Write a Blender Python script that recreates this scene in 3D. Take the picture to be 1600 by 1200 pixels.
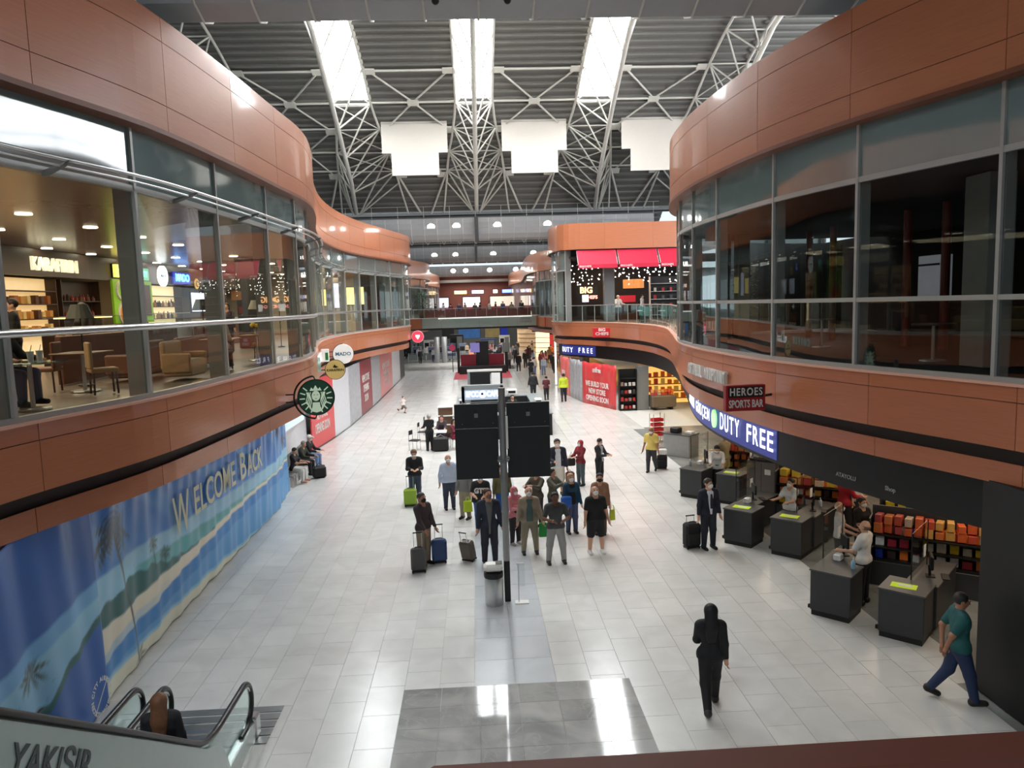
import bpy, bmesh, math, random
import numpy as np
from mathutils import Matrix, Vector
random.seed(7); np.random.seed(7)
PI = math.pi
SC = bpy.context.scene
COL = SC.collection
for o in list(bpy.data.objects): bpy.data.objects.remove(o)

# ---------------------------------------------------------------- camera
EYE = 6.5
cam_d = bpy.data.cameras.new('camera'); cam = bpy.data.objects.new('camera', cam_d); COL.objects.link(cam)
cam_d.sensor_width = 36.0; cam_d.lens = 1150/1600*36; cam_d.clip_start = .05; cam_d.clip_end = 600
def cam_basis(vp, roll, F=1150., cx=800., cy=600.):
    r = math.radians(roll)
    Y = Vector(((vp[0]-cx)/F, -(vp[1]-cy)/F, -1.)).normalized()
    X = Vector((math.cos(r), math.sin(r), 0.)); X.z = -(X.x*Y.x+X.y*Y.y)/Y.z; X.normalize()
    return Matrix((X, Y, X.cross(Y)))
CR = cam_basis((742, 476), 2.0)
M4 = CR.to_4x4(); M4.translation = (0, 0, EYE); cam.matrix_world = M4
SC.camera = cam

# ---------------------------------------------------------------- world, exposure
w = bpy.data.worlds.new('overcast_sky'); SC.world = w; w.use_nodes = True
bg = w.node_tree.nodes['Background']; bg.inputs[0].default_value = (.80, .90, 1.0, 1); bg.inputs[1].default_value = 1.0
SC.view_settings.view_transform = 'Standard'; SC.view_settings.look = 'None'
SC.view_settings.gamma = 1.0; SC.view_settings.use_curve_mapping = False
SC.view_settings.exposure = 0.18
SKY_E = 19.5       # skylight panes
WIN_E = 9.0       # glazed side wall of the roof on the right

def area(name, loc, size, power, color=(1, 1, 1), rot=(0, 0, 0), size_y=None, spread=None):
    d = bpy.data.lights.new(name, 'AREA'); d.energy = power; d.color = color
    d.shape = 'RECTANGLE' if size_y else 'DISK'; d.size = size
    if size_y: d.size_y = size_y
    if spread: d.spread = spread
    o = bpy.data.objects.new(name, d); o.location = loc; o.rotation_euler = rot; COL.objects.link(o); return o
WARM = (1.0, .78, .52); NEUT = (1.0, .93, .84)
# lamps set into the ceilings of the shops: wide and soft
for i, (x, y) in enumerate([(-9.6, 12.5), (-9.6, 17.5), (-9.6, 22.5), (-9.6, 27.5)]):
    area('cafe_ceiling_light', (x, y, 8.38), 3.0, 150, WARM, size_y=3.0)
for y in (34, 41, 48): area('cafe_ceiling_light', (-9.8, y, 8.38), 3.0, 170, NEUT, size_y=5)
for y in (13.5, 18.5, 23.5, 28.5): area('shop_ceiling_light', (10.4, y, 3.25), 2.6, 52, (1, .80, .58), size_y=3.2)
for y in (35.5, 40.5): area('shop_ceiling_light', (12.0, y, 3.2), 2.5, 85, (1, .72, .40), size_y=3.0)
for y in (62, 70, 82, 95): area('shop_ceiling_light', (10.5, y, 3.2), 2.5, 190, (1, .76, .46), size_y=5.0)
for y in (82, 92, 102): area('hall_ceiling_light', (0, y, 4.2), 9, 420, (1, .97, .92), size_y=4)
for y in (95, 118, 134): area('food_court_light', (0, y, 10.6), 9, 520, (1, .9, .8), size_y=5)
area('restaurant_ceiling_light', (10.5, 53.5, 9.2), 4, 160, (1, .7, .45), size_y=3)

# ---------------------------------------------------------------- helpers
def lin(c): 
    c = c/255.; return c/12.92 if c <= .04045 else ((c+.055)/1.055)**2.4
def S(r, g, b): return (lin(r), lin(g), lin(b))
_m = {}
def mat(name, col, rough=.5, metal=0., var=.12, scale=6., bump=0., emit=None, es=0., spec=.5, coat=0., stretch=None, rnd=0.):
    """procedural material: a base colour broken up by noise, optional fine relief"""
    if name in _m: return _m[name]
    m = bpy.data.materials.new(name); m.use_nodes = True; nt = m.node_tree; N = nt.nodes; L = nt.links
    p = N['Principled BSDF']; p.inputs['Roughness'].default_value = rough; p.inputs['Metallic'].default_value = metal
    p.inputs['Specular IOR Level'].default_value = spec
    if coat: p.inputs['Coat Weight'].default_value = coat; p.inputs['Coat Roughness'].default_value = .08
    tc = N.new('ShaderNodeTexCoord'); mp = N.new('ShaderNodeMapping'); L.new(tc.outputs['Object'], mp.inputs[0])
    if stretch: mp.inputs['Scale'].default_value = stretch
    nz = N.new('ShaderNodeTexNoise'); nz.inputs['Scale'].default_value = scale; nz.inputs['Detail'].default_value = 3; L.new(mp.outputs[0], nz.inputs['Vector'])
    cr = N.new('ShaderNodeMix'); cr.data_type = 'RGBA'
    a = tuple(max(0, c*(1-var)) for c in col)+(1,); b = tuple(min(1, c*(1+var)) for c in col)+(1,)
    cr.inputs['A'].default_value = a; cr.inputs['B'].default_value = b; L.new(nz.outputs['Fac'], cr.inputs['Factor'])
    out = cr.outputs['Result']
    if rnd:
        oi = N.new('ShaderNodeObjectInfo'); ge = N.new('ShaderNodeNewGeometry'); ad = N.new('ShaderNodeMath'); ad.operation = 'ADD'
        L.new(oi.outputs['Random'], ad.inputs[0]); L.new(ge.outputs['Random Per Island'], ad.inputs[1])
        fr = N.new('ShaderNodeMath'); fr.operation = 'FRACT'; L.new(ad.outputs[0], fr.inputs[0])
        mr = N.new('ShaderNodeMapRange'); mr.inputs['To Min'].default_value = 1-rnd; mr.inputs['To Max'].default_value = 1+rnd; L.new(fr.outputs[0], mr.inputs['Value'])
        mu = N.new('ShaderNodeVectorMath'); mu.operation = 'SCALE'; L.new(out, mu.inputs[0]); L.new(mr.outputs[0], mu.inputs['Scale']); out = mu.outputs[0]
    L.new(out, p.inputs['Base Color'])
    if bump:
        bp = N.new('ShaderNodeBump'); bp.inputs['Strength'].default_value = bump; bp.inputs['Distance'].default_value = .01
        L.new(nz.outputs['Fac'], bp.inputs['Height']); L.new(bp.outputs[0], p.inputs['Normal'])
    if emit: p.inputs['Emission Color'].default_value = (*emit, 1); p.inputs['Emission Strength'].default_value = es
    _m[name] = m; return m
def glow(name, col, es): return mat(name, (.8, .8, .8), .4, emit=col, es=es)
def glass(name, tint=(.85, .93, .9), base=.05, k=1.0, rough=.0):
    if name in _m: return _m[name]
    m = bpy.data.materials.new(name); m.use_nodes = True; nt = m.node_tree; N = nt.nodes; L = nt.links
    N.remove(N['Principled BSDF']); out = N['Material Output']
    t = N.new('ShaderNodeBsdfTransparent'); t.inputs[0].default_value = (*tint, 1)
    g = N.new('ShaderNodeBsdfGlossy'); g.inputs['Roughness'].default_value = rough; g.inputs['Color'].default_value = (.92, .96, .96, 1)
    tc = N.new('ShaderNodeTexCoord'); nz = N.new('ShaderNodeTexNoise'); nz.inputs['Scale'].default_value = .8; L.new(tc.outputs['Object'], nz.inputs['Vector'])
    bp = N.new('ShaderNodeBump'); bp.inputs['Strength'].default_value = .02; bp.inputs['Distance'].default_value = .05; L.new(nz.outputs['Fac'], bp.inputs['Height']); L.new(bp.outputs[0], g.inputs['Normal'])
    fr = N.new('ShaderNodeLayerWeight'); fr.inputs['Blend'].default_value = .5
    pw = N.new('ShaderNodeMath'); pw.operation = 'POWER'; pw.inputs[1].default_value = 4.0; L.new(fr.outputs['Facing'], pw.inputs[0])
    ma = N.new('ShaderNodeMath'); ma.operation = 'MULTIPLY_ADD'; ma.inputs[1].default_value = k; ma.inputs[2].default_value = base; L.new(pw.outputs[0], ma.inputs[0])
    mx = N.new('ShaderNodeMixShader'); L.new(ma.outputs[0], mx.inputs[0]); L.new(t.outputs[0], mx.inputs[1]); L.new(g.outputs[0], mx.inputs[2]); L.new(mx.outputs[0], out.inputs[0])
    _m[name] = m; return m

def tag(o, label=None, cat=None, group=None, kind=None):
    if label: o['label'] = label
    if cat: o['category'] = cat
    if group: o['group'] = group
    if kind: o['kind'] = kind
    return o
def link(name, me, parent=None, loc=None, rotz=0):
    o = bpy.data.objects.new(name, me); COL.objects.link(o)
    if parent: o.parent = parent
    if loc: o.location = loc
    if rotz: o.rotation_euler = (0, 0, rotz)
    return o
def thing(name, label, cat, loc=(0, 0, 0), rotz=0., group=None, kind=None):
    o = bpy.data.objects.new(name, None); COL.objects.link(o); o.empty_display_size = .1
    o.location = loc; o.rotation_euler = (0, 0, rotz); return tag(o, label, cat, group, kind)
def mesh(name, v, f, m, smooth=False):
    me = bpy.data.meshes.new(name); me.from_pydata([tuple(map(float, p)) for p in v], [], [tuple(map(int, q)) for q in f])
    for q in (m if isinstance(m, (list, tuple)) else [m]): me.materials.append(q)
    if smooth: me.polygons.foreach_set('use_smooth', [True]*len(me.polygons))
    me.update(); return me

class MB:
    """collects boxes, tubes, prisms and lofts into one mesh"""
    def __init__(s): s.v = []; s.f = []
    def add(s, v, f):
        k = len(s.v); s.v += [tuple(p) for p in v]; s.f += [tuple(i+k for i in q) for q in f]; return s
    def box(s, c, d, rz=0., ch=0.):
        x, y, z = d[0]/2, d[1]/2, d[2]/2; ca, sa = math.cos(rz), math.sin(rz)
        if ch <= 0:
            P = [(a*x, b*y, e*z) for a in (-1, 1) for b in (-1, 1) for e in (-1, 1)]
            F = [(0, 1, 3, 2), (4, 6, 7, 5), (0, 4, 5, 1), (2, 3, 7, 6), (0, 2, 6, 4), (1, 5, 7, 3)]
        else:
            ring = lambda X, Y, Z, h: [(X-h, Y, Z), (X, Y-h, Z), (X, -Y+h, Z), (X-h, -Y, Z), (-X+h, -Y, Z), (-X, -Y+h, Z), (-X, Y-h, Z), (-X+h, Y, Z)]
            P = ring(x-ch, y-ch, -z, ch*.6)+ring(x, y, -z+ch, ch)+ring(x, y, z-ch, ch)+ring(x-ch, y-ch, z, ch*.6)
            F = [tuple(range(8)), tuple(range(31, 23, -1))]
            for r in range(3):
                for i in range(8):
                    j = (i+1) % 8; F.append((r*8+j, r*8+i, r*8+8+i, r*8+8+j))
        s.add([(c[0]+p[0]*ca-p[1]*sa, c[1]+p[0]*sa+p[1]*ca, c[2]+p[2]) for p in P], F); return s
    def tube(s, pts, r, n=8, closed=False, caps=True):
        pts = [Vector(p) for p in pts]; rr = r if isinstance(r, (list, tuple)) else [r]*len(pts); V = []; F = []; K = len(pts); ref = None
        for i, p in enumerate(pts):
            if closed: t = (pts[(i+1) % K]-pts[i-1])
            else: t = (pts[min(i+1, K-1)]-pts[max(i-1, 0)])
            t.normalize()
            if ref is None:
                ref = Vector((0, 0, 1)) if abs(t.z) < .9 else Vector((1, 0, 0))
            a = t.cross(ref); a.normalize(); b = a.cross(t); ref = b
            for k in range(n):
                q = 2*PI*k/n; V.append(p+(a*math.cos(q)+b*math.sin(q))*rr[i])
        for i in range(K if closed else K-1):
            for k in range(n):
                j = (i+1) % K; F.append((i*n+k, i*n+(k+1) % n, j*n+(k+1) % n, j*n+k))
        if caps and not closed:
            q = len(V); V += V[:n]+V[(K-1)*n:K*n]; F.append(tuple(range(q+n-1, q-1, -1))); F.append(tuple(range(q+n, q+2*n)))
        s.add(V, F); return s
    def lathe(s, c, prof, n=16, sx=1., sy=1.):
        V = []; F = []; K = len(prof)
        for r, z in prof:
            for k in range(n): V.append((c[0]+r*sx*math.cos(2*PI*k/n), c[1]+r*sy*math.sin(2*PI*k/n), c[2]+z))
        for i in range(K-1):
            for k in range(n): F.append((i*n+k, i*n+(k+1) % n, (i+1)*n+(k+1) % n, (i+1)*n+k))
        q = len(V); V += V[:n]+V[(K-1)*n:K*n]; F.append(tuple(range(q+n-1, q-1, -1))); F.append(tuple(range(q+n, q+2*n)))
        s.add(V, F); return s
    def prism(s, poly, z0, z1):
        n = len(poly); V = [(p[0], p[1], z0) for p in poly]+[(p[0], p[1], z1) for p in poly]
        F = [tuple(range(n-1, -1, -1)), tuple(range(n, 2*n))]+[(i, (i+1) % n, n+(i+1) % n, n+i) for i in range(n)]
        s.add(V, F); return s
    def plate(s, poly, o, u, v, t):
        """polygon given in (u,v) coordinates on a plane through o, given thickness t along u x v"""
        o = Vector(o); u = Vector(u).normalized(); v = Vector(v).normalized(); w_ = u.cross(v)*t; n = len(poly)
        V = [o+u*a+v*b for a, b in poly]; V += [p+w_ for p in V]
        F = [tuple(range(n-1, -1, -1)), tuple(range(n, 2*n))]+[(i, (i+1) % n, n+(i+1) % n, n+i) for i in range(n)]
        s.add(V, F); return s
    def ball(s, c, r, n=10, m=6, sx=1, sy=1, sz=1):
        prof = [(max(.02*r, r*math.sin(PI*i/m)), -r*math.cos(PI*i/m)*sz) for i in range(m+1)]
        return s.lathe(c, prof, n, sx, sy)
    def build(s, name, m, parent=None, smooth=False, loc=None, rotz=0.):
        return link(name, mesh(name, s.v, s.f, m, smooth), parent, loc, rotz)
def bx(name, c, d, m, parent=None, rz=0., ch=0., **k): return MB().box(c, d, rz, ch).build(name, m, parent, **k)
def cpy(o, parent=None, loc=None, rotz=None):
    c = o.copy(); COL.objects.link(c); c.parent = parent
    if loc is not None: c.location = loc
    if rotz is not None: c.rotation_euler = (0, 0, rotz)
    return c
def copy_tree(root, loc, rotz=0., label=None, group=None):
    r = cpy(root, None, loc, rotz)
    if label: r['label'] = label
    if group: r['group'] = group
    for ch in list(root.children):
        c = cpy(ch, r)
        for g in ch.children: cpy(g, c)
    return r
def text_mesh(txt, size, depth=.01, bold=0., m=None, align='CENTER', name='lettering', space=1.0, shear=0.):
    cu = bpy.data.curves.new(name, 'FONT'); cu.body = txt; cu.size = size; cu.extrude = depth; cu.offset = bold; cu.align_x = align; cu.align_y = 'CENTER'; cu.space_character = space; cu.shear = shear; cu.resolution_u = 3
    o = bpy.data.objects.new(name, cu); me = bpy.data.meshes.new_from_object(o); me.name = name
    bpy.data.objects.remove(o); bpy.data.curves.remove(cu); me.materials.clear()
    if m: me.materials.append(m)
    return me
def lettering(txt, size, m, parent, loc, rotz=0., depth=.01, bold=0., tilt=PI/2, width=None, name='lettering', space=1., label=None):
    """flat letters, upright, reading towards local -Y before rotz"""
    me = text_mesh(txt, size, depth, bold, m, name=name, space=space)
    o = link(name, me, parent, loc); o.rotation_euler = (tilt, 0, rotz)
    if width:
        xs = [v.co.x for v in me.vertices]; k = width/max(.001, max(xs)-min(xs)); me.transform(Matrix.Scale(k, 4, (1, 0, 0)))
    if label: o['label'] = label
    return o
class Curve:
    def __init__(s, pts, side, n=24):
        P = [Vector(p) for p in pts]; P = [P[0]*2-P[1]]+P+[P[-1]*2-P[-2]]; q = []
        for i in range(1, len(P)-2):
            for k in range(n):
                t = k/n; a, b, c, d = P[i-1], P[i], P[i+1], P[i+2]
                q.append(.5*((2*b)+(c-a)*t+(2*a-5*b+4*c-d)*t*t+(3*b-a-3*c+d)*t**3))
        q.append(P[-2]); s.p = np.array([[v.x, v.y] for v in q]); s.side = side
        s.d = np.concatenate([[0], np.cumsum(np.hypot(*np.diff(s.p, axis=0).T))]); s.len = s.d[-1]
    def at(s, t, off=0.):
        """point at arc length t, moved off towards the open hall"""
        t = min(max(t, 0), s.len); x = np.interp(t, s.d, s.p[:, 0]); y = np.interp(t, s.d, s.p[:, 1])
        e = .15; a, b = max(t-e, 0), min(t+e, s.len)
        tx = np.interp(b, s.d, s.p[:, 0])-np.interp(a, s.d, s.p[:, 0]); ty = np.interp(b, s.d, s.p[:, 1])-np.interp(a, s.d, s.p[:, 1]); l = math.hypot(tx, ty)
        nx, ny = (ty/l, -tx/l) if s.side == 'L' else (-ty/l, tx/l)
        return x+nx*off, y+ny*off, nx, ny
    def s_at_y(s, y): return float(np.interp(y, s.p[:, 1], s.d))
    def ang(s, t):
        _, _, nx, ny = s.at(t); return math.atan2(ny, nx)+PI/2      # local -Y looks into the hall
def strip(cv, s0, s1, z0, z1, off=0., th=.04, seg=.5, name='panel', m=None, parent=None, smooth=False):
    """a curved board along the plan curve"""
    n = max(1, int(math.ceil((s1-s0)/seg))); V = []; F = []
    for i in range(n+1):
        t = s0+(s1-s0)*i/n; a = cv.at(t, off); b = cv.at(t, off-th)
        V += [(a[0], a[1], z0), (a[0], a[1], z1), (b[0], b[1], z1), (b[0], b[1], z0)]
    for i in range(n):
        k = i*4
        for j in range(4):
            q = (k+j, k+(j+1) % 4, k+4+(j+1) % 4, k+4+j); F.append(q if cv.side == 'R' else q[::-1])
    e = (0, 1, 2, 3), (n*4+3, n*4+2, n*4+1, n*4); F += list(e)
    if smooth:                                     # front and back as their own sheets so the shading stays true
        V2 = []; F2 = []
        for a, b in ((0, 1), (2, 3), (1, 2), (3, 0)):
            k0 = len(V2)
            for i in range(n+1): V2 += [V[i*4+a], V[i*4+b]]
            for i in range(n):
                q = (k0+2*i, k0+2*i+1, k0+2*i+3, k0+2*i+2); F2.append(q if cv.side == 'R' else q[::-1])
        for q in e: k0 = len(V2); V2 += [V[j] for j in q]; F2.append((k0, k0+1, k0+2, k0+3))
        V, F = V2, F2
    return link(name, mesh(name, V, F, m, smooth), parent)
def rail(cv, s0, s1, z, off, r, name, m, parent=None, seg=.4, n=8):
    k = max(2, int((s1-s0)/seg)); return MB().tube([(*cv.at(s0+(s1-s0)*i/k, off)[:2], z) for i in range(k+1)], r, n).build(name, m, parent, smooth=True)
# ================================================================ materials of the building
M_wood = mat('wood_laminate', S(182, 110, 74), .36, var=.16, scale=3., stretch=(.6, .6, 14), rnd=.05, spec=.5, coat=.4)
M_woodedge = mat('wood_edge', S(120, 68, 46), .45, var=.15, scale=3.)
M_ledge = mat('ledge_laminate', S(222, 170, 148), .35, var=.06)
M_dark = mat('dark_backing', S(52, 40, 36), .6)
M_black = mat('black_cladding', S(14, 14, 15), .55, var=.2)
M_steel = mat('brushed_steel', S(196, 198, 198), .28, metal=.9, var=.06, scale=20)
M_alu = mat('anodised_aluminium', S(170, 170, 166), .38, metal=.3, var=.06)
M_fin = mat('grey_mullion_paint', S(128, 128, 125), .45, var=.06)
M_white = mat('white_paint', S(226, 224, 219), .5, var=.04)
M_tube = mat('truss_paint', S(208, 205, 196), .42, var=.05)
M_grey = mat('mid_grey_paint', S(120, 122, 122), .5, var=.06)
M_roof = mat('roof_deck', S(104, 102, 98), .6, var=.12, scale=2, stretch=(.2, 3, 3))
M_rib = mat('roof_rib', S(122, 120, 115), .55, var=.1)
M_soffit = mat('soffit_metal', S(170, 170, 171), .42, metal=.1, var=.06)
M_pane = glass('clear_glass', (.90, .93, .91), .016, .36)
M_bal = glass('balustrade_glass', (.84, .90, .87), .03, .5)
M_spand = mat('spandrel_glass', S(104, 122, 120), .06, var=.12, scale=1.2, spec=.9, coat=.7)
M_sky = glow('skylight_glass', (.93, .97, 1.0), SKY_E)
M_win = glow('window_daylight', (.90, .95, 1.0), WIN_E)
M_lamp = glow('lamp_disc', (1, .97, .9), 22.)
M_warmlamp = glow('warm_lamp_disc', (1, .86, .62), 14.)
M_slab2 = mat('upper_floor_stone', S(120, 108, 98), .3)
def tile_mat(name, c1, c2, rough, vein=.0, rnd=.05, scale=1.3, veincol=(.8, .8, .8)):
    m = mat(name, c1, rough, var=.0, rnd=rnd); nt = m.node_tree; N = nt.nodes; L = nt.links
    p = N['Principled BSDF']; tc = N['Texture Coordinate'] if 'Texture Coordinate' in N else N.new('ShaderNodeTexCoord')
    ge = N.new('ShaderNodeNewGeometry'); nz = N.new('ShaderNodeTexNoise'); nz.inputs['Scale'].default_value = scale; nz.inputs['Detail'].default_value = 6; nz.inputs['Distortion'].default_value = .8; L.new(ge.outputs['Position'], nz.inputs['Vector'])
    mx = [n for n in N if n.bl_idname == 'ShaderNodeMix'][0]; mx.inputs['A'].default_value = (*c1, 1); mx.inputs['B'].default_value = (*c2, 1)
    mr = N.new('ShaderNodeMapRange'); mr.inputs['From Min'].default_value = .3; mr.inputs['From Max'].default_value = .7; L.new(nz.outputs['Fac'], mr.inputs['Value']); L.new(mr.outputs[0], mx.inputs['Factor'])
    if vein:
        vo = N.new('ShaderNodeTexNoise'); vo.inputs['Scale'].default_value = scale*.7; vo.inputs['Detail'].default_value = 8; vo.inputs['Distortion'].default_value = 2.2; L.new(ge.outputs['Position'], vo.inputs['Vector'])
        r = N.new('ShaderNodeValToRGB'); e = r.color_ramp.elements; e[0].position = .485; e[0].color = (0, 0, 0, 1); e[1].position = .5; e[1].color = (1, 1, 1, 1); e2 = r.color_ramp.elements.new(.515); e2.color = (0, 0, 0, 1); L.new(vo.outputs['Fac'], r.inputs[0])
        m2 = N.new('ShaderNodeMix'); m2.data_type = 'RGBA'; m2.inputs['B'].default_value = (*veincol, 1); ml = N.new('ShaderNodeMath'); ml.operation = 'MULTIPLY'; ml.inputs[1].default_value = vein; L.new(r.outputs[0], ml.inputs[0]); L.new(ml.outputs[0], m2.inputs['Factor'])
        src = p.inputs['Base Color'].links[0].from_socket; L.new(src, m2.inputs['A']); L.new(m2.outputs['Result'], p.inputs['Base Color'])
    return m
M_tile = tile_mat('light_marble_tile', S(224, 223, 218), S(210, 209, 204), .20, rnd=.035)
M_tile.node_tree.nodes['Principled BSDF'].inputs['Specular IOR Level'].default_value = .36
M_strip = tile_mat('grey_granite_tile', S(200, 204, 206), S(186, 191, 194), .24, rnd=.05)
M_slab = tile_mat('polished_grey_marble', S(196, 195, 190), S(150, 150, 148), .06, vein=.55, rnd=.10, scale=1.1, veincol=S(190, 190, 188))
M_dkfloor = tile_mat('dark_floor_tile', S(150, 152, 148), S(126, 128, 125), .2, rnd=.06)
M_grout = mat('grout', S(196, 196, 192), .7)
M_redfloor = mat('red_carpet_tile', S(214, 92, 100), .7)
M_yelfloor = mat('amber_shop_floor', S(206, 166, 96), .25)

# ================================================================ floor
floor = tag(bx('floor', (0, 60, -.06), (46, 190, .1), M_grout), 'pale marble tile floor of the terminal hall', 'floor', kind='structure')
def right_edge(y): return float(np.interp(y, [0, 10, 12.3, 17.5, 33, 40, 55, 200], [8.0, 8.0, 8.15, 7.6, 7.6, 8.6, 8.2, 8.2]))
TW, TL = .6, .9
def in_view(x, y):
    c = CR.transposed() @ Vector((x, y, -EYE)); u = 800+1150*c.x/-c.z; v = 600-1150*c.y/-c.z
    return c.z < 0 and -30 < u < 1630 and v < 1230
tile_me = mesh('floor_tile', MB().box((0, 0, 0), (TW-.008, TL-.008, .012), ch=.0).v, MB().box((0, 0, 0), (1, 1, 1)).f, M_tile)
near = []; far = MB()
for j in range(115):
    y = 3.6+TL*(j+.5)
    for i in range(-16, 16):
        x = -.23+TW*(i+.5) if i < 0 else 1.18+TW*(i+.5)
        yy = y+(.45 if i % 2 else 0)
        if x < -9.4 or x+.3 > right_edge(yy)+.28: continue
        if -1.43 < x < 2.44 and yy < 11.62: continue
        (near if in_view(x, yy) and len(near) < 320 else None)
        if in_view(x, yy) and yy < 24 : near.append((yy, x))
        elif yy > 8: far.box((x, yy, -.004), (TW-.008, TL-.008, .012))
near.sort()
for yy, x in near[290:]: far.box((x, yy, -.004), (TW-.008, TL-.008, .012))
for yy, x in near[:290]: link('floor_tile', tile_me, floor, (x, yy, -.004))
tag(far.build('floor_tiles_beyond', M_tile, floor), kind='stuff')
st_me = mesh('strip_tile', MB().box((0, 0, 0), (1.41/2-.006, .9-.006, .012)).v, MB().box((0, 0, 0), (1, 1, 1)).f, M_strip)
for j in range(56):
    for i in range(2): link('granite_strip_tile', st_me, floor, (-.23+1.41/2*(i+.5), 12.0+.9*(j+.5), -.003))
sl_me = mesh('slab_tile', MB().box((0, 0, 0), (.594, .594, .012)).v, MB().box((0, 0, 0), (1, 1, 1)).f, M_slab)
for j in range(12):
    for i in range(6):
        wx = 3.87/6; o = link('polished_marble_tile', sl_me, floor, (-1.43+wx*(i+.5), 12.0-.6*(j+.5), -.002)); o.scale = (wx/.6, 1, 1)
dk_me = mesh('dark_tile', MB().box((0, 0, 0), (.892, .892, .012)).v, MB().box((0, 0, 0), (1, 1, 1)).f, M_dkfloor)
for j in range(32):
    for i in range(9):
        x = 8.05+.9*i; y = 8.5+.9*j
        if x < 16: link('dark_floor_tile', dk_me, floor, (x, y, -.009))
# inlaid red and amber areas further off
for x0, x1, y0, y1 in ((-2.1, -.9, 64.5, 72), (1.4, 3.1, 64.5, 72)):
    tag(bx('red_floor_mat', ((x0+x1)/2, (y0+y1)/2, .006), (x1-x0, y1-y0, .012), M_redfloor), 'red floor mat on the %s side of the red kiosk' % ('left' if x0 < 0 else 'right'), 'mat')
bx('amber_floor_panel', (10.5, 72, .004), (5.6, 34, .012), M_yelfloor, floor)

# ================================================================ plan curves of the two galleries
LC = Curve([(-7.3, 3.5), (-6.75, 7), (-6.2, 10), (-5.5, 12.7), (-5.2, 16), (-5.05, 19), (-4.95, 21.7), (-5.35, 24.7), (-6.35, 29.5), (-7.05, 34.5), (-7.15, 39.5), (-6.7, 44), (-5.7, 49), (-5.05, 52.3), (-4.85, 54.6), (-5.2, 57), (-6.5, 60), (-7.9, 65), (-8.1, 73), (-6.9, 81), (-5.75, 87), (-5.7, 92), (-6.5, 98), (-7, 110), (-6.2, 124), (-6.6, 138)], 'L')
RC = Curve([(9.3, 3.5), (8.7, 7), (8.0, 10.3), (7.05, 13.4), (6.5, 16), (6.3, 19), (6.4, 21.7), (6.85, 24.5), (8.1, 29.8), (9.4, 36), (9.75, 41.5), (9.0, 46.5), (7.4, 50.3), (6.2, 52.4), (5.8, 54.5), (6.1, 57.5), (7.2, 61), (8.0, 66), (7.3, 71), (6.3, 76), (6.0, 84), (6.5, 95), (7, 110), (6.2, 124), (6.6, 138)], 'R')
RF = Curve([(9.3, 3.5), (8.7, 7), (8.0, 10.3), (7.05, 13.4), (6.5, 16), (6.3, 19), (6.35, 21.5), (6.75, 24.3), (7.9, 27.5), (10.5, 30.2), (15, 31.5)], 'R')
BC = Curve([(15.5, 50.4), (12, 50.4), (9, 50.4), (7.0, 50.45), (6.25, 50.9), (5.85, 52.2), (5.8, 54.5), (6.1, 57.5), (7.2, 61), (8.0, 66), (7.3, 71), (6.3, 76), (6.0, 84), (6.5, 95), (7, 110), (6.2, 124), (6.6, 138)], 'R')
def root(name, label): return thing(name, label, 'wall', kind='structure')
def fascia(cv, s0, s1, rows, plen, par, off=.0, back=.3, seg=.45, smooth=True):
    """wood panels with open joints before a dark backing"""
    n = max(1, round((s1-s0)/plen)); L_ = (s1-s0)/n; g = .006
    for i in range(n):
        for z0, z1 in rows: strip(cv, s0+i*L_+g, s0+(i+1)*L_-g, z0+g, z1-g, off, .03, seg, 'wood_panel', M_wood, par)
    strip(cv, s0, s1, rows[-1][0], rows[0][1]-.01, off-.04, back, seg, 'fascia_backing', M_dark, par)
M_darkpane = glass('dark_shop_glass', (.84, .87, .86), .006, .28); M_lowpane = glass('parapet_glass', (.80, .84, .83), .07, .6)
def glazing(cv, s0, s1, par, pitch=3.0, nodes=None, z0=5.18, z1=8.5, z2=9.6, fin=.42, mid=None, spand=True, dz=0.):
    if nodes is None: n = max(1, round((s1-s0)/pitch)); nodes = [s0+i*(s1-s0)/n for i in range(n+1)]
    n = len(nodes)-1; s0, s1 = nodes[0], nodes[-1]
    for i in range(n+1):
        t = nodes[i]; L_ = nodes[min(i+1, n)]-t; x, y, nx, ny = cv.at(t, -.06-fin/2); a = math.atan2(ny, nx)
        bx('mullion_fin', (x, y, (z0+z2)/2-.05), (fin, .07, z2-z0+.1), M_fin, par, rz=a)
        x, y, _, _ = cv.at(t, .0); bx('mullion_cap', (x, y, (z0+z2)/2), (.06, .06, z2-z0), M_alu, par, rz=a)
        if i < n:
            a0, a1 = t+.035, t+L_-.035
            if mid: strip(cv, a0, a1, z0, mid-.04, -.02, .012, .5, 'glass_pane', M_lowpane, par, True); strip(cv, a0, a1, mid+.04, z1, -.02, .012, .5, 'glass_pane', M_darkpane, par, True)
            else: strip(cv, a0, a1, z0, z1, -.02, .012, .5, 'glass_pane', M_pane, par, True)
            if spand: strip(cv, a0, a1, z1+.1, z2, -.02, .02, .5, 'spandrel_pane', M_spand, par, True)
    strip(cv, s0, s1, z1, z1+.1, .02, .1, .5, 'transom', M_alu, par)
    strip(cv, s0, s1, z0-.08, z0, .02, .1, .5, 'sill_rail', M_alu, par)
    if mid: strip(cv, s0, s1, mid-.04, mid+.04, .02, .08, .5, 'mid_transom', M_alu, par)
UP = [(11.09, 11.5), (10.03, 11.09), (9.6, 10.03)]; UP = UP[::-1][::-1]
LO = [(4.82, 5.06), (4.1, 4.82)]; LS = [(3.5, 3.86)]
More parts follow.
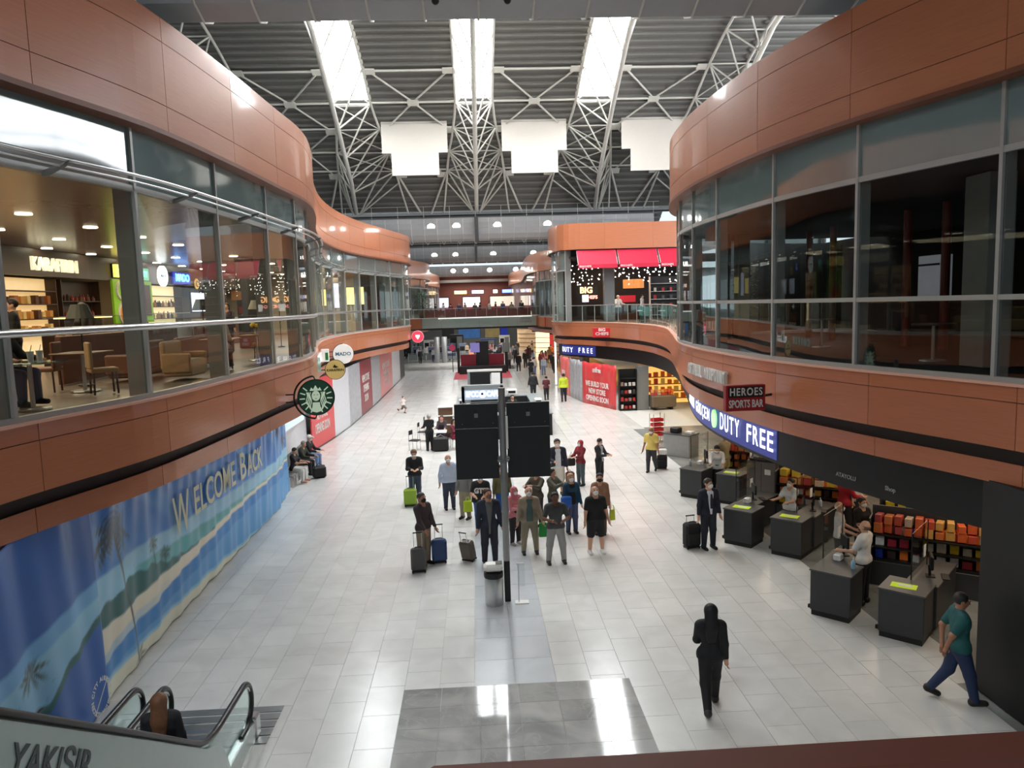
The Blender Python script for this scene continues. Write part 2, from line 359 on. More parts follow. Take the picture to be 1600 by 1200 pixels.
# ---- left side
wl = root('wall_left', 'curving wood-panelled gallery wall with glass shopfronts on the left')
sA = LC.s_at_y(5.0); sB = LC.s_at_y(61); sC = LC.s_at_y(137)
fascia(LC, sA, sB, UP, 2.8, wl, off=.25, back=.35)
fascia(LC, sB, sC, [(9.6, 11.5)], 4.0, wl, off=.25, back=.35, seg=1.2)
strip(LC, sA, sC, 9.52, 9.6, .28, .36, .6, 'fascia_lip', M_woodedge, wl)
ln_ = [LC.s_at_y(q) for q in (5.0, 7.5, 10.05, 12.62, 15.65, 18.7, 21.1, 23.6, 26.4, 29.4)]; ln_ += [ln_[-1]+(sB-ln_[-1])*k/11 for k in range(1, 12)]
glazing(LC, sA, sB, wl, nodes=ln_, fin=.3); glazing(LC, sB, sC, wl, 4.0, fin=.3)
fascia(LC, sA, sB, LO, 2.75, wl, off=.06, back=.3); fascia(LC, sB, sC, [(4.1, 5.06)], 4.0, wl, off=.06, back=.3, seg=1.2)
strip(LC, sA, sC, 5.06, 5.1, .10, .5, .6, 'sill_ledge', M_ledge, wl)
strip(LC, sA, sC, 3.84, 4.12, -.22, .2, .6, 'shadow_gap', M_dark, wl)
fascia(LC, sA, sB, LS, 2.75, wl, off=-.12, back=.25); fascia(LC, sB, sC, LS, 4.0, wl, off=-.12, back=.25, seg=1.2)
def deck(cv, x_out, z0, z1, y0, y1, name, m, par, off=-.3):
    s0, s1 = cv.s_at_y(y0), cv.s_at_y(y1); n = int((s1-s0)/.8); V = []; F = []
    for i in range(n+1):
        x, y, _, _ = cv.at(s0+(s1-s0)*i/n, off)
        V += [(x, y, z0), (x, y, z1), (x_out, y, z1), (x_out, y, z0)]
    for i in range(n):
        k = i*4
        for j in range(4): F.append((k+j, k+(j+1) % 4, k+4+(j+1) % 4, k+4+j))
    F += [(0, 1, 2, 3), (n*4+3, n*4+2, n*4+1, n*4)]
    return link(name, mesh(name, V, F, m), par)
deck(LC, -22, 4.3, 5.08, 5, 137, 'gallery_floor', M_slab2, wl)
deck(LC, -22, 3.5, 3.6, 5, 137, 'gallery_soffit', M_grey, wl, off=-.4)
M_cafeceil = mat('cafe_ceiling', S(150, 128, 112), .22, var=.08, spec=.6)
deck(LC, -22, 8.55, 8.75, 5, 137, 'shop_ceiling', M_cafeceil, wl, off=-.1)
deck(LC, -22, 11.3, 11.5, 5, 137, 'gallery_roof', M_grey, wl, off=-.15)
# ---- right side
wr = root('wall_right', 'curving wood-panelled gallery wall with dark glass shopfront on the right')
rA = RF.s_at_y(5.0); rB = RF.len
fascia(RF, rA, rB, UP, 2.8, wr, off=.25, back=.35)
strip(RF, rA, rB, 9.52, 9.6, .28, .36, .6, 'fascia_lip', M_woodedge, wr)
glazing(RF, rA, rB, wr, mid=6.38, fin=.2, nodes=[RF.s_at_y(q) for q in (5.0, 8.2, 10.8, 13.4, 15.9, 19.0, 21.2, 23.3, 25.6)]+[RF.s_at_y(25.6)+(rB-RF.s_at_y(25.6))*k/4 for k in range(1, 5)])
qA = RC.s_at_y(5.0); qB = RC.s_at_y(61); qC = RC.s_at_y(137)
fascia(RC, qA, qB, LO, 2.75, wr, off=.06, back=.3); fascia(RC, qB, qC, [(4.1, 5.06)], 4.0, wr, off=.06, back=.3, seg=1.2)
strip(RC, qA, qC, 5.06, 5.1, .10, .5, .6, 'sill_ledge', M_ledge, wr)
strip(RC, qA, qC, 3.84, 4.12, -.22, .2, .6, 'shadow_gap', M_dark, wr)
fascia(RC, qA, qB, LS, 2.75, wr, off=-.12, back=.25); fascia(RC, qB, qC, LS, 4.0, wr, off=-.12, back=.25, seg=1.2)
deck(RC, 24, 4.3, 5.08, 5, 137, 'gallery_floor', M_slab2, wr)
deck(RC, 24, 3.5, 3.6, 5, 137, 'gallery_soffit', M_grey, wr, off=-.4)
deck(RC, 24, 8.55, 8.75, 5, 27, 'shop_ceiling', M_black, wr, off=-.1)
deck(RC, 24, 11.3, 11.5, 5, 27, 'gallery_roof', M_grey, wr, off=-.15)
b1 = BC.s_at_y(61)
fascia(BC, 0, b1, [(10.0, 11.75)], 3.4, wr, off=.25, back=.35, seg=.35); fascia(BC, b1, BC.len, [(9.6, 11.5)], 4.0, wr, off=.25, back=.35, seg=1.2)
gq = BC.s_at_y(50.85); gr = BC.s_at_y(76)
glazing(BC, gq, gr, wr, 1.6, z1=8.6, z2=10.0); 
for i in range(13):                                        # squares of tinted glass on the next block
    strip(BC, gr+i*4.5, gr+(i+1)*4.5-.06, 5.15, 9.6, -.02, .05, 1.2, 'tinted_pane', M_spand, wr)
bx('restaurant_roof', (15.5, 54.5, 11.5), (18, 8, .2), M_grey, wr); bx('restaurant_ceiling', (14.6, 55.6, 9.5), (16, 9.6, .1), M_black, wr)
deck(BC, 24, 8.75, 8.9, 58.5, 137, 'shop_ceiling', M_grey, wr, off=-.3); deck(BC, 24, 11.3, 11.5, 58.5, 137, 'gallery_roof', M_grey, wr, off=-.2)
# right shopfront: black bulkhead under the gallery
k0 = RC.s_at_y(8.0); k1 = RC.s_at_y(60)
strip(RC, k0, k1, 2.62, 3.52, -.42, .25, .5, 'black_bulkhead', M_black, wr)
# handrails
def handrail(cv, s0, s1, z, off, label, par_label_cat='handrail', pitch=3.0, canopy=False, r=.035):
    t = thing('canopy_rail' if canopy else 'handrail', label, 'rail')
    rail(cv, s0, s1, z, off, r, 'rail_tube', M_steel, t)
    if canopy: rail(cv, s0, s1, z-.07, off-.12, r*.6, 'rail_tube', M_steel, t)
    n = max(1, round((s1-s0)/pitch)); L_ = (s1-s0)/n
    for i in range(n+1):
        a = cv.at(s0+i*L_, off+(.05 if canopy else 0)); b = cv.at(s0+i*L_, .0)
        if canopy: MB().tube([(b[0], b[1], z-.16), (a[0], a[1], z-.03)], [.05, .022], 6).build('bracket', M_fin, t)
        else: MB().tube([(b[0], b[1], z-.03), (a[0], a[1], z-.03), (a[0], a[1], z)], .018, 6).build('bracket', M_fin, t)
handrail(LC, sA, sB, 6.3, .1, 'steel handrail along the left gallery glass', r=.055)
handrail(LC, sA, sB, 8.66, .42, 'slim steel canopy rail above the left gallery shopfront', canopy=True, r=.03)
# terrace balustrade on the right between the dark shopfront and the red awnings
tb = thing('balustrade', 'frameless glass balustrade along the right terrace below the red awnings', 'balustrade')
u0 = RC.s_at_y(26.5); u1 = RC.s_at_y(54.5); n = 20
for i in range(n):
    a = u0+(u1-u0)*i/n; b = u0+(u1-u0)*(i+1)/n
    strip(RC, a+.02, b-.02, 5.12, 6.18, -.05, .015, .5, 'glass_pane', M_bal, tb, True)
    x, y, nx, ny = RC.at(a, -.06); bx('post', (x, y, 5.65), (.03, .03, 1.1), M_alu, tb, rz=math.atan2(ny, nx))
rail(RC, u0, u1, 6.22, -.055, .028, 'top_rail', M_steel, tb)
# ---- parapet of the crossing the photograph was taken from
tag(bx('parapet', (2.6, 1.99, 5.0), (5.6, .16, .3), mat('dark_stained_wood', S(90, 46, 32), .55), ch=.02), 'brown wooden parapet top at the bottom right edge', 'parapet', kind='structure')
# shell behind
tag(bx('wall_back', (0, -12, 8), (46, .3, 16), M_grey), 'grey wall behind the viewer', 'wall', kind='structure')
tag(bx('wall_clerestory_left', (-25, 24, 17), (.3, 73, 13), M_grey), 'grey side wall closing the roof on the left', 'wall', kind='structure')
tag(bx('wall_far', (0, 139, 6), (46, .3, 14), mat('far_wall', S(120, 60, 48), .5)), 'far end wall of the food court', 'wall', kind='structure')
tag(bx('wall_shop_left', (-15.2, 33, 6.8), (.2, 60, 3.6), mat('cafe_back_wall', S(96, 74, 60), .5)), 'brown back wall of the left cafes', 'wall', kind='structure')
tag(bx('wall_shop_right', (16.2, 40, 1.8), (.2, 66, 3.6), mat('shop_back_wall', S(214, 178, 140), .5)), 'pale back wall of the duty free shop', 'wall', kind='structure')
bx('bar_floor', (12.0, 16.5, 5.09), (11.5, 22.0, .03), M_black, wr) if False else None
def inner(cv, y0, y1, off, z0, z1, name, m, par):
    return strip(cv, cv.s_at_y(y0), cv.s_at_y(y1), z0, z1, off, .1, .6, name, m, par)
inner(RF, 24.5, 31.4, -1.6, 5.1, 8.55, 'bar_end_wall', M_black, wr)
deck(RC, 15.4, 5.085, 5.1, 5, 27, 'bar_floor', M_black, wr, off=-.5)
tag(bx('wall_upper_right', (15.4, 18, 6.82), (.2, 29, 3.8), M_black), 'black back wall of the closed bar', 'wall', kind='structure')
# ================================================================ roof: vaulted deck, skylights, trusses, clad cross beams
Yc, HS, ZE, RISE = 37., 23., 14., 9.2
def roof_z(y): return ZE+RISE*(1-((y-Yc)/HS)**2)
ceil = thing('ceiling', 'vaulted grey ribbed roof with long skylights', 'ceiling', kind='structure')
SX = [-7.6, .4, 8.4]; HWID = 1.2; SK0, SK1 = 23.6, 50.6
segsX = [(-30, SX[0]-HWID), (SX[0]+HWID, SX[1]-HWID), (SX[1]+HWID, SX[2]-HWID), (SX[2]+HWID, 31)]
def deck_mesh(x0, x1, y0, y1, zf, n=40):
    V = []; F = []
    for i in range(n+1):
        y = y0+(y1-y0)*i/n; z = zf(y); V += [(x0, y, z), (x1, y, z), (x1, y, z+.15), (x0, y, z+.15)]
    for i in range(n):
        k = 4*i; F += [(k, k+1, k+5, k+4), (k+2, k+3, k+7, k+6), (k+1, k+2, k+6, k+5), (k+3, k, k+4, k+7)]
    return V, F
for x0, x1 in segsX: link('roof_deck', mesh('roof_deck', *deck_mesh(x0, x1, SK0, SK1, roof_z), M_roof), ceil)
link('roof_deck', mesh('roof_deck', *deck_mesh(-30, 31, 14, SK0, roof_z, 12), M_roof), ceil)
link('roof_deck', mesh('roof_deck', *deck_mesh(-30, 31, SK1, 60, roof_z, 12), M_roof), ceil)
ribm = {}
def rib(x0, x1, y):
    k = round(x1-x0, 3)
    if k not in ribm: ribm[k] = mesh('roof_rib', *(lambda b: (b.v, b.f))(MB().box((0, 0, 0), (x1-x0, .16, .16))), M_rib)
    sl = math.atan(-2*RISE*(y-Yc)/HS**2); o = link('roof_rib', ribm[k], ceil, ((x0+x1)/2, y, roof_z(y)-.06)); o.rotation_euler = (sl, 0, 0)
y = 33.0
while y < 59.4:
    for x0, x1 in (segsX if y < SK1 else [(-30, 31)]): rib(x0, x1, y)
    y += .62 if y < 50 else .52
# skylight panes
for ix, cx in enumerate(SX):
    n = 16
    for i in range(n):
        y0 = SK0+(SK1-SK0)*i/n; y1 = SK0+(SK1-SK0)*(i+1)/n-.05
        V, F = deck_mesh(cx-HWID+.12, cx+HWID-.12, y0, y1, lambda q: roof_z(q)+.1, 1); link('skylight_pane', mesh('skylight_pane', V, F, M_sky), ceil)
    for s in (-1, 1):
        MB().tube([(cx+s*HWID, SK0+(SK1-SK0)*i/24, roof_z(SK0+(SK1-SK0)*i/24)-.03) for i in range(25)], .1, 8).build('skylight_kerb', M_tube, ceil, smooth=True)
# glazed side wall high on the right, seen mirrored in the left shopfront
sw = thing('window_1', 'tall gridded clerestory window wall on the right side of the roof', 'window', kind='structure')
for i in range(14):
    for j in range(3):
        bx('window_pane', (24.5, 12.8+2.4*i, 13.3+1.9*j), (.05, 2.26, 1.78), M_win, sw)
bx('window_wall_base', (24.6, 29, 11.9), (.2, 36, .9), M_grey, sw)
# ---- trusses
ucyl = {}
def strut(a, b, r, par, name='strut', n=6):
    a, b = Vector(a), Vector(b); d = b-a
    if n not in ucyl: ucyl[n] = mesh('strut', *(lambda q: (q.v, q.f))(MB().tube([(0, 0, 0), (0, 0, 1)], 1, n)), M_tube, True)
    o = link(name, ucyl[n], par, a); q = d.to_track_quat('Z', 'Y'); o.rotation_mode = 'QUATERNION'; o.rotation_quaternion = q; o.scale = (r, r, d.length); return o
tw = lambda y: float(np.interp(y, [24, 50.4, 52.5, 55.3, 59], [1.2, 1.2, 1.45, 2.0, 2.4]))
names = ['far left', 'left', 'middle', 'right', 'far right']
for k in range(-2, 3):
    cx = .4+8.0*k; t = thing('roof_truss', 'white tubular roof truss, %s of the five under the vault' % ['leftmost', 'second from left', 'middle', 'second from right', 'rightmost'][k+2], 'truss', (0, 0, 0), group='roof trusses')
    sp = (1 if k > 0 else -1 if k < 0 else 0)
    bot = lambda y: Vector((cx+sp*float(np.interp(y, [24, 41, 49, 55, 59.5], [.4, .55, .85, 1.0, 1.45])), y, float(np.interp(y, [20, 34, 41, 49, 55, 59.6], [19.5, 21.9, 21.5, 18.5, 15.5, 13.9]))))
    top = lambda y, s: Vector((cx+s*tw(y), y, roof_z(y)-.3))
    ys = [25, 28.2, 31.4, 34.6, 37.8, 41, 44.2, 47.3, 50.4, 52.6, 54.6, 56.2]
    MB().tube([bot(q) for q in np.linspace(25, 59.6, 24)], .15, 8).build('bottom_chord', M_tube, t, smooth=True)
    for s in (-1, 1): MB().tube([top(q, s) for q in np.linspace(24, 57.2, 24)], .085, 8).build('top_chord', M_tube, t, smooth=True)
    for i, q in enumerate(ys):
        strut(top(q, -1), top(q, 1), .05, t, 'cross_tube')
        for s in (-1, 1):
            if i+1 < len(ys):
                nb = bot((q+ys[i+1])/2+1.0); strut(top(q, s), nb, .055, t); strut(top(ys[i+1], s), nb, .055, t)
                if i > 6: strut(top(q, s), top(ys[i+1], -s), .045, t, 'diagonal')
    e = bot(59.6)
    for s in (-1, 1):
        for q in (54.6, 56.2, 57.2): strut(top(q, s), (e.x+s*.25, 59.6, 13.8), .06, t, 'leg')
        strut(top(56.2, s), (cx+s*3.6, 59.9, 13.8), .08, t, 'leg'); strut(top(54.6, s), (cx+s*2.6, 59.9, 13.8), .07, t, 'leg')
# bracing between trusses
br = thing('roof_bracing', 'white cross bracing with square node plates between the roof trusses', 'bracing')
plate_me = mesh('node_plate', *(lambda b: (b.v, b.f))(MB().box((0, 0, 0), (.75, .55, .06), ch=.02)), M_tube)
def node(p):
    o = link('node_plate', plate_me, br, p); o.rotation_euler = (math.atan(-2*RISE*(p[1]-Yc)/HS**2), 0, 0)
for k in range(-3, 3):
    xa = .4+8*k; xb = xa+8; xm = (xa+xb)/2
    rz = lambda q: roof_z(q)-.22
    for q in (33.5, 41.0, 47.6, 50.4, 52.6, 54.6, 56.2):
        strut((xa+tw(q), q, rz(q)), (xb-tw(q), q, rz(q)), .075, br, 'purlin_tube')
    for q0, qm, q1 in ((28, 30.8, 33.5), (33.5, 37.2, 41), (47.6, 50.4, 52.8), (52.8, 54.6, 56.6)):
        node((xm, qm, rz(qm)-.05))
        for q in (q0, q1):
            node((xa+tw(q)+.35, q, rz(q)-.05)); node((xb-tw(q)-.35, q, rz(q)-.05))
            strut((xa+tw(q)+.3, q, rz(q)), (xm, qm, rz(qm)), .065, br, 'brace'); strut((xb-tw(q)-.3, q, rz(q)), (xm, qm, rz(qm)), .065, br, 'brace')
# ---- white stepped boards hung between trusses
M_board = mat('white_board', S(214, 206, 196), .55, var=.03)
def board(cx, y, z0, z1, wd, label, step=True):
    t = thing('hanging_board', label, 'board', (cx, y, z0), group='white boards hung from the roof')
    h = z1-z0; zs = h*.38
    poly = [(-wd*.36, 0), (wd*.36, 0), (wd*.36, zs), (wd*.5, zs), (wd*.5, h), (-wd*.5, h), (-wd*.5, zs), (-wd*.36, zs)] if step else [(-wd*.5, 0), (wd*.5, 0), (wd*.5, h), (-wd*.5, h)]
    MB().plate(poly, (0, -.06, 0), (1, 0, 0), (0, 0, 1), -.12).build('panel', M_board, t)
    for s in (-1, 1): MB().tube([(s*wd*.4, 0, h), (s*wd*.4, .15, min(h+1.2, roof_z(min(y, 59))-z0+.1))], .025, 6).build('hanger', M_tube, t)
for cx, lb in ((-3.75, 'left'), (4.5, 'middle'), (12.85, 'right')):
    board(cx, 52.4, 15.5, 19.45, 4.5, 'white stepped board hung between trusses, %s of the three large ones' % lb)
for cx, lb in ((-3.4, 'left'), (4.1, 'right')): board(cx, 63, 14.0, 16.4, 3.6, 'small white board above the clad cross beam, %s one' % lb, False)
# ---- clad cross beams
def clad_beam(y, zb, x0, x1, label, top=True, pw=1.02, flip=False):
    t = thing('clad_beam', label, 'beam', (0, y, zb), kind='structure')
    prof = [(-1.1, 1.75), (-1.1, 1.4), (-1.02, .95), (-.8, .5), (-.45, .16), (0, 0), (.45, .16), (.8, .5), (1.02, .95), (1.1, 1.4), (1.1, 1.75)]
    n = int((x1-x0)/pw); V = []; F = []
    for s in (0, 1):
        for a, b in prof: V.append(((pw-.03)*(s-.5), a, b))
    K = len(prof)
    for i in range(K-1): F.append((i, i+1, K+i+1, K+i))
    V2 = [(v[0], v[1]*.96, v[2]+.03) for v in V]; F += [tuple(j+2*K for j in q[::-1]) for q in F]
    for i in range(K-1): F += [(i, 2*K+i, 2*K+i+1, i+1), (K+i+1, 3*K+i+1, 3*K+i, K+i)]
    pm = mesh('soffit_panel', V+V2, F, M_soffit)
    for i in range(n): link('soffit_panel', pm, t, (x0+pw*(i+.5), 0, 0))
    rm = mesh('rib', *(lambda q: (q.v, q.f))(MB().tube([(0, a*1.02, b-.015) for a, b in prof], .022, 6)), M_tube)
    for i in range(n+1): link('rib', rm, t, (x0+pw*i, 0, 0))
    MB().box(((x0+x1)/2, 0, 1.78), (x1-x0, 2.2, .06)).build('top_deck', M_grey, t)
    if top:
        MB().tube([(x0, -1.05, 2.7), (x1, -1.05, 2.7)], .025, 6).build('walkway_rail', M_tube, t); MB().tube([(x0, -1.05, 2.25), (x1, -1.05, 2.25)], .02, 6).build('walkway_rail', M_tube, t)
        for i in range(0, n+1, 2): MB().tube([(x0+pw*i, -1.05, 1.8), (x0+pw*i, -1.05, 2.7)], .022, 6).build('rail_post', M_tube, t)
    return t
b1_ = clad_beam(14.6, 11.87, -13, 15, 'grey ribbed metal clad beam across the top edge', False)
b2_ = clad_beam(60.6, 11.6, -14, 15, 'grey ribbed metal clad beam nearest of the far ones, carrying the roof trusses')
b3_ = clad_beam(90, 11.6, -12, 12, 'second grey clad beam down the hall')
b4_ = clad_beam(132, 11.5, -14, 14, 'last grey clad beam before the food court', False)
def downlight(x, y, z, r, label, tiltx=.6):
    t = thing('downlight', label, 'light', (x, y, z), group='round lights on the clad beams'); t.rotation_euler = (tiltx, 0, 0)
    MB().lathe((0, 0, -.08), [(r*1.15, 0), (r*1.2, .1), (r*.8, .16)], 14).build('housing', M_white, t); MB().lathe((0, 0, -.11), [(r*.95, 0), (r*.98, .035)], 14).build('lamp', M_lamp, t)
od = ['first', 'second', 'third', 'fourth', 'fifth']
for i, x in enumerate((-3.25, -1.25, 2.0, 6.0)): downlight(x, 59.62, 12.75, .3, '%s round lamp from the left on the nearest far beam' % od[i], -.9)
for i, x in enumerate((-4.6, -2.1, 2.4, 7.2)): downlight(x, 89.1, 12.5, .33, '%s round lamp from the left on the second beam' % od[i], -.9)
for i, x in enumerate((-8.2, -3.6, -1.4, 2.8, 7.4)): downlight(x, 130.95, 12.55, .42, '%s round lamp from the left on the last beam' % od[i], -.9)
for i, x in enumerate((-4.0, -1.6, 2.8, 7.6)): downlight(x, 136.6, 12.5, .34, '%s round lamp from the left above the food court signs' % od[i], 0)
# cameras hung under the near beam
for x, lb in ((-.52, 'left'), (.78, 'right')):
    t = thing('security_camera', 'small white domed security camera under the near beam, %s one' % lb, 'camera', (x, 13.95, 11.98))
    MB().lathe((0, 0, -.02), [(.075, 0), (.09, .08), (.09, .22)], 12).build('housing', M_white, t); MB().ball((0, 0, -.03), .07, 10, 6).build('dome', M_black, t)
# tie column hanging down the middle line of each far beam
for y, lb in ((59.4, 'nearest'), (88.8, 'second')):
    tag(MB().box((.35, y-.12, 12.4), (.28, .18, 2.0), ch=.02).build('service_duct', mat('dark_grey_paint', S(70, 70, 70), .5)), 'dark vertical service duct on the middle of the %s far beam' % lb, 'duct')
# ---- bays beyond
def bay(y0, y1, rise, label, skw):
    t = thing('ceiling_bay', label, 'ceiling', kind='structure'); yc = (y0+y1)/2; hs = (y1-y0)/2; zf = lambda q: 13.7+rise*(1-((q-yc)/hs)**2)
    xs = [(-22, SX[0]-skw), (SX[0]+skw, SX[1]-skw), (SX[1]+skw, SX[2]-skw), (SX[2]+skw, 22)]
    for a, b in xs: link('roof_deck', mesh('roof_deck', *deck_mesh(a, b, y0+10, y1-11, zf, 14), M_roof), t)
    link('roof_deck', mesh('roof_deck', *deck_mesh(-22, 22, y0, y0+10, zf, 8), M_roof), t); link('roof_deck', mesh('roof_deck', *deck_mesh(-22, 22, y1-11, y1, zf, 8), M_roof), t)
    for c in SX: link('skylight_pane', mesh('skylight_pane', *deck_mesh(c-skw+.05, c+skw-.05, y0+10, y1-11, lambda q: zf(q)+.05, 12), M_sky), t)
    for q in np.arange(y0+1, y1, 1.6): bx('roof_rib', (0, q, zf(q)-.05), (44, .2, .14), M_rib, t)
    for k in range(-7, 8):                     # webs of the cross truss standing on the far beam
        x = k*1.9+.4
        strut((x, y1-1, 13.7), (x+.95, y1-2.5, 15.2), .06, t, 'web'); strut((x+.95, y1-2.5, 15.2), (x+1.9, y1-1, 13.7), .06, t, 'web')
    strut((-14, y1-2.5, 15.2), (15, y1-2.5, 15.2), .09, t, 'chord')
bay(61.5, 90, 5.5, 'second roof bay with skylights beyond the nearest far beam', 1.1)
bay(91, 131, 5.0, 'third roof bay with skylights further down the hall', 1.1)
tag(bx('ceiling_flat', (0, 136, 12.6), (44, 9, .2), M_grey), 'flat grey ceiling above the food court end', 'ceiling', kind='structure')
bk = thing('ceiling_near', 'grey roof over the crossing behind the near beam, with one added skylight', 'ceiling', kind='structure')
bx('roof_deck', (-19.4, 1.5, 17.6), (21.2, 26, .2), M_roof, bk); bx('roof_deck', (12.3, 1.5, 17.6), (37.4, 26, .2), M_roof, bk); bx('roof_deck', (SX[0], 8.5, 17.6), (2.5, 12, .2), M_roof, bk)
bx('skylight_pane', (SX[0], -3.75, 17.7), (2.4, 12.3, .06), M_sky, bk)  # unseen skylight, added on the left alone to light the near floor
bx('roof_end', (0, 14.4, 15.8), (61, .2, 3.7), M_roof, bk)
# ================================================================ left side: banner, hoardings, signs, cafes, escalators
# ---- the long welcome banner: printed cloth (print = colour attribute), hung with folds
def smooth(a, b, x): t = np.clip((x-a)/(b-a), 0, 1); return t*t*(3-2*t)
def ban_x(y): return np.interp(y, [8, 11.5, 13, 15.4, 20.6, 24, 26.4], [-6.42, -6.47, -6.55, -6.65, -6.72, -6.70, -6.98])
def band(Y, pts, amp=.0, fr=3.): return np.interp(Y, [p[0] for p in pts], [p[1] for p in pts])+amp*np.sin(Y*fr)*np.sin(Y*fr*.37+1)
def cloth_mat():
    m = bpy.data.materials.new('printed_banner_cloth'); m.use_nodes = True; nt = m.node_tree; N = nt.nodes
    p = N['Principled BSDF']; p.inputs['Roughness'].default_value = .32; p.inputs['Specular IOR Level'].default_value = .45
    a = N.new('ShaderNodeVertexColor'); a.layer_name = 'print'; nt.links.new(a.outputs[0], p.inputs['Base Color']); return m
M_cloth = cloth_mat()
def printed_sheet(name, label, y0, y1, z0f, z1f, paint, fold, dx=0., res=.035, cat='banner'):
    ny = int((y1-y0)/res); nz = int(3.55/res); Y = np.linspace(y0, y1, ny+1); T = np.linspace(0, 1, nz+1); YY, TT = np.meshgrid(Y, T, indexing='ij')
    ZZ = z0f(YY)+(z1f(YY)-z0f(YY))*TT; XX = ban_x(YY)+dx+fold(YY, ZZ)
    V = np.stack([XX, YY, ZZ], -1).reshape(-1, 3); i = np.arange(ny)[:, None]*(nz+1)+np.arange(nz)[None]; i = i.ravel(); F = np.stack([i, i+nz+1, i+nz+2, i+1], -1)
    me = bpy.data.meshes.new(name); me.from_pydata(V.tolist(), [], F.tolist()); me.materials.append(M_cloth); me.polygons.foreach_set('use_smooth', [True]*len(F))
    ca = me.color_attributes.new('print', 'FLOAT_COLOR', 'POINT'); c = paint(YY, ZZ).reshape(-1, 3); c = np.concatenate([c, np.ones((len(c), 1))], 1); ca.data.foreach_set('color', c.astype(np.float32).ravel())
    o = link(name, me); md = o.modifiers.new('cloth_thickness', 'SOLIDIFY'); md.thickness = .006; return tag(o, label, cat)
BL = dict(navy=S(46, 104, 184), blue=S(66, 138, 216), mid=S(118, 182, 230), light=S(154, 208, 234), teal=S(96, 176, 182), hill=S(44, 104, 104), sand=S(236, 228, 206), sea=S(68, 142, 210), pale=S(190, 210, 216), palm=S(62, 74, 72), cream=S(238, 238, 216))
def mixc(c, m, col): return c*(1-m[..., None])+np.array(col)*m[..., None]
def step(d, s=.02): return np.clip(.5+d/s*.5, 0, 1)
def palm_mask(Y, Z, cy, cz, L, nf=9, seed=0, droop=.5, wd=.16):
    rg = np.random.RandomState(seed); m = np.zeros_like(Y)
    for k in range(nf):
        a = math.radians(-50+280*k/(nf-1)); ln = L*rg.uniform(.8, 1.1); ca, sa = math.cos(a), math.sin(a)
        t = np.clip(((Y-cy)*ca+(Z-cz+0)*sa)/ln, 0, 1); py = cy+ca*ln*t; pz = cz+sa*ln*t-droop*L*t*t
        d = np.hypot(Y-py, (Z-pz)); w_ = wd*L*np.sin(PI*np.clip(t*.95+.05, 0, 1))*(.75+.35*np.sin(t*60)); m = np.maximum(m, step(w_-d, .03))
    return m
def paint_main(Y, Z):
    c = np.ones(Y.shape+(3,))*np.array(BL['blue']); k = smooth(1.9, 3.4, Z)
    c = mixc(c, k*.6, BL['navy']); c = mixc(c, .35*step(np.sin(Y*2.3+Z*4)-.55, .3), BL['mid'])
    hor = band(Y, [(11, 1.92), (14.4, 1.88), (16.2, 1.72), (19.4, 1.52), (24, 1.4), (27, 1.5)])
    c = mixc(c, step(hor+.22-Z, .03), BL['light']); c = mixc(c, step(hor-.12-Z, .03)*smooth(13.5, 14.2, Y), BL['teal'])
    hill = band(Y, [(11.8, 1.5), (12.3, 1.6), (12.8, 1.62), (13.7, 1.68), (14.4, 1.58), (15.6, 1.32), (17, 1.2), (27, 1.2)], .05, 9)
    c = mixc(c, step(hill-Z), BL['hill']); sand = band(Y, [(11.8, 1.27), (13, 1.2), (16.7, 1.17), (19.4, 1.25), (22.2, 1.3), (27, 1.25)], .015, 2)
    c = mixc(c, step(sand-Z), BL['sand']); sea = band(Y, [(11.8, .66), (13, .75), (14.6, .76), (15.9, .92), (17.9, 1.02), (21, 1.2), (27, 1.2)], .03, 2.2)
    c = mixc(c, step(sea+.16-Z)*smooth(16, 13, Y), BL['pale']); c = mixc(c, step(sea-Z), BL['sea']); c = mixc(c, step(sea-.3-Z)*.6, BL['mid'])
    low = band(Y, [(11.8, .34), (13.6, .25), (14.8, .32), (16.5, .24), (18.4, .22), (20.4, .04), (27, -.1)], .03, 2.5)
    c = mixc(c, step(low+.07-Z), BL['light']); c = mixc(c, step(low-Z), BL['cream'])
    tr = np.interp(Z, [0, 1.2, 1.9, 2.9], [13.55, 13.36, 13.1, 12.78]); c = mixc(c, step(.035-np.abs(Y-tr), .02)*step(2.8-Z), BL['palm'])
    c = mixc(c, .9*palm_mask(Y, Z, 12.8, 2.75, 1.0, 11, 3, .55, .13), BL['palm']); c = mixc(c, palm_mask(Y, Z, 13.6, .12, .3, 7, 5, .1, .08), BL['palm'])
    for cy, cz, h in ((14.6, 1.95, .55), (15.12, 1.58, .3), (24.6, 2.6, 1.3), (25.6, 2.0, .8)):
        c = mixc(c, palm_mask(Y, Z, cy, cz, .32 if h < .7 else .6, 9, 2, .5, .12), BL['palm']); c = mixc(c, step(.02-np.abs(Y-cy-.04*(cz-Z)), .02)*step(cz-Z)*step(Z-cz+h), BL['palm'])
    return c
def paint_first(Y, Z):
    c = np.ones(Y.shape+(3,))*np.array(BL['navy']); l = band(Y, [(9.5, 1.85), (10.9, 2.1), (11.65, 2.15), (12, 2.2)])
    c = mixc(c, step(l-Z, .03), BL['mid']); c = mixc(c, step(l-.28-Z, .03), BL['light']); c = mixc(c, .5*step(l-.55-Z, .3), BL['mid'])
    h = band(Y, [(9.5, 1.0), (10.4, .98), (10.8, 1.25), (11.3, 1.4), (12, 1.62)], .03, 11); c = mixc(c, step(h-Z, .02), BL['hill']); c = mixc(c, step(h-.14-Z, .02), BL['navy'])
    c = mixc(c, palm_mask(Y, Z, 10.05, 1.55, .42, 9, 8, .4, .12), BL['palm']); return c
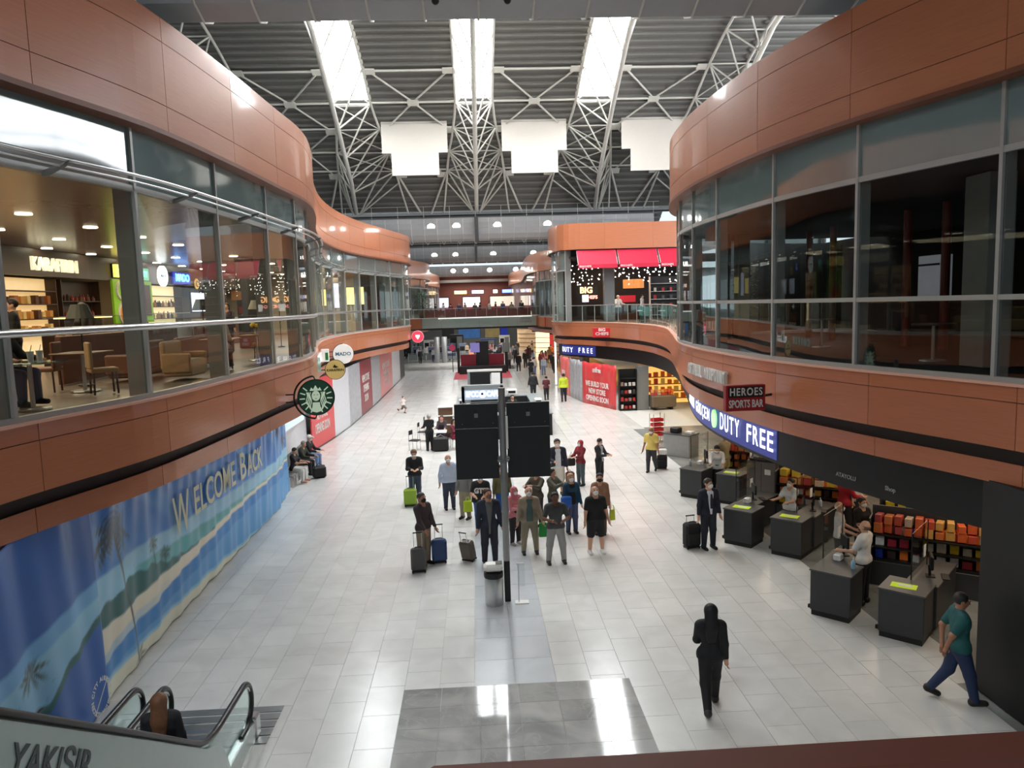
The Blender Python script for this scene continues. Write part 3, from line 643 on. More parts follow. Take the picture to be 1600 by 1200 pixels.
fold1 = lambda Y, Z: .05*np.sin(Y*2.1+.5*np.sin(Z))*(.4+.2*Z)*np.exp(-((Y-12.4)/2.2)**2)+.022*np.sin(Y*5.3+Z*.8)+.012*np.sin(Y*11-Z*2)
b_main = printed_sheet('welcome_banner', 'long blue beach banner reading WELCOME BACK on the left wall', 11.75, 26.4, lambda Y: .015+.02*np.abs(np.sin(Y*1.7)), lambda Y: 3.5+0*Y, paint_main, fold1, .05)
b_first = printed_sheet('beach_banner', 'dark blue banner sheet with palm and round airport seal, nearest the escalators', 8.4, 12.0, lambda Y: .02+0*Y, lambda Y: 3.5+0*Y, paint_first, lambda Y, Z: .04*np.sin(Y*4.2)*(.3+.25*Z)+.015*np.sin(Y*9+Z), .14)
M_bantext = mat('banner_lettering', S(226, 226, 196), .5, var=.02)
def wall_letters(txt, yc, zc, size, width, par, dx=.12, bold=.012, sh=0.):
    me = text_mesh(txt, size, .002, bold, M_bantext, space=1.0, shear=sh); xs = [v.co.x for v in me.vertices]; k = width/(max(xs)-min(xs)); me.transform(Matrix.Scale(k, 4, (1, 0, 0)))
    o = link('lettering', me, par, (float(ban_x(yc))+dx, yc, zc)); sl = math.atan2(float(ban_x(yc+2)-ban_x(yc-2)), 4.); o.rotation_euler = (PI/2, 0, PI/2-sl); return o
me_w = wall_letters('W', 16.0, 2.12, 1.25, .95, b_main); wall_letters('ELCOME', 18.25, 2.18, .92, 3.0, b_main); wall_letters('B', 20.45, 2.2, 1.05, .5, b_main); wall_letters('ACK', 21.55, 2.12, .86, 1.45, b_main)
ring = 'CITY AIRPORT SABIHA GOKCEN '
for i, ch in enumerate(ring):
    if ch == ' ': continue
    a = PI*.85-2*PI*i/len(ring); me = text_mesh(ch, .1, .001, .004, M_white); o = link('seal_letter', me, b_first, (float(ban_x(11.55))+.26, 11.55+.27*math.cos(a), .42+.27*math.sin(a)))
    o.rotation_euler = (Matrix.Rotation(PI/2, 3, 'Z') @ Matrix.Rotation(PI/2, 3, 'X') @ Matrix.Rotation(a-PI/2, 3, 'Z')).to_euler()
o = MB().box((0, 0, 0), (.004, .62, .02)).build('seal_line', M_white, b_first, loc=(float(ban_x(11.55))+.26, 11.55, .42)); o.rotation_euler = (.75, 0, 0)
# wall behind the banner and the hoardings
wlb = tag(bx('wall_lower_left', (-9.4, 32, 1.75), (.3, 62, 3.5), M_white), 'white ground floor wall on the left', 'wall', kind='structure')
bx('wall_lower_left_step', (-7.6, 17, 1.75), (.3, 19, 3.5), M_white, wlb)
M_red = mat('red_hoarding', S(214, 62, 66), .3, var=.05); M_redp = mat('pale_red_hoarding', S(228, 112, 108), .28, var=.05); M_maroon = mat('maroon_hoarding', S(140, 26, 44), .35)
M_photo = mat('grey_printed_photo', S(168, 168, 172), .28, var=.45, scale=3.5); M_lightp = mat('pale_hoarding', S(214, 214, 218), .25, var=.1)
lhx = lambda y: float(np.interp(y, [33, 34.2, 39, 48.7, 70], [-7.7, -7.55, -7.1, -6.9, -6.86]))
lh = [(33.6, 37.2, M_red, 'red', 'YENI MAGAZA\nNEW STORE\nOPENING SOON'), (37.2, 40.6, M_lightp, 'white printed', ''), (40.6, 44.2, M_photo, 'grey photo printed', ''), (44.2, 48.4, M_maroon, 'dark red', 'NEW STORE\nOPENING\nSOON'), (48.4, 52.6, M_photo, 'grey photo printed', ''), (52.6, 60.0, M_redp, 'pale red', 'NEW STORE\nOPENING\nSOON'), (60, 66, M_lightp, 'white', ''), (66, 70, M_black, 'black', '')]
for i, (a, b, m, cn, tx) in enumerate(lh):
    x0, x1 = lhx(a), lhx(b); L_ = math.hypot(x1-x0, b-a); ang = math.atan2(b-a, x1-x0)
    t = thing('hoarding_panel', '%s shop hoarding, %s from the seats along the left wall' % (cn, ['first', 'second', 'third', 'fourth', 'fifth', 'sixth', 'seventh', 'eighth'][i]), 'hoarding', ((x0+x1)/2, (a+b)/2, 0), ang, group='shop hoardings on the left')
    bx('sheet', (0, .04, 1.66), (L_-.03, .06, 3.28), m, t, ch=.008)
    bx('foot_rail', (0, .06, .05), (L_-.03, .1, .08), M_grey, t)
    if tx: lettering(tx, .62, M_white, t, (-L_*.05, -.0, 1.55), 0, .004, .012, width=L_*.62)
# recess wall with light box posters by the seats
t = thing('light_box', 'blue and white lit poster on the wall behind the seats', 'poster', (-7.75, 30.0, 0), PI/2)
bx('frame', (0, .06, 2.35), (5.6, .12, 1.5), M_steel, t); bx('print', (0, -.01, 2.35), (5.4, .02, 1.34), mat('poster_print', S(176, 206, 232), .25, var=.3, scale=1.5, emit=(.7, .85, 1), es=.5), t)
tag(bx('wall_recess', (-7.95, 30, 1.75), (.15, 7.2, 3.5), M_lightp), 'pale recess wall behind the seats', 'wall', kind='structure')
# seats by the wall
def seat_unit(y, lb):
    t = thing('waiting_seat', lb, 'seat', (-7.25, y, 0), PI/2, group='seats against the left wall')
    bx('seat_pan', (0, -.12, .43), (.54, .5, .05), M_grey, t, ch=.02); bx('backrest', (0, .16, .72), (.54, .05, .5), M_grey, t, ch=.02)
    for s in (-1, 1): MB().tube([(s*.22, -.3, 0), (s*.22, -.28, .41)], .018, 6).build('leg', M_steel, t); MB().tube([(s*.22, .12, 0), (s*.22, .14, .7)], .018, 6).build('leg', M_steel, t)
for i in range(6): seat_unit(27.1+.62*i, 'grey waiting seat, %s in the row from the banner end' % ['first', 'second', 'third', 'fourth', 'fifth', 'sixth'][i])

# ---- signs on the left gallery
def sign_root(name, label, loc, rz): return thing(name, label, 'sign', loc, rz)
def arc_pts(r, a0, a1, n, y=0.): return [(r*math.cos(math.radians(a0+(a1-a0)*i/n)), y, r*math.sin(math.radians(a0+(a1-a0)*i/n))) for i in range(n+1)]
def disc(r, th, m, par, name='disc', y=0., n=36):
    return MB().plate([(r*math.cos(2*PI*i/n), r*math.sin(2*PI*i/n)) for i in range(n)], (0, y+th/2, 0), (1, 0, 0), (0, 0, 1), th).build(name, m, par)
M_signgreen = mat('sign_green', S(22, 66, 46), .4, var=.05, emit=S(22, 66, 46), es=.15); M_signpale = mat('sign_pale_green', S(206, 226, 200), .4, var=.03, emit=S(206, 226, 200), es=.3)
t = sign_root('round_sign', 'round green coffee shop sign with crowned long-haired figure, on a bracket', (-4.22, 19.3, 4.22), .12); t.scale = (.9, .9, .9)
disc(.5, .1, M_signgreen, t, 'sign_face'); MB().tube(arc_pts(.5, 0, 360, 40), .035, 6).build('rim', M_black, t)
MB().tube(arc_pts(.62, 95, 265, 20), .03, 6).build('bracket_arc', M_black, t)
for z in (-.11, .11): MB().tube([(-1.02, 0, z), (-.58, 0, z)], .022, 6).build('bracket_arm', M_black, t)
bx('bracket_plate', (-1.04, 0, 0), (.03, .1, .46), M_black, t)
MB().tube([(0, 0, .5), (-.05, 0, .62)], .02, 6).build('bracket_arm', M_black, t); MB().tube([(-.05, 0, -.62), (0, 0, -.5)], .02, 6).build('bracket_arm', M_black, t)
f = MB()                                           # emblem in relief: crown, face, wavy hair, side fins
f.plate([(-.17, .2), (-.12, .3), (-.07, .24), (0, .36), (.07, .24), (.12, .3), (.17, .2)], (0, -.06, 0), (1, 0, 0), (0, 0, 1), .012)
f.plate([(.12*math.cos(q), .05+.15*math.sin(q)) for q in np.linspace(0, 2*PI, 18)[:-1]], (0, -.06, 0), (1, 0, 0), (0, 0, 1), .012)
f.plate([(-.1, -.14), (.1, -.14), (.13, -.4), (0, -.44), (-.13, -.4)], (0, -.06, 0), (1, 0, 0), (0, 0, 1), .012); f.build('emblem_figure', M_signpale, t)
for s in (-1, 1):
    for k in range(4):
        MB().tube([(s*(.15+.035*k+.02*math.sin(i*1.3+k)), -.06, .16-.07*i) for i in range(9-k)], .014, 5).build('emblem_hair', M_signpale, t)
    for k in range(6):
        a = math.radians(40-22*k); MB().plate([(.31, -.018), (.46, -.012), (.46, .02), (.31, .018)], (0, -.06, 0), (s*math.cos(a), 0, math.sin(a)), (-s*math.sin(a), 0, math.cos(a)), .012 if s > 0 else -.012).build('emblem_fin', M_signpale, t)
M_eye = mat('sign_dark', S(20, 50, 38), .5)
for s in (-1, 1): bx('emblem_eye', (s*.045, -.075, .08), (.04, .01, .014), M_eye, t)
bx('emblem_mouth', (0, -.075, -.03), (.05, .01, .012), M_eye, t)
# channel letters following the wall
def curve_letters(cv, s_c, z, txt, size, width, m, par, off=.1, depth=.05, bold=.015):
    n = len(txt); dirn = -1 if cv.side == 'R' else 1
    for i, ch in enumerate(txt):
        if ch == ' ': continue
        s = s_c+dirn*((i+.5)/n-.5)*width*1.; x, y, nx, ny = cv.at(s, off)
        me = text_mesh(ch, size, depth, bold, m); slot = width/n; xs_ = [v.co.x for v in me.vertices]; wl_ = max(xs_)-min(xs_); me.transform(Matrix.Scale(min(1, slot*.86/wl_), 4, (1, 0, 0)) @ Matrix.Translation((-(max(xs_)+min(xs_))/2, 0, 0))); o = link('letter', me, par, (x, y, z)); o.rotation_euler = (PI/2, 0, cv.ang(s))
M_tealch = mat('teal_letter', S(150, 190, 176), .35, var=.03, emit=S(150, 190, 176), es=.25)
t = thing('letter_sign', 'pale green COFFEE letters on the left gallery fascia behind the round green sign', 'sign')
curve_letters(LC, LC.s_at_y(26.3), 4.55, 'COFFEE', .42, 3.2, M_tealch, t)
t = thing('letter_sign', 'white KARAFIRIN letters on the left gallery fascia', 'sign'); curve_letters(LC, LC.s_at_y(18.6), 4.5, 'KARAFIRIN', .34, 3.0, M_white, t) if False else curve_letters(LC, LC.s_at_y(30.6), 4.5, 'KARAFIRIN', .38, 3.0, glow('white_letter', (1, 1, 1), .6), t)
M_gold = mat('sign_gold', S(216, 190, 118), .4, var=.03, emit=S(216, 190, 118), es=.25)
t = sign_root('round_sign', 'round gold bakery sign reading KARAFIRIN on the left gallery edge', (-5.35, 28.0, 4.22), .12)
disc(.36, .1, M_gold, t, 'sign_face'); MB().tube(arc_pts(.36, 0, 360, 36), .025, 6).build('rim', M_black, t)
lettering('KARAFIRIN', .13, M_black, t, (0, -.056, -.02), 0, .002, .004, width=.62); MB().plate([(-.09, .1), (.02, .06), (.13, .1), (.04, .14), (-.02, .2), (-.05, .14)], (0, -.06, 0), (1, 0, 0), (0, 0, 1), .006).build('bird_emblem', M_black, t)
MB().tube([(-.7, 0, 0), (-.36, 0, 0)], .02, 6).build('bracket_arm', M_black, t)
M_signwhite = mat('sign_white', S(240, 242, 244), .35, var=.02, emit=(1, 1, 1), es=.3)
t = sign_root('round_sign', 'round white lit sign reading MADO above the gold bakery sign', (-5.38, 30.0, 4.68), .12)
disc(.4, .12, M_signwhite, t, 'sign_face'); MB().tube(arc_pts(.4, 90, 270, 20), .03, 6).build('rim', M_black, t)
lettering('MADO', .2, mat('mado_teal', S(70, 130, 160), .5), t, (0, -.066, 0), 0, .004, .006, width=.62)
for z in (-.1, .1): MB().tube([(-.85, 0, z), (-.4, 0, z)], .018, 6).build('bracket_arm', M_black, t)
t = sign_root('box_sign', 'small lit white and green projecting box sign beside the MADO disc', (-5.98, 29.4, 4.68), .12)
bx('sign_box', (0, 0, 0), (.3, .08, .5), M_signwhite, t, ch=.015); bx('green_panel', (.06, -.045, -.04), (.12, .01, .3), mat('logo_green', S(60, 160, 90), .4), t)
t = sign_root('round_sign', 'round red lit sign with scalloped rim at the far end of the left gallery', (-4.35, 55.3, 4.25), .1)
disc(.42, .1, mat('sign_red', S(226, 60, 84), .4, emit=S(226, 60, 84), es=.5), t, 'sign_face'); MB().tube(arc_pts(.42, 0, 360, 30), .05, 6).build('rim', mat('sign_pink', S(240, 190, 196), .4), t)
MB().plate([(-.16, .14), (.16, .14), (.17, .02), (0, -.22), (-.17, .02)], (0, -.055, 0), (1, 0, 0), (0, 0, 1), .01).build('heart_emblem', M_signwhite, t)
MB().tube([(-.62, 0, 0), (-.42, 0, 0)], .02, 6).build('bracket_arm', M_black, t)

# ---- escalators
M_escglass = glass('escalator_glass', (.82, .91, .88), .06, .6); M_rub = mat('black_handrail_rubber', S(34, 34, 34), .35); M_cladesc = mat('escalator_cladding', S(206, 212, 210), .22, metal=.5, var=.05)
def escalator(xl, xr, label, near_text=False):
    """descends from the crossing (near, z 5) to the hall floor (y about 11)"""
    t = thing('escalator', label, 'escalator', (0, 0, 0)); yb = 9.1; sl = math.tan(math.radians(35))
    zf = lambda y: 0. if y > yb else min(5.0, (yb-y)*sl)
    ys = [11.0, 10.2, 9.6, 9.1, 8.7, 7.5, 6, 4.5, 3, 1.5, .6]
    for nm, x in (('balustrade', xl), ('balustrade', xr)):
        pts = []
        for a in np.linspace(-80, 90, 12): pts.append((x, 10.55+.33*math.cos(math.radians(a)), .64+.33*math.sin(math.radians(a))))
        pts = [(x, 10.3, .31), (x, 10.55, .3)]+pts[1:]
        tail = [(x, 10.2, .97), (x, 9.6, .97), (x, 9.35, .985), (x, 9.1, 1.03), (x, 8.85, 1.14), (x, 8.6, 1.31)]+[(x, y, zf(y)+.97) for y in (7.5, 6, 4.5, 3, 1.5, .6)]
        path = pts+tail
        MB().tube(path, .042, 8).build('handrail', M_rub, t, smooth=True)
        MB().tube([(p[0], p[1]-.0, p[2]-.05 if p[2] > .6 else p[2]+.045) for p in pts[8:]+tail], .02, 6).build('handrail_guide', M_steel, t)
        low = [(10.82, .36)]+[(y, zf(y)+.28) for y in (10.4, 9.6, 9.1, 8.4, 6, 3, .6)]; upp = [(p[1], p[2]-.05) for p in pts[6:]+tail]; 
        poly = [(a, b) for a, b in upp]+[(a, b) for a, b in low[::-1]]
        V = [(x-.006, a, b) for a, b in poly]+[(x+.006, a, b) for a, b in poly]; n = len(poly); F = [tuple(range(n)), tuple(range(2*n-1, n-1, -1))]+[(i, (i+1) % n, n+(i+1) % n, n+i) for i in range(n)]
        link('glass_panel', mesh('glass_panel', V, F, M_escglass), t)
        s = 1 if x == xr else -1
        low2 = [(10.95, .0), (10.95, .3)]+[(y, zf(y)+.3) for y in (10.4, 9.1, .6)]+[(.6, zf(.6)-.5), (8.2, 0.)]
        V = [(x-.07, a, b) for a, b in low2]+[(x+.07, a, b) for a, b in low2]; n = len(low2); F = [tuple(range(n)), tuple(range(2*n-1, n-1, -1))]+[(i, (i+1) % n, n+(i+1) % n, n+i) for i in range(n)]
        link('skirt', mesh('skirt', V, F, M_cladesc), t)
        MB().box((x, 10.86, .18), (.18, .24, .36), ch=.03).build('newel_base', M_steel, t)
    sm = mesh('step', *(lambda q: (q.v, q.f))(MB().box((0, 0, 0), (xr-xl-.16, .4, .2))), mat('step_metal', S(120, 122, 124), .4, metal=.7, var=.25, scale=2, stretch=(30, .2, 1)))
    y = yb
    while y > 1.0:
        link('step', sm, t, ((xl+xr)/2, y-.2, zf(y)-.02+.1)); y -= .4
    bx('comb_plate', ((xl+xr)/2, 10.1, .012), (xr-xl-.14, 1.95, .024), M_steel, t)
    for i in range(5): bx('comb_groove', ((xl+xr)/2, 9.5+.36*i, .026), (xr-xl-.16, .05, .008), M_fin, t)
    return t
e1 = escalator(-4.83, -3.63, 'escalator carrying a long-haired woman, nearest the hall middle')
e2 = escalator(-6.38, -5.25, 'empty escalator beside the blue banner')
M_grate = mat('grate_metal', S(150, 152, 152), .35, metal=.6, var=.05)
t = thing('floor_grate', 'slotted metal landing plate at the foot of the near escalator', 'grate', (-4.3, 11.15, 0))
for i in range(5): bx('plate', (.05, -.42+.22*i, .008), (1.75, .17, .014), M_grate, t)
poly = [(9.3, .92), (9.1, .96), (8.85, 1.07), (8.6, 1.24), (7.5, (9.1-7.5)*math.tan(math.radians(35))+.9), (2.0, 5.87), (2.0, 3.9), (8.4, .1), (10.6, .1), (10.6, .34), (9.6, .34)]
MB().plate(poly, (-3.56, 0, 0), (0, 1, 0), (0, 0, 1), .02).build('side_cladding', mat('pale_green_cladding', S(176, 190, 184), .2, var=.05, spec=.7), e1)
lettering('U  YAKIŞIR', .34, mat('escalator_lettering', S(70, 76, 78), .5), e1, (-3.53, 5.6, 3.02), PI/2+0, .002, .004)
for o in e1.children:
    if o.name.startswith('lettering'): o.rotation_euler = (PI/2, math.radians(0), PI/2); o.rotation_euler = (Matrix.Rotation(PI/2, 3, 'Z') @ Matrix.Rotation(PI/2, 3, 'X') @ Matrix.Rotation(math.radians(-35), 3, 'Z')).to_euler()
# ================================================================ upper floor interiors
FZ = 5.1
# ---- left cafes: shopfront band at x -13
M_header = mat('brown_header', S(84, 66, 56), .4); M_beige = mat('beige_wall', S(196, 176, 148), .5); M_shelf = mat('dark_shelf_wood', S(64, 42, 30), .45)
M_warmglow = glow('warm_lit_shelf', (1, .58, .22), .75); M_cream = glow('cream_letter', (1, .86, .56), 1.0)
tag(bx('trim_1', (-13.1, 27, 8.14), (.2, 36, .8), M_header), 'brown sign band above the left cafe counters', 'trim', kind='structure')
t = thing('letter_sign', 'cream lit KARAFIRIN letters above the bakery counter', 'sign', (-12.96, 23.8, 8.08), PI/2)
lettering('KARAFIRIN', .58, M_cream, t, (0, 0, 0), 0, .04, .004, width=2.5)
t = thing('box_sign', 'yellow lit sign box next to the bakery in the left cafe', 'sign', (-12.9, 28.1, 8.1), PI/2); bx('sign_face', (0, 0, 0), (1.35, .12, .46), glow('yellow_sign', (1, .8, .12), 1.4), t, ch=.01); bx('sign_frame', (0, .08, 0), (1.4, .06, .5), M_black, t)
t = thing('box_sign', 'green lit sign box with blue letters beside the yellow one', 'sign', (-12.9, 29.5, 8.06), PI/2); bx('sign_face', (0, 0, 0), (1.2, .12, .46), glow('green_sign', (.05, .5, .25), 1.0), t, ch=.01); lettering('DUTY', .3, glow('cyan_letter', (.2, .8, .9), 2.), t, (0, -.07, -.01), 0, .004, .005, width=.9)
t = thing('round_sign', 'round white lit MADO disc in the left cafe', 'sign', (-12.8, 31.3, 8.05), PI/2); disc(.42, .1, glow('white_disc', (.92, .95, 1), 2.4), t, 'sign_face'); lettering('MADO', .2, mat('mado_blue', S(60, 110, 170), .5), t, (0, -.056, 0), 0, .003, .003, width=.6)
t = thing('letter_sign', 'blue lit MADO letters on a dark blue board', 'sign', (-12.9, 33.6, 8.04), PI/2); bx('board', (0, .03, 0), (1.9, .06, .5), mat('navy_board', S(20, 24, 90), .4, emit=(.03, .03, .5), es=1.), t); lettering('MADO', .46, glow('blue_neon', (.05, .35, 1), 3.), t, (0, -.02, 0), 0, .02, .012, width=1.5)
# green fruit-drink panel
t = thing('wall_panel', 'lime green wall panel with white apple outline beside the bakery', 'panel', (-12.98, 28.9, 0), PI/2)
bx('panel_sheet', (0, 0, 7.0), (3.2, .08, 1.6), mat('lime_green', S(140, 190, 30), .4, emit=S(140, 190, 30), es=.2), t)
MB().tube([(-1.0+.4*math.cos(a), -.06, 7.4+.32*math.sin(a)) for a in np.linspace(0, 2*PI, 20)[:-1]], .06, 5, closed=True).build('apple_outline', M_white, t)
MB().tube([(-.9+.45*math.cos(a), -.06, 6.55+.4*math.sin(a)) for a in np.linspace(0, 2*PI, 20)[:-1]], .05, 5, closed=True).build('orange_outline', M_white, t); MB().plate([(-.9+.4*math.cos(a), 6.55+.35*math.sin(a)) for a in np.linspace(0, 2*PI, 18)[:-1]], (0, -.05, 0), (1, 0, 0), (0, 0, 1), .01).build('orange_disc', mat('orange_print', S(240, 150, 40), .5), t)
bx('menu_board', (.75, -.06, 7.05), (1.2, .04, 1.2), mat('menu_dark', S(90, 60, 50), .4), t)
# shelf units with goods
def shelf_unit(name, label, loc, rz, wd, zs, h, m=M_shelf, glowm=None, depth=.35, cat='shelf'):
    t = thing(name, label, cat, loc, rz)
    if glowm: bx('back_panel', (0, depth/2, h/2), (wd, .03, h), glowm, t)
    else: bx('back_panel', (0, depth/2, h/2), (wd, .03, h), m, t)
    for s in (-1, 1): bx('side_panel', (s*wd/2, 0, h/2), (.04, depth, h), m, t)
    for z in zs: bx('shelf_board', (0, 0, z), (wd, depth, .03), m, t)
    return t
goods_n = [0]
def cname(c):
    pal = {'black': (20, 20, 22), 'white': (230, 228, 222), 'grey': (120, 120, 120), 'red': (200, 40, 44), 'dark red': (130, 36, 40), 'orange': (236, 110, 44), 'yellow': (240, 204, 60), 'blue': (30, 60, 170), 'brown': (120, 76, 44), 'dark brown': (64, 42, 32), 'amber': (214, 150, 70), 'cream': (240, 205, 135), 'beige': (180, 170, 150)}
    return min(pal, key=lambda k: sum((a-b)**2 for a, b in zip(pal[k], c)))
def nth(i): return '%d%s' % (i, 'th' if 10 < i % 100 < 14 else {1: 'st', 2: 'nd', 3: 'rd'}.get(i % 10, 'th'))
def goods(loc, rz, wd, zs, pal, label, group, kind='box', n=6, sz=(.14, .1, .16), cat=None, jit=.3):
    """one object for each pack or bottle standing on shelves"""
    ca, sa = math.cos(rz), math.sin(rz); ms = {}
    for c in pal:
        mm = mat('pack_%d_%d_%d' % c, S(*c), .4, var=.25, scale=14)
        if kind == 'box': b = MB().box((0, 0, sz[2]/2), sz, ch=.006)
        else: b = MB().lathe((0, 0, 0), [(sz[0]*.45, 0), (sz[0]*.5, .02), (sz[0]*.5, sz[2]*.58), (sz[0]*.2, sz[2]*.76), (sz[0]*.18, sz[2])], 8)
        ms[c] = mesh('pack' if kind == 'box' else 'bottle', b.v, b.f, mm)
    for z in zs:
        for i in range(n):
            c = random.choice(pal); x = (-.5+(i+.5)/n)*wd*.94; y = random.uniform(-.04, .04)
            o = link({'box': 'product_box', 'bottle': 'bottle'}[kind], ms[c], None, (loc[0]+x*ca-y*sa, loc[1]+x*sa+y*ca, loc[2]+z+.0155), rz+random.uniform(-jit, jit)*.3); lv = '' if len(zs) == 1 else ', %s level' % (['lower', 'upper'] if len(zs) == 2 else ['bottom', 'middle', 'top'] if len(zs) == 3 else ['bottom', 'second', 'third', 'top'])[list(zs).index(z)]; tag(o, '%s %s, %s from the left%s' % (cname(c), label, nth(i+1), lv), cat or ('box' if kind == 'box' else 'bottle'), group)
            o.scale = (random.uniform(.72, 1.0), random.uniform(.8, 1.0), random.uniform(.75, 1.1))
BR = (176, 120, 60); 
kx = -13.4
shelf_unit('bakery_shelf', 'dark bakery shelf with warm lit back, under the KARAFIRIN letters', (kx, 22.6, FZ), PI/2, 3.2, (.9, 1.35, 1.8, 2.2), 2.6, glowm=M_warmglow)
goods((kx, 22.6, FZ), PI/2, 3.2, (.9, 1.35, 1.8), [(214, 150, 70), (170, 96, 40), (240, 200, 130), (90, 50, 30)], 'bread pack on the lit bakery shelf', 'packs on the bakery shelf', n=9, sz=(.2, .2, .26))
t = thing('bakery_counter', 'glass fronted bakery counter heaped with pastries', 'counter', (-11.6, 22.6, FZ), PI/2); bx('body', (0, 0, .45), (3.4, .7, .9), M_shelf, t, ch=.02); bx('glass_front', (0, -.34, 1.15), (3.4, .02, .5), M_pane, t); bx('top_shelf', (0, .05, 1.4), (3.4, .5, .03), M_steel, t); bx('light_strip', (0, .0, 1.36), (3.2, .05, .03), glow('amber_strip', (1, .6, .25), 5.), t)
for i in range(16):
    o = MB().ball((0, 0, .055), .1, 8, 5, 1.6, .8, .55).build('pastry', mat('pastry_crust', S(206, 130, 58), .5, var=.3, scale=12), None, True, (-11.6+random.uniform(-.15, .15), 21.1+.2*i, FZ+.902), random.uniform(0, 3)); tag(o, 'golden pastry on the bakery counter, %s from the left' % nth(i+1), 'pastry', 'pastries on the counter')
shelf_unit('dark_shelf', 'dark shelf with copper pots to the right of the bakery', (kx, 25.7, FZ), PI/2, 2.4, (.9, 1.4, 1.9), 2.6)
goods((kx, 25.7, FZ), PI/2, 2.4, (.9, 1.4, 1.9), [(150, 60, 36), (110, 60, 40), (60, 34, 24)], 'jar beside the bakery', 'copper jars', 'bottle', 9, (.14, .14, .22))
t = thing('display_counter', 'steel and glass serving counter before the lime green panel', 'counter', (-11.8, 28.9, FZ), PI/2); bx('body', (0, 0, .5), (3.0, .7, 1.0), M_steel, t, ch=.02); bx('glass_case', (0, -.1, 1.2), (3.0, .5, .4), M_pane, t); bx('top_board', (0, -.1, 1.42), (3.0, .5, .03), M_steel, t)
shelf_unit('bar_shelf', 'lit back bar with bottles under the MADO signs', (kx, 32.4, FZ), PI/2, 3.6, (1.2, 1.7, 2.15), 2.6, glowm=glow('amber_back', (1, .72, .34), .9))
goods((kx, 32.4, FZ), PI/2, 3.6, (1.2, 1.7), [(60, 40, 30), (190, 140, 60), (230, 210, 180), (120, 40, 36)], 'bottle on the back bar below MADO', 'bottles on the cafe back bar', 'bottle', 16, (.13, .13, .3))
t = thing('cafe_counter', 'dark cafe counter with a white arrow sign below the MADO signs', 'counter', (-11.2, 33.0, FZ), PI/2); bx('body', (0, 0, .55), (4.4, .7, 1.1), mat('walnut_counter', S(84, 46, 32), .4), t, ch=.02); bx('top', (0, -.02, 1.12), (4.5, .8, .05), M_beige, t); bx('sign_board', (-.2, -.38, .8), (1.1, .03, .5), M_black, t)
MB().plate([(-.5, .8), (-.3, .95), (-.3, .85), (0, .85), (0, .75), (-.3, .75), (-.3, .65)], (0, -.4, 0), (1, 0, 0), (0, 0, 1), .004).build('arrow', M_white, t)
t = thing('wall_screen', 'wide pale lit wall screen behind the lamp in the left cafe', 'screen', (-13.0, 36.1, 7.0), PI/2); bx('bezel', (0, .02, 0), (2.9, .06, 1.0), M_black, t); bx('display', (0, -.02, 0), (2.75, .02, .86), glow('screen_lilac', (.72, .74, 1), 1.5), t)
for y, lb in ((35.4, 'gold'), (38.0, 'pink')):
    t = thing('wall_emblem', 'round %s emblem on the brown band right of the blue MADO letters' % lb, 'emblem', (-12.95, y, 7.85), PI/2); disc(.24, .05, mat('emblem_'+lb, S(230, 180, 100) if lb == 'gold' else S(200, 110, 140), .4, emit=S(230, 180, 100) if lb == 'gold' else S(200, 90, 130), es=.6), t, 'disc'); MB().tube(arc_pts(.13, 0, 360, 12, -.03), .02, 5).build('ring', M_shelf, t)
# round lamps in the cafe ceiling
lm = MB().lathe((0, 0, 0), [(.15, 0), (.15, .03)], 14); lme = mesh('ceiling_lamp', lm.v, lm.f, M_warmlamp)
for iy, y in enumerate(np.arange(12.75, 44, 2.55)):
    for ix, x in enumerate((-8.85, -10.95, -12.7)): tag(link('ceiling_lamp', lme, None, (x, y, 8.535)), 'round cafe ceiling lamp, %s along the row %s' % (nth(iy+1), ['nearest the glass', 'in the middle', 'over the counters'][ix]), 'lamp', 'recessed lamps in the cafe ceiling')
tag(bx('cafe_pillar', (-8.75, 29.3, 6.82), (.75, .75, 3.46), M_black, ch=.02), 'square black pillar behind the grey lampshades', 'pillar')
# transverse back wall with lit menu posters further along
tag(bx('wall_cafe_end', (-11.2, 46, 6.82), (8.4, .2, 3.44), M_beige), 'beige end wall of the left cafes with lit posters', 'wall', kind='structure')
for x, wd, lb, c, z, h in ((-9.35, .95, 'left yellow food', (1, .78, .3), 7.2, 1.0), (-7.3, 1.05, 'right yellow food', (1, .82, .36), 7.25, 1.05), (-8.35, .6, 'tall lilac', (.62, .66, 1), 7.3, 1.5)):
    t = thing('lit_poster', '%s poster glowing on the beige cafe end wall' % lb, 'poster', (x, 45.85, z)); bx('frame', (0, .02, 0), (wd+.08, .06, h+.08), M_black, t); bx('print', (0, -.02, 0), (wd, .02, h), mat('print_'+lb[:4]+str(wd), S(230, 190, 90), .4, var=.3, emit=c, es=1.5), t)
bx('poster_blue', (-8.25, 45.84, 6.25), (.7, .03, .5), mat('blue_print', S(30, 60, 130), .4), t if False else None) if False else None
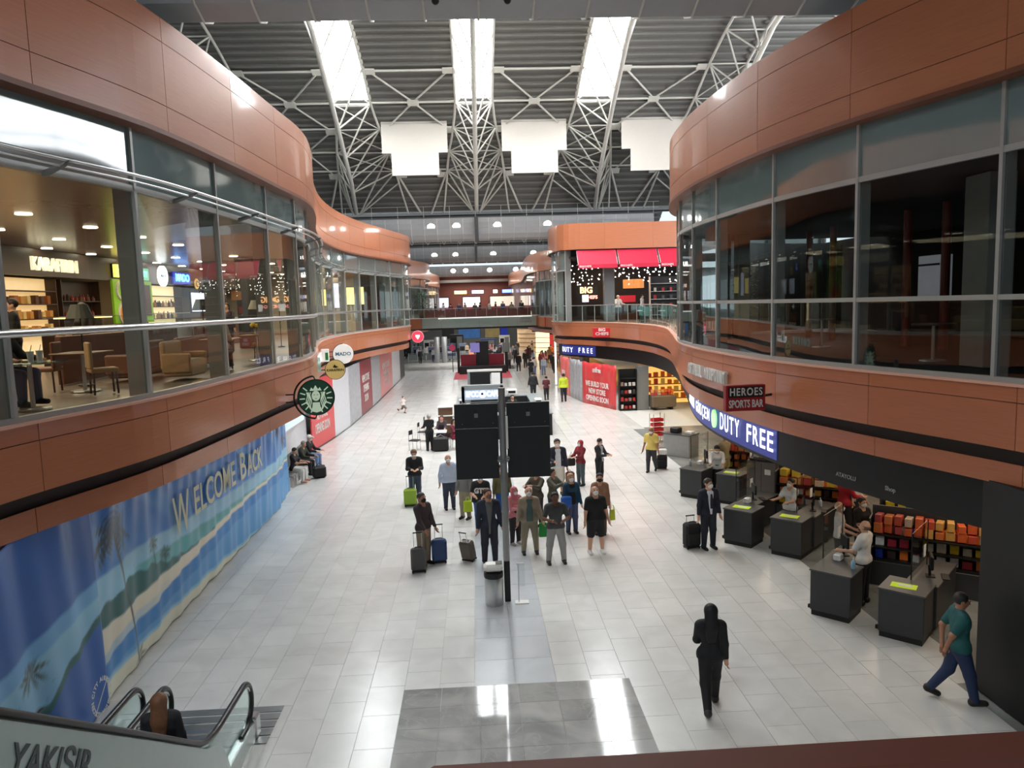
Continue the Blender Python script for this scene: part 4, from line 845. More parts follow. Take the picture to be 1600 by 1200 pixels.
# ---- tables, chairs, lamps by the left glass
def table_lamp(loc, label, sc=1., shade=S(92, 92, 84)):
    t = thing('table_lamp', label, 'lamp', loc); m = mat('lampshade_%d' % int(shade[0]*1000), shade, .6)
    MB().lathe((0, 0, 1.36*sc), [(.26*sc, 0), (.15*sc, .28*sc)], 18).build('lamp_shade', m, t); MB().tube([(0, 0, .02), (0, 0, 1.6*sc)], .014, 6).build('stem', M_black, t); MB().lathe((0, 0, 0), [(.14, 0), (.14, .02), (.03, .04)], 14).build('base', M_black, t)
table_lamp((-7.95, 15.3, FZ), 'dark grey tapered lampshade before the bakery counter'); table_lamp((-7.5, 20.8, FZ), 'dark tapered lampshade in front of the lit wall screen', 1.08, S(50, 52, 46)); table_lamp((-7.4, 25.5, FZ), 'pale grey lampshade before the black pillar', 1.08, S(150, 150, 140)); table_lamp((-7.5, 28.8, FZ), 'pale lampshade right of the black pillar', 1.08, S(130, 128, 118))
M_tbl = glass('table_glass', (.5, .62, .66), .1, .8); M_uph = mat('brown_upholstery', S(112, 70, 48), .55); M_tan = mat('tan_upholstery', S(166, 136, 100), .6)
def cafe_table(x, y, label, rz=0., top=None):
    t = thing('cafe_table', label, 'table', (x, y, FZ), rz, group='cafe tables by the left glass')
    MB().box((0, 0, .72), (.8, .8, .03), ch=.01).build('table_top', top or mat('table_top_wood', S(110, 84, 64), .3), t); MB().tube([(0, 0, .02), (0, 0, .71)], .035, 8).build('pedestal', M_steel, t); MB().lathe((0, 0, 0), [(.26, 0), (.25, .02), (.04, .03)], 16).build('base', M_steel, t); return t
def cafe_chair(x, y, rz, label, m=None):
    t = thing('cafe_chair', label, 'chair', (x, y, FZ), rz, group='cafe chairs by the left glass'); m = m or M_uph
    bx('seat', (0, 0, .43), (.46, .46, .08), m, t, ch=.02); bx('backrest', (0, .21, .7), (.46, .06, .48), m, t, ch=.02)
    for sx in (-1, 1):
        for sy in (-1, 1): MB().tube([(sx*.19, sy*.19, 0), (sx*.18, sy*.18, .4)], .018, 6).build('leg', M_shelf, t)
    return t
def sofa(x, y, rz, wd, label, m):
    t = thing('sofa', label, 'sofa', (x, y, FZ), rz, group='low sofas in the left cafe'); bx('seat', (0, 0, .25), (wd, .6, .36), m, t, ch=.04); bx('backrest', (0, .28, .52), (wd, .12, .6), m, t, ch=.03)
    for s in (-1, 1): bx('arm', (s*wd/2, 0, .36), (.1, .6, .42), m, t, ch=.03)
cafe_table(-6.85, 11.6, 'glass topped cafe table holding two drinks, nearest by the left glass', 0, M_tbl); cafe_chair(-7.3, 10.5, 2.6, 'brown chair at the near end of the left cafe'); cafe_chair(-8.0, 12.1, -1.57, 'brown chair behind the table with the drinks')
for i, dy in enumerate((-.12, .12)):
    t = thing('paper_cup', 'white takeaway cup with straw on the nearest cafe table, %s one' % ('left', 'right')[i], 'cup', (-6.75, 11.6+dy, FZ+.737)); MB().lathe((0, 0, 0), [(.035, 0), (.05, .15), (.052, .16)], 12).build('cup_body', M_white, t); MB().tube([(0, 0, .15), (.02, .02, .25)], .006, 5).build('straw', M_white, t)
cafe_table(-7.4, 14.2, 'cafe table in the second bay of the left glass'); cafe_chair(-6.75, 13.6, 2.2, 'tan stool at the table of the second bay', M_tan); cafe_chair(-8.1, 14.2, -1.4, 'brown chair beyond the table of the second bay')
sofa(-7.5, 16.6, -PI/2, 1.5, 'long brown sofa below the dark lampshade', M_uph); sofa(-6.3, 16.2, PI/2, .9, 'tan low seat close to the left glass', M_tan); sofa(-7.5, 19.2, -PI/2, 2.2, 'brown sofa with its back to the hall in the third bay', M_uph)
cafe_chair(-6.2, 18.2, PI, 'brown chair of the woman sitting by the glass'); cafe_table(-6.5, 19.1, 'cafe table before the seated woman'); cafe_table(-6.3, 21.5, 'cafe table with yellow flowers'); cafe_chair(-6.4, 22.4, 0, 'brown chair at the table with yellow flowers')
t = thing('flower_bunch', 'bunch of yellow flowers on a cafe table', 'flowers', (-6.3, 21.5, FZ+.737)); MB().lathe((0, 0, 0), [(.05, 0), (.07, .16)], 10).build('vase', M_steel, t)
for i in range(7): MB().ball((.11*math.cos(i*.9), .11*math.sin(i*.9), .26+.03*(i % 2)), .055, 8, 5).build('blossom', mat('yellow_petal', S(240, 206, 50), .5), t)
tag(bx('planter_wall', (-8.6, 18.6, FZ+.5), (.12, 6.0, 1.0), mat('brown_partition', S(104, 66, 50), .5), ch=.01), 'low brown partition behind the cafe sofas', 'partition')
# ---- right: closed dark bar
M_rcol = mat('red_lacquer', S(120, 22, 16), .35)
for i, (y, x) in enumerate(((23.9, 11), (22.3, 11), (18.4, 11), (16.85, 11))):
    tag(MB().lathe((x, y, FZ), [(.1, 0), (.1, 3.45)], 12).build('red_column', M_rcol, None, True), 'thin red column in the dark bar, %s from the hall middle' % ['first', 'second', 'third', 'fourth'][i], 'column', 'red columns in the dark bar')
tag(bx('grey_pillar', (9.2, 12.9, 6.82), (.5, .65, 3.42), mat('pillar_grey', S(120, 118, 112), .5), ch=.01), 'square grey pillar just inside the right glass', 'pillar')
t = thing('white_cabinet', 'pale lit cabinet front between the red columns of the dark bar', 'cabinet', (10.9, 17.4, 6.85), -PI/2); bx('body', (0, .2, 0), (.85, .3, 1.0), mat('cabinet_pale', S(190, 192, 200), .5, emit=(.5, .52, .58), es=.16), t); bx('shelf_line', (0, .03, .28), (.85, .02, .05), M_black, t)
tag(bx('wall_light', (11.5, 14.5, 8.0), (.05, .06, .6), mat('strip_lamp', S(200, 200, 196), .5, emit=(1, 1, .95), es=.3)), 'short vertical strip lamp in the dark bar', 'lamp')
tag(bx('pale_pillar', (9.0, 24.6, 6.82), (.4, .4, 3.42), mat('pillar_pale', S(150, 148, 142), .5)), 'pale pillar behind the narrow glass panes on the right', 'pillar')
for y, lb in ((19.2, 'round table in the dark bar near the pale pillar'), (14.4, 'round table in the dark bar near the grey pillar')):
    t = thing('bar_table', lb, 'table', (9.2, y, FZ)); MB().lathe((0, 0, .72), [(.4, 0), (.4, .03)], 20).build('table_top', M_shelf, t); MB().tube([(0, 0, .02), (0, 0, .72)], .035, 8).build('pedestal', M_steel, t); MB().lathe((0, 0, 0), [(.25, 0), (.24, .02)], 14).build('base', M_steel, t)
# plant in the right corner bay
def leafy(name, label, loc, h, r, n, leaf, seed, pot=True, cat='plant'):
    t = thing(name, label, cat, loc); rg = random.Random(seed)
    if pot: MB().lathe((0, 0, 0), [(.2, 0), (.27, .42), (.29, .45)], 14).build('pot', M_black, t)
    MB().tube([(0, 0, .3), (.03, .02, h*.55), (0, 0, h*.8)], [.04, .03, .015], 6).build('trunk', M_shelf, t)
    f = MB()
    for i in range(n):
        a = rg.uniform(0, 2*PI); q = rg.uniform(.15, 1)**.6*r; z = .45+rg.random()**.8*(h-.5); q *= 1-.6*max(0, (z/h-.55)); c = Vector((q*math.cos(a), q*math.sin(a), z)); d = Vector((math.cos(a), math.sin(a), rg.uniform(-.5, .7))).normalized()*leaf; s = d.cross(Vector((0, 0, 1))).normalized()*leaf*.28
        f.add([c, c+d*.5+s, c+d, c+d*.5-s], [(0, 1, 2, 3)])
    o = f.build('foliage', mat('leaf_green', S(62, 92, 58), .5, var=.4, rnd=.2), t); tag(o, kind='stuff'); return t
leafy('potted_tree', 'bushy potted tree behind the narrow right glass panes', (9.6, 26.6, FZ), 2.6, .8, 700, .16, 3)
# ---- restaurant with red awnings
M_awn = mat('red_awning_cloth', S(206, 28, 62), .6, var=.05); M_awnf = mat('awning_frame', S(214, 206, 200), .4)
for i, (a, b) in enumerate(((6.98, 9.68), (9.76, 12.48), (12.56, 15.2))):
    t = thing('awning', 'red cloth awning of the upstairs restaurant, %s of three' % ('left', 'middle', 'right')[i], 'awning', ((a+b)/2, 50.3, 0), group='red awnings'); wd = b-a-.04
    V = [(-wd/2, .0, 9.95), (wd/2, .0, 9.95), (wd/2, -.75, 8.95), (-wd/2, -.75, 8.95)]; V += [(x, y+.02, z-.02) for x, y, z in V]; F = [(3, 2, 1, 0), (4, 5, 6, 7), (0, 1, 5, 4), (1, 2, 6, 5), (2, 3, 7, 6), (3, 0, 4, 7)]
    link('canopy', mesh('canopy', V, F, M_awn), t); bx('valance', (0, -.76, 8.82), (wd, .015, .26), M_awn, t.children[0])
    for s in (-1, 1): MB().tube([(s*wd/2, .0, 8.95), (s*wd/2, -.74, 8.94)], .02, 6).build('arm', M_awnf, t); MB().tube([(s*wd/2, .0, 9.9), (s*wd/2, -.74, 8.96)], .02, 6).build('arm', M_awnf, t)
    lettering('BIGCHEFS', .17, M_white, t, (-wd*.32, -.775, 8.82), 0, .002, .004, width=.8)
rb = tag(bx('wall_restaurant', (11, 57.2, 7.3), (10, .2, 4.4), mat('restaurant_dark', S(34, 22, 20), .6)), 'dark back wall of the upstairs restaurant', 'wall', kind='structure')
tag(bx('restaurant_pillar', (9.3, 51.0, 7.3), (.72, .5, 4.4), mat('pillar_mid', S(104, 104, 104), .5), ch=.01), 'grey pillar between the first two awnings', 'pillar')
bulb = MB().ball((0, 0, 0), .035, 6, 4); bme = mesh('bulb', bulb.v, bulb.f, glow('bulb_white', (1, .95, .85), 14.)); rg = random.Random(5)
for k in range(22):
    x = 6.9+.36*k; L_ = rg.uniform(.5, 1.5)
    if abs(x-9.3) < .4: continue
    t = thing('light_string', 'string of tiny white bulbs behind the red awnings, %s from the left' % nth(k+1), 'light string', (x, 51.6+rg.uniform(-.4, .4), 8.9), group='strings of tiny bulbs'); MB().tube([(0, 0, .65), (0, 0, -L_)], .005, 4).build('wire', M_black, t)
    for j in range(4+int(L_*2)): link('bulb', bme, t, (rg.uniform(-.12, .12), rg.uniform(-.1, .1), .1-rg.uniform(0, L_+.1)))
t = thing('neon_sign', 'orange lit sign reading BIG CHEFS inside the restaurant', 'sign', (8.35, 54.5, 7.2)); bx('backing', (0, .06, -.12), (1.6, .04, 1.1), M_black, t); lettering('BIG', .62, glow('orange_neon', (1, .42, .12), 4.), t, (-.1, 0, .1), 0, .03, .015); lettering('CHEFS', .34, glow('red_neon', (1, .2, .16), 3.), t, (.25, 0, -.42), 0, .02, .008); MB().tube([(0, .08, -.6), (0, .08, -2.1)], .03, 6).build('post', M_black, t)
t = thing('pendant_lamp', 'wide amber drum pendant lamp in the restaurant', 'lamp', (11.5, 53.2, 7.35)); MB().lathe((0, 0, 0), [(.75, 0), (.75, .62)], 22).build('drum_shade', mat('amber_drum', S(190, 100, 40), .5, emit=(1, .42, .12), es=.55), t); MB().tube([(0, 0, .6), (0, 0, 2.1)], .015, 6).build('cord', M_black, t)
t = thing('bar_counter', 'dark restaurant bar with red panel', 'counter', (11.2, 54.6, FZ)); bx('body', (0, 0, .55), (3.6, .7, 1.1), M_shelf, t); bx('red_panel', (.1, .3, 1.5), (1.4, .1, .5), mat('red_lit_panel', S(170, 20, 30), .4, emit=(.6, .04, .06), es=.5), t)
shelf_unit('display_shelf', 'tall white-edged display shelf at the right end of the restaurant', (13.6, 52.0, FZ), 0, 2.4, (.3, .85, 1.4, 1.95, 2.5), 3.0, M_awnf, glowm=M_black)
goods((13.6, 51.9, FZ), 0, 2.4, (.3, .85, 1.4, 1.95), [(230, 226, 220), (160, 40, 40), (60, 60, 66), (200, 196, 180)], 'ornament on the restaurant shelf', 'ornaments on the restaurant shelf', n=4, sz=(.2, .14, .28))
t = thing('notice_stand', 'small white notice on a stand inside the restaurant glass', 'notice', (7.75, 51.6, FZ)); bx('notice', (0, 0, 1.6), (.45, .03, .5), glow('notice_white', (1, .93, .9), .8), t); MB().tube([(0, .02, 0), (0, .02, 1.4)], .02, 6).build('post', M_black, t)
# terrace tables
for i in range(5):
    x, y, nx, ny = RC.at(RC.s_at_y(33+3.2*i), -1.5)
    t = thing('terrace_table', 'white clothed terrace table, %s along the right balustrade' % ['first', 'second', 'third', 'fourth', 'fifth'][i], 'table', (x, y, FZ), .3*i, group='terrace tables'); MB().box((0, 0, .72), (.8, .8, .04), ch=.01).build('table_top', M_white, t); MB().tube([(0, 0, .02), (0, 0, .71)], .035, 8).build('pedestal', M_black, t); MB().lathe((0, 0, 0), [(.26, 0), (.25, .02)], 14).build('base', M_black, t)
    for s in (-1, 1):
        c = thing('terrace_chair', 'teal terrace chair on the %s side of the %s terrace table' % ('near' if s < 0 else 'far', ['first', 'second', 'third', 'fourth', 'fifth'][i]), 'chair', (x+.1*s, y+.75*s, FZ), 0 if s > 0 else PI, group='terrace chairs'); mm = mat('teal_fabric', S(70, 116, 110), .6)
        bx('seat', (0, 0, .43), (.48, .46, .08), mm, c, ch=.02); bx('backrest', (0, .22, .72), (.48, .06, .5), mm, c, ch=.02)
        for a in (-1, 1):
            for b in (-1, 1): MB().tube([(a*.19, b*.19, 0), (a*.19, b*.18, .4)], .016, 6).build('leg', M_black, c)
# ---- signs on the right fascia
t = thing('letter_sign', 'row of white block letters on the right fascia above the red sports bar sign', 'sign'); curve_letters(RC, RC.s_at_y(19.6), 4.47, 'ISTANBUL MIDPOINT', .42, 3.3, M_white, t, off=.14, depth=.05, bold=.008)
t = thing('box_sign', 'red box sign reading HEROES SPORTS BAR projecting from the right fascia', 'sign', (5.72, 15.45, 4.34), .05)
bx('sign_box', (0, 0, 0), (.88, .16, .56), mat('sign_darkred', S(150, 24, 30), .4), t, ch=.015); bx('inner_panel', (0, -.082, .13), (.78, .01, .23), mat('sign_black', S(26, 20, 20), .4), t)
M_let = mat('sign_letter', S(206, 206, 200), .4); lettering('HEROES', .23, M_let, t, (0, -.092, .13), 0, .006, .004, width=.72, space=1.2); lettering('SPORTS BAR', .23, M_let, t, (0, -.088, -.13), 0, .006, .004, width=.76); MB().tube([(.3, .05, 0), (.95, .45, 0)], .03, 6).build('bracket', M_black, t)
t = thing('box_sign', 'small red box sign reading BIG CHEFS on the far right fascia', 'sign', (8.15, 47.6, 4.45), -.35); bx('sign_box', (0, 0, 0), (1.15, .14, .62), mat('sign_red2', S(206, 34, 44), .4), t, ch=.015); lettering('BIG\nCHEFS', .26, M_white, t, (.05, -.075, .05), 0, .004, .008, width=.86)
# ================================================================ people
def surface_net(Fv, org, h):
    """mesh of the zero level of a sampled distance field (naive surface nets)"""
    s = Fv < 0; nx, ny, nz = Fv.shape
    cell = np.zeros((nx-1, ny-1, nz-1), int)
    for a in (0, 1):
        for b in (0, 1):
            for c in (0, 1): cell += s[a:nx-1+a, b:ny-1+b, c:nz-1+c]
    act = (cell > 0) & (cell < 8); idx = -np.ones(act.shape, int); I = np.argwhere(act); idx[act] = np.arange(len(I))
    if len(I) == 0: return [], []
    P = np.zeros((len(I), 3)); C = np.zeros(len(I)); cor = [(a, b, c) for a in (0, 1) for b in (0, 1) for c in (0, 1)]
    val = {q: Fv[I[:, 0]+q[0], I[:, 1]+q[1], I[:, 2]+q[2]] for q in cor}
    for q in cor:
        for ax in range(3):
            if q[ax] == 0:
                r = list(q); r[ax] = 1; r = tuple(r); a, b = val[q], val[r]; m = (a < 0) != (b < 0); t = np.where(m, a/np.where(m, a-b, 1), 0)
                p = np.array(q, float)[None]+0*P; p[:, ax] += t; P[m] += p[m]; C[m] += 1
    V = (I+P/C[:, None])*h+np.array(org); Q = []
    for ax in range(3):
        b_, c_ = [(1, 2), (2, 0), (0, 1)][ax]
        lo = [slice(None)]*3; hi = [slice(None)]*3; lo[ax] = slice(0, -1); hi[ax] = slice(1, None); ch = s[tuple(lo)] != s[tuple(hi)]
        E = np.argwhere(ch); E = E[(E[:, b_] > 0) & (E[:, c_] > 0) & (E[:, b_] < Fv.shape[b_]-1) & (E[:, c_] < Fv.shape[c_]-1)]
        if len(E) == 0: continue
        eb = np.zeros(3, int); eb[b_] = 1; ec = np.zeros(3, int); ec[c_] = 1
        g = lambda A: idx[A[:, 0], A[:, 1], A[:, 2]]; q = np.stack([g(E-eb-ec), g(E-ec), g(E), g(E-eb)], 1)
        fl = s[E[:, 0], E[:, 1], E[:, 2]]; q[~fl] = q[~fl][:, ::-1]; Q.append(q)
    Q = np.concatenate(Q); return V, Q[(Q >= 0).all(1)]
def field(prims, lo, hi, h, k=.025, cuts=()):
    lo = np.array(lo)-2*h; hi = np.array(hi)+2*h; n = np.ceil((hi-lo)/h).astype(int)+1
    X, Y, Z = np.meshgrid(*[lo[i]+h*np.arange(n[i]) for i in range(3)], indexing='ij'); D = None
    for a, b, ra, rb, fl in prims:
        a = np.array(a, float); b = np.array(b, float); sy = 1/fl
        px, py, pz = X-a[0], (Y-a[1])*sy, Z-a[2]; bx_, by_, bz_ = b[0]-a[0], (b[1]-a[1])*sy, b[2]-a[2]; L2 = bx_*bx_+by_*by_+bz_*bz_+1e-9
        t = np.clip((px*bx_+py*by_+pz*bz_)/L2, 0, 1); d = np.sqrt((px-t*bx_)**2+(py-t*by_)**2+(pz-t*bz_)**2)-(ra+(rb-ra)*t)
        if D is None: D = d
        else:
            hh = np.clip(.5+.5*(D-d)/k, 0, 1); D = D*(1-hh)+d*hh-k*hh*(1-hh)
    for f in cuts: D = np.maximum(D, f(X, Y, Z))
    return surface_net(D, lo, h)
def bounds(prims):
    A = np.array([[*np.minimum(p[0], p[1])-max(p[2], p[3]), *np.maximum(p[0], p[1])+max(p[2], p[3])] for p in [(np.array(a, float), np.array(b, float), r, s) for a, b, r, s, f in prims]])
    return A[:, :3].min(0), A[:, 3:].max(0)
def cl(name, rgb, rough=.75): return mat('cloth_%s_%d_%d_%d' % (name, *rgb), S(*rgb), rough, var=.14, scale=9)
SKIN = [(214, 166, 138), (196, 146, 116), (170, 118, 90), (120, 82, 62)]
def bend(p, a, side=0.): a = math.radians(a); return Vector((math.sin(math.radians(side)), -math.sin(a)*math.cos(math.radians(side)), -math.cos(a)*math.cos(math.radians(side))))
def person(x, y, rot, label, h=1.74, top=(40, 40, 44), bottom=(40, 44, 56), pose='stand', armL=(4, 7, 12, 0), armR=(4, 7, 12, 0), hair='short', hc=(40, 30, 26), mask=None, sleeves='long', legs='trousers', shoes=(24, 22, 22), bulk=1., z=0., res=.022, skin=0, group=None, jacket=None, female=False, lean=0., headyaw=0., headpitch=0., logo=None, legsep=3., stride=22, inner=None, tie=None):
    """standing, walking or sitting figure facing local -Y; rot in degrees turns it about the vertical"""
    o = thing('person', label, 'person', (x, y, z), math.radians(rot), group); hs = h; fw = .9 if female else 1.
    hipz = .515
    if pose == 'stand': LG = [(2, -4, -legsep), (2, -4, legsep)]
    elif pose == 'walk': LG = [(stride, -6, -2), (-stride*.8, -24, 2)]
    elif pose == 'run': LG = [(48, -70, -2), (-30, -55, 2)]
    elif pose == 'sit': LG = [(84, -82, -6), (86, -84, 6)]
    J = {}; V3 = lambda *a: Vector(a)
    for i, (s, (th, kn, ab)) in enumerate(zip((-1, 1), LG)):
        hp = V3(s*.052*fw, 0, hipz); k = hp+bend(0, th, ab)*.245; a = k+bend(0, th+kn, ab*.5)*.235; J[i] = (hp, k, a, th+kn)
    low = min(J[0][2].z, J[1][2].z)-.04
    dz = -low if pose != 'sit' else (.47/h+.05)-hipz
    up = V3(0, 0, dz); ln = math.radians(lean)
    def T(p):                                       # lean of the trunk about the hips
        p = Vector(p); q = p-V3(0, 0, hipz); return V3(q.x, q.y*math.cos(ln)-q.z*math.sin(ln), hipz+q.z*math.cos(ln)+q.y*math.sin(ln))+up
    def HD(p):                                      # head turn and nod
        p = Vector(p)-V3(0, 0, .885); yv, pv = math.radians(headyaw), math.radians(headpitch); p = Matrix.Rotation(yv, 3, 'Z') @ (Matrix.Rotation(pv, 3, 'X') @ p); return T(p+V3(0, 0, .885))
    bk = bulk; M = lambda pr: [(tuple(Vector(a)*hs), tuple(Vector(b)*hs), ra*hs, rb*hs, f) for a, b, ra, rb, f in pr]
    torso = [(T((-.035*fw, 0, .525)), T((.035*fw, 0, .525)), .078*bk, .078*bk, .78), (T((0, 0, .56)), T((0, 0, .69)), .08*bk*fw, .082*bk*fw, .74), (T((-.045*fw, 0, .755)), T((.045*fw, 0, .755)), .08*(bk*.6+.4)*fw, .08*(bk*.6+.4)*fw, .74), (T((-.09*fw, .005, .804)), T((.09*fw, .005, .804)), .037, .037, .95), (T((0, .01, .838)), T((.085*fw, .006, .812)), .03, .034, 1), (T((0, .01, .838)), T((-.085*fw, .006, .812)), .03, .034, 1)]
    if female: torso.append((T((-.04, -.035, .74)), T((.04, -.035, .74)), .04, .04, 1))
    head = [(HD((0, .008, .946)), HD((0, -.006, .928)), .054, .05, 1), (HD((0, -.016, .906)), HD((0, -.026, .898)), .036, .026, 1), (HD((0, -.056, .93)), HD((0, -.068, .916)), .006, .009, 1), (HD((-.05, .008, .932)), HD((-.05, .008, .918)), .011, .008, 1), (HD((.05, .008, .932)), HD((.05, .008, .918)), .011, .008, 1), (T((0, .008, .82)), HD((0, .004, .89)), .035, .032, 1)]
    arms = []; HANDS = []
    for s, (pf, ab, el, tw_) in ((-1, armL), (1, armR)):
        sh = T((s*.114*fw, .004, .802)); u = V3(s*math.sin(math.radians(ab)), -math.sin(math.radians(pf)), -math.cos(math.radians(pf))*math.cos(math.radians(ab))); u.normalize(); e = sh+u*.172
        a2 = math.radians(pf+el); f_ = V3(s*math.sin(math.radians(ab-tw_)), -math.sin(a2), -math.cos(a2)); f_.normalize(); wv = e+f_*.15; pm = wv+f_*.042
        arms.append((sh, e, wv, pm)); HANDS.append((wv, pm, f_, s))
    body = list(torso)+list(head); 
    for sh, e, wv, pm in arms: body += [(sh, e, .032, .025, 1), (e, wv, .025, .017, 1), (wv, pm, .017, .021, .8)]
    LEGS = []
    for i in (0, 1):
        hp, k, a, fa = J[i]; hp, k, a = hp+up, k+up, a+up; ft = math.radians(max(min(fa, 30), -60)); fd = V3(0, -math.cos(ft), -math.sin(ft)*.0+math.sin(-ft)*.0); toe = a+V3(0, -.085*math.cos(ft), -.02-.06*math.sin(-ft)*1.0 if ft < 0 else -.02+.05*math.sin(ft)); heel = a+V3(0, .02, -.015)
        LEGS.append((hp, k, a, toe, heel)); body += [(hp, k, .062*(bk*.5+.5), .042, 1), (k, a, .043, .026, 1), (heel, toe, .022, .018, 1)]
    bp = M(body); lo, hi = bounds(bp); Vb, Fb = field(bp, lo, hi, res, .02*hs); Vb = Vb.tolist(); Fb = [tuple(q) for q in Fb.tolist()]; mi = [0]*len(Fb)
    hb = MB()                                       # five separate fingers on each palm, slightly curled
    for wv, pm, f_, s in HANDS:
        w0, p0 = Vector(wv)*hs, Vector(pm)*hs; side = f_.cross(V3(0, 0, 1)); side = side.normalized() if side.length > .2 else V3(0, 1, 0); side = (V3(0, -1, 0)-f_*f_.dot(V3(0, -1, 0))); side = side.normalized() if side.length > .2 else V3(1, 0, 0); inn = f_.cross(side).normalized()*(1 if s < 0 else -1)
        for q, (o_, L_) in enumerate(((-.5, .05), (-.17, .058), (.17, .055), (.5, .044))):
            b0 = p0+side*(-o_*.042*hs/1.74*1.0)+f_*.008*hs; b1 = b0+f_*L_*.5*hs+inn*.006*hs; b2 = b1+(f_*.7+inn*.7)*L_*.45*hs; hb.tube([b0-f_*.02, b1, b2], [.0062*hs, .0055*hs, .004*hs], 5)
        tb_ = w0+(p0-w0)*.55+side*.016*hs; hb.tube([tb_, tb_+(side*.8+f_*.5)*.024*hs, tb_+(side*.6+f_*1.2)*.034*hs], [.0075*hs, .0065*hs, .0048*hs], 5)
    n0 = len(Vb); Vb += [tuple(v) for v in hb.v]; Fb += [tuple(i+n0 for i in q) for q in hb.f]; mi += [0]*len(hb.f)
    eb = MB()
    for s in (-1, 1):
        c = HD((s*.022, -.0565, .938))*hs; eb.ball(c, .0075*hs, 6, 4, 1.2, .6, .6); c2 = HD((s*.022, -.0575, .95))*hs; eb.ball(c2, .009*hs, 6, 4, 1.5, .5, .3)
    c = HD((0, -.0535, .902))*hs; nE = len(eb.f); n0 = len(Vb); Vb += [tuple(v) for v in eb.v]; Fb += [tuple(i+n0 for i in q) for q in eb.f]; mi += [1]*nE
    mb_ = MB().ball(c, .011*hs, 6, 4, 1.5, .5, .35); n0 = len(Vb); Vb += [tuple(v) for v in mb_.v]; Fb += [tuple(i+n0 for i in q) for q in mb_.f]; mi += [2]*len(mb_.f)
    me = mesh('body', Vb, Fb, [mat('skin_%d' % skin, S(*SKIN[skin]), .55, var=.06), mat('eye_dark', S(30, 22, 20), .4), mat('lip_%d' % skin, tuple(c*.6 for c in S(*SKIN[skin])), .5)], True); me.polygons.foreach_set('material_index', mi); link('body', me, o)
    def garment(name, prims, m, cuts=(), k=.02, r=res, lb=None):
        pr = M(prims); lo, hi = bounds(pr); V, F = field(pr, lo, hi, r, k*hs, cuts)
        if len(V): 
            q = link(name, mesh(name, V, F, m, True), o)
            if lb: q['label'] = lb
            return q
    off = .010; plane = lambda p, nrm: (lambda X, Y, Z, p=Vector(p)*hs, n_=Vector(nrm).normalized(): (X-p.x)*n_.x+(Y-p.y)*n_.y+(Z-p.z)*n_.z)
    grow = lambda pr, d: [(a, b, ra+d, rb+d, f) for a, b, ra, rb, f in pr]
    zaxis = (T((0, 0, 1))-T((0, 0, 0))).normalized()
    # upper garment
    tp = grow(torso[1:] if legs not in ('dress', 'abaya') else torso, off); hem = .50 if not female else .49
    if jacket == 'long': hem = .40; tp += [(T((-.04, 0, .52)), T((.04, 0, .52)), .09*bk, .09*bk, .8), (T((-.045, 0, .34)), T((.045, 0, .34)), .09*bk, .09*bk, .8)]
    else: tp += [(T((-.046*fw, 0, .53)), T((.046*fw, 0, .53)), .088*bk, .088*bk, .84), (T((-.046*fw, 0, .45)), T((.046*fw, 0, .45)), .088*bk, .088*bk, .84)]
    for sh, e, wv, pm in arms:
        if sleeves == 'long': tp += [(sh, e, .042, .035, 1), (e, e+(wv-e)*.93, .035, .026, 1)]
        elif sleeves == 'short': tp += [(sh, sh+(e-sh)*.72, .043, .038, 1)]
    nk0 = T((0, -.006, .84))*hs; zc = T((0, 0, .826)).z*hs; cu = [plane(T((0, 0, hem)), -zaxis), lambda X, Y, Z: np.where(Z > zc-(nk0.y-Y)*.5, .043*hs-np.sqrt((X-nk0.x)**2+(Y-nk0.y)**2), -1.)]
    garment('jacket' if jacket else 'shirt', tp, cl('top', top), cu)
    if inner:
        iv = [(T((0, -.016, .60)), T((0, -.016, .80)), .087*bk*fw, .076, .76), (T((0, -.016, .46)), T((0, -.016, .6)), .096*bk, .09*bk, .82)]
        garment('shirt_front', iv, cl('inner', inner), [lambda X, Y, Z: np.abs(X)-((.05 if jacket == 'open' else .014)+(.0 if jacket == 'open' else .035)*np.clip((Z/hs-.55)/.25, 0, 1))*hs, plane(T((0, 0, hem+.01)), -zaxis), lambda X, Y, Z: Y+.01, plane(T((0, -.02, .832)), zaxis)], r=min(res, .018))
        if tie: MB().tube([T((0, -.085, .80))*hs, T((0, -.092, .72))*hs, T((0, -.09, .60))*hs], [.012*hs, .02*hs, .022*hs], 6).build('tie', cl('tie', tie), o)
    if legs in ('trousers', 'shorts'):
        bp_ = grow(torso[:1], .007)+[(T((0, 0, .53)), T((0, 0, .60)), .083*bk, .083*bk, .78)]; cu = []
        for hp, k, a, toe, heel in LEGS:
            if legs == 'trousers': bp_ += [(hp, k, .068*(bk*.5+.5), .05, 1), (k, a+(a-k)*.02, .049, .036, 1)]
            else: bp_ += [(hp, k+(hp-k)*.08, .074*(bk*.5+.5), .062, 1)]
        garment('trousers' if legs == 'trousers' else 'shorts', bp_, cl('bottom', bottom), [plane(T((0, 0, .60)), zaxis)])
    elif legs in ('skirt', 'dress', 'abaya'):
        zb = {'skirt': .22, 'dress': .3, 'abaya': .06}[legs]; garment('skirt', [(V3(-.02, 0, .56)+up, V3(-.02, 0, zb)+up*0, .085*bk, .12, .85), (V3(.02, 0, .56)+up, V3(.02, 0, zb), .085*bk, .12, .85)], cl('bottom', bottom), [lambda X, Y, Z: zb*hs-Z])
    for hp, k, a, toe, heel in LEGS: garment('shoe', [(heel, toe, .031, .026, 1), (heel+V3(0, 0, .012), a+V3(0, 0, .004), .032, .032, 1)], cl('shoe', shoes, .5), [lambda X, Y, Z, b=min(heel.z, toe.z)-.024: b*hs-Z], r=min(res, .018))
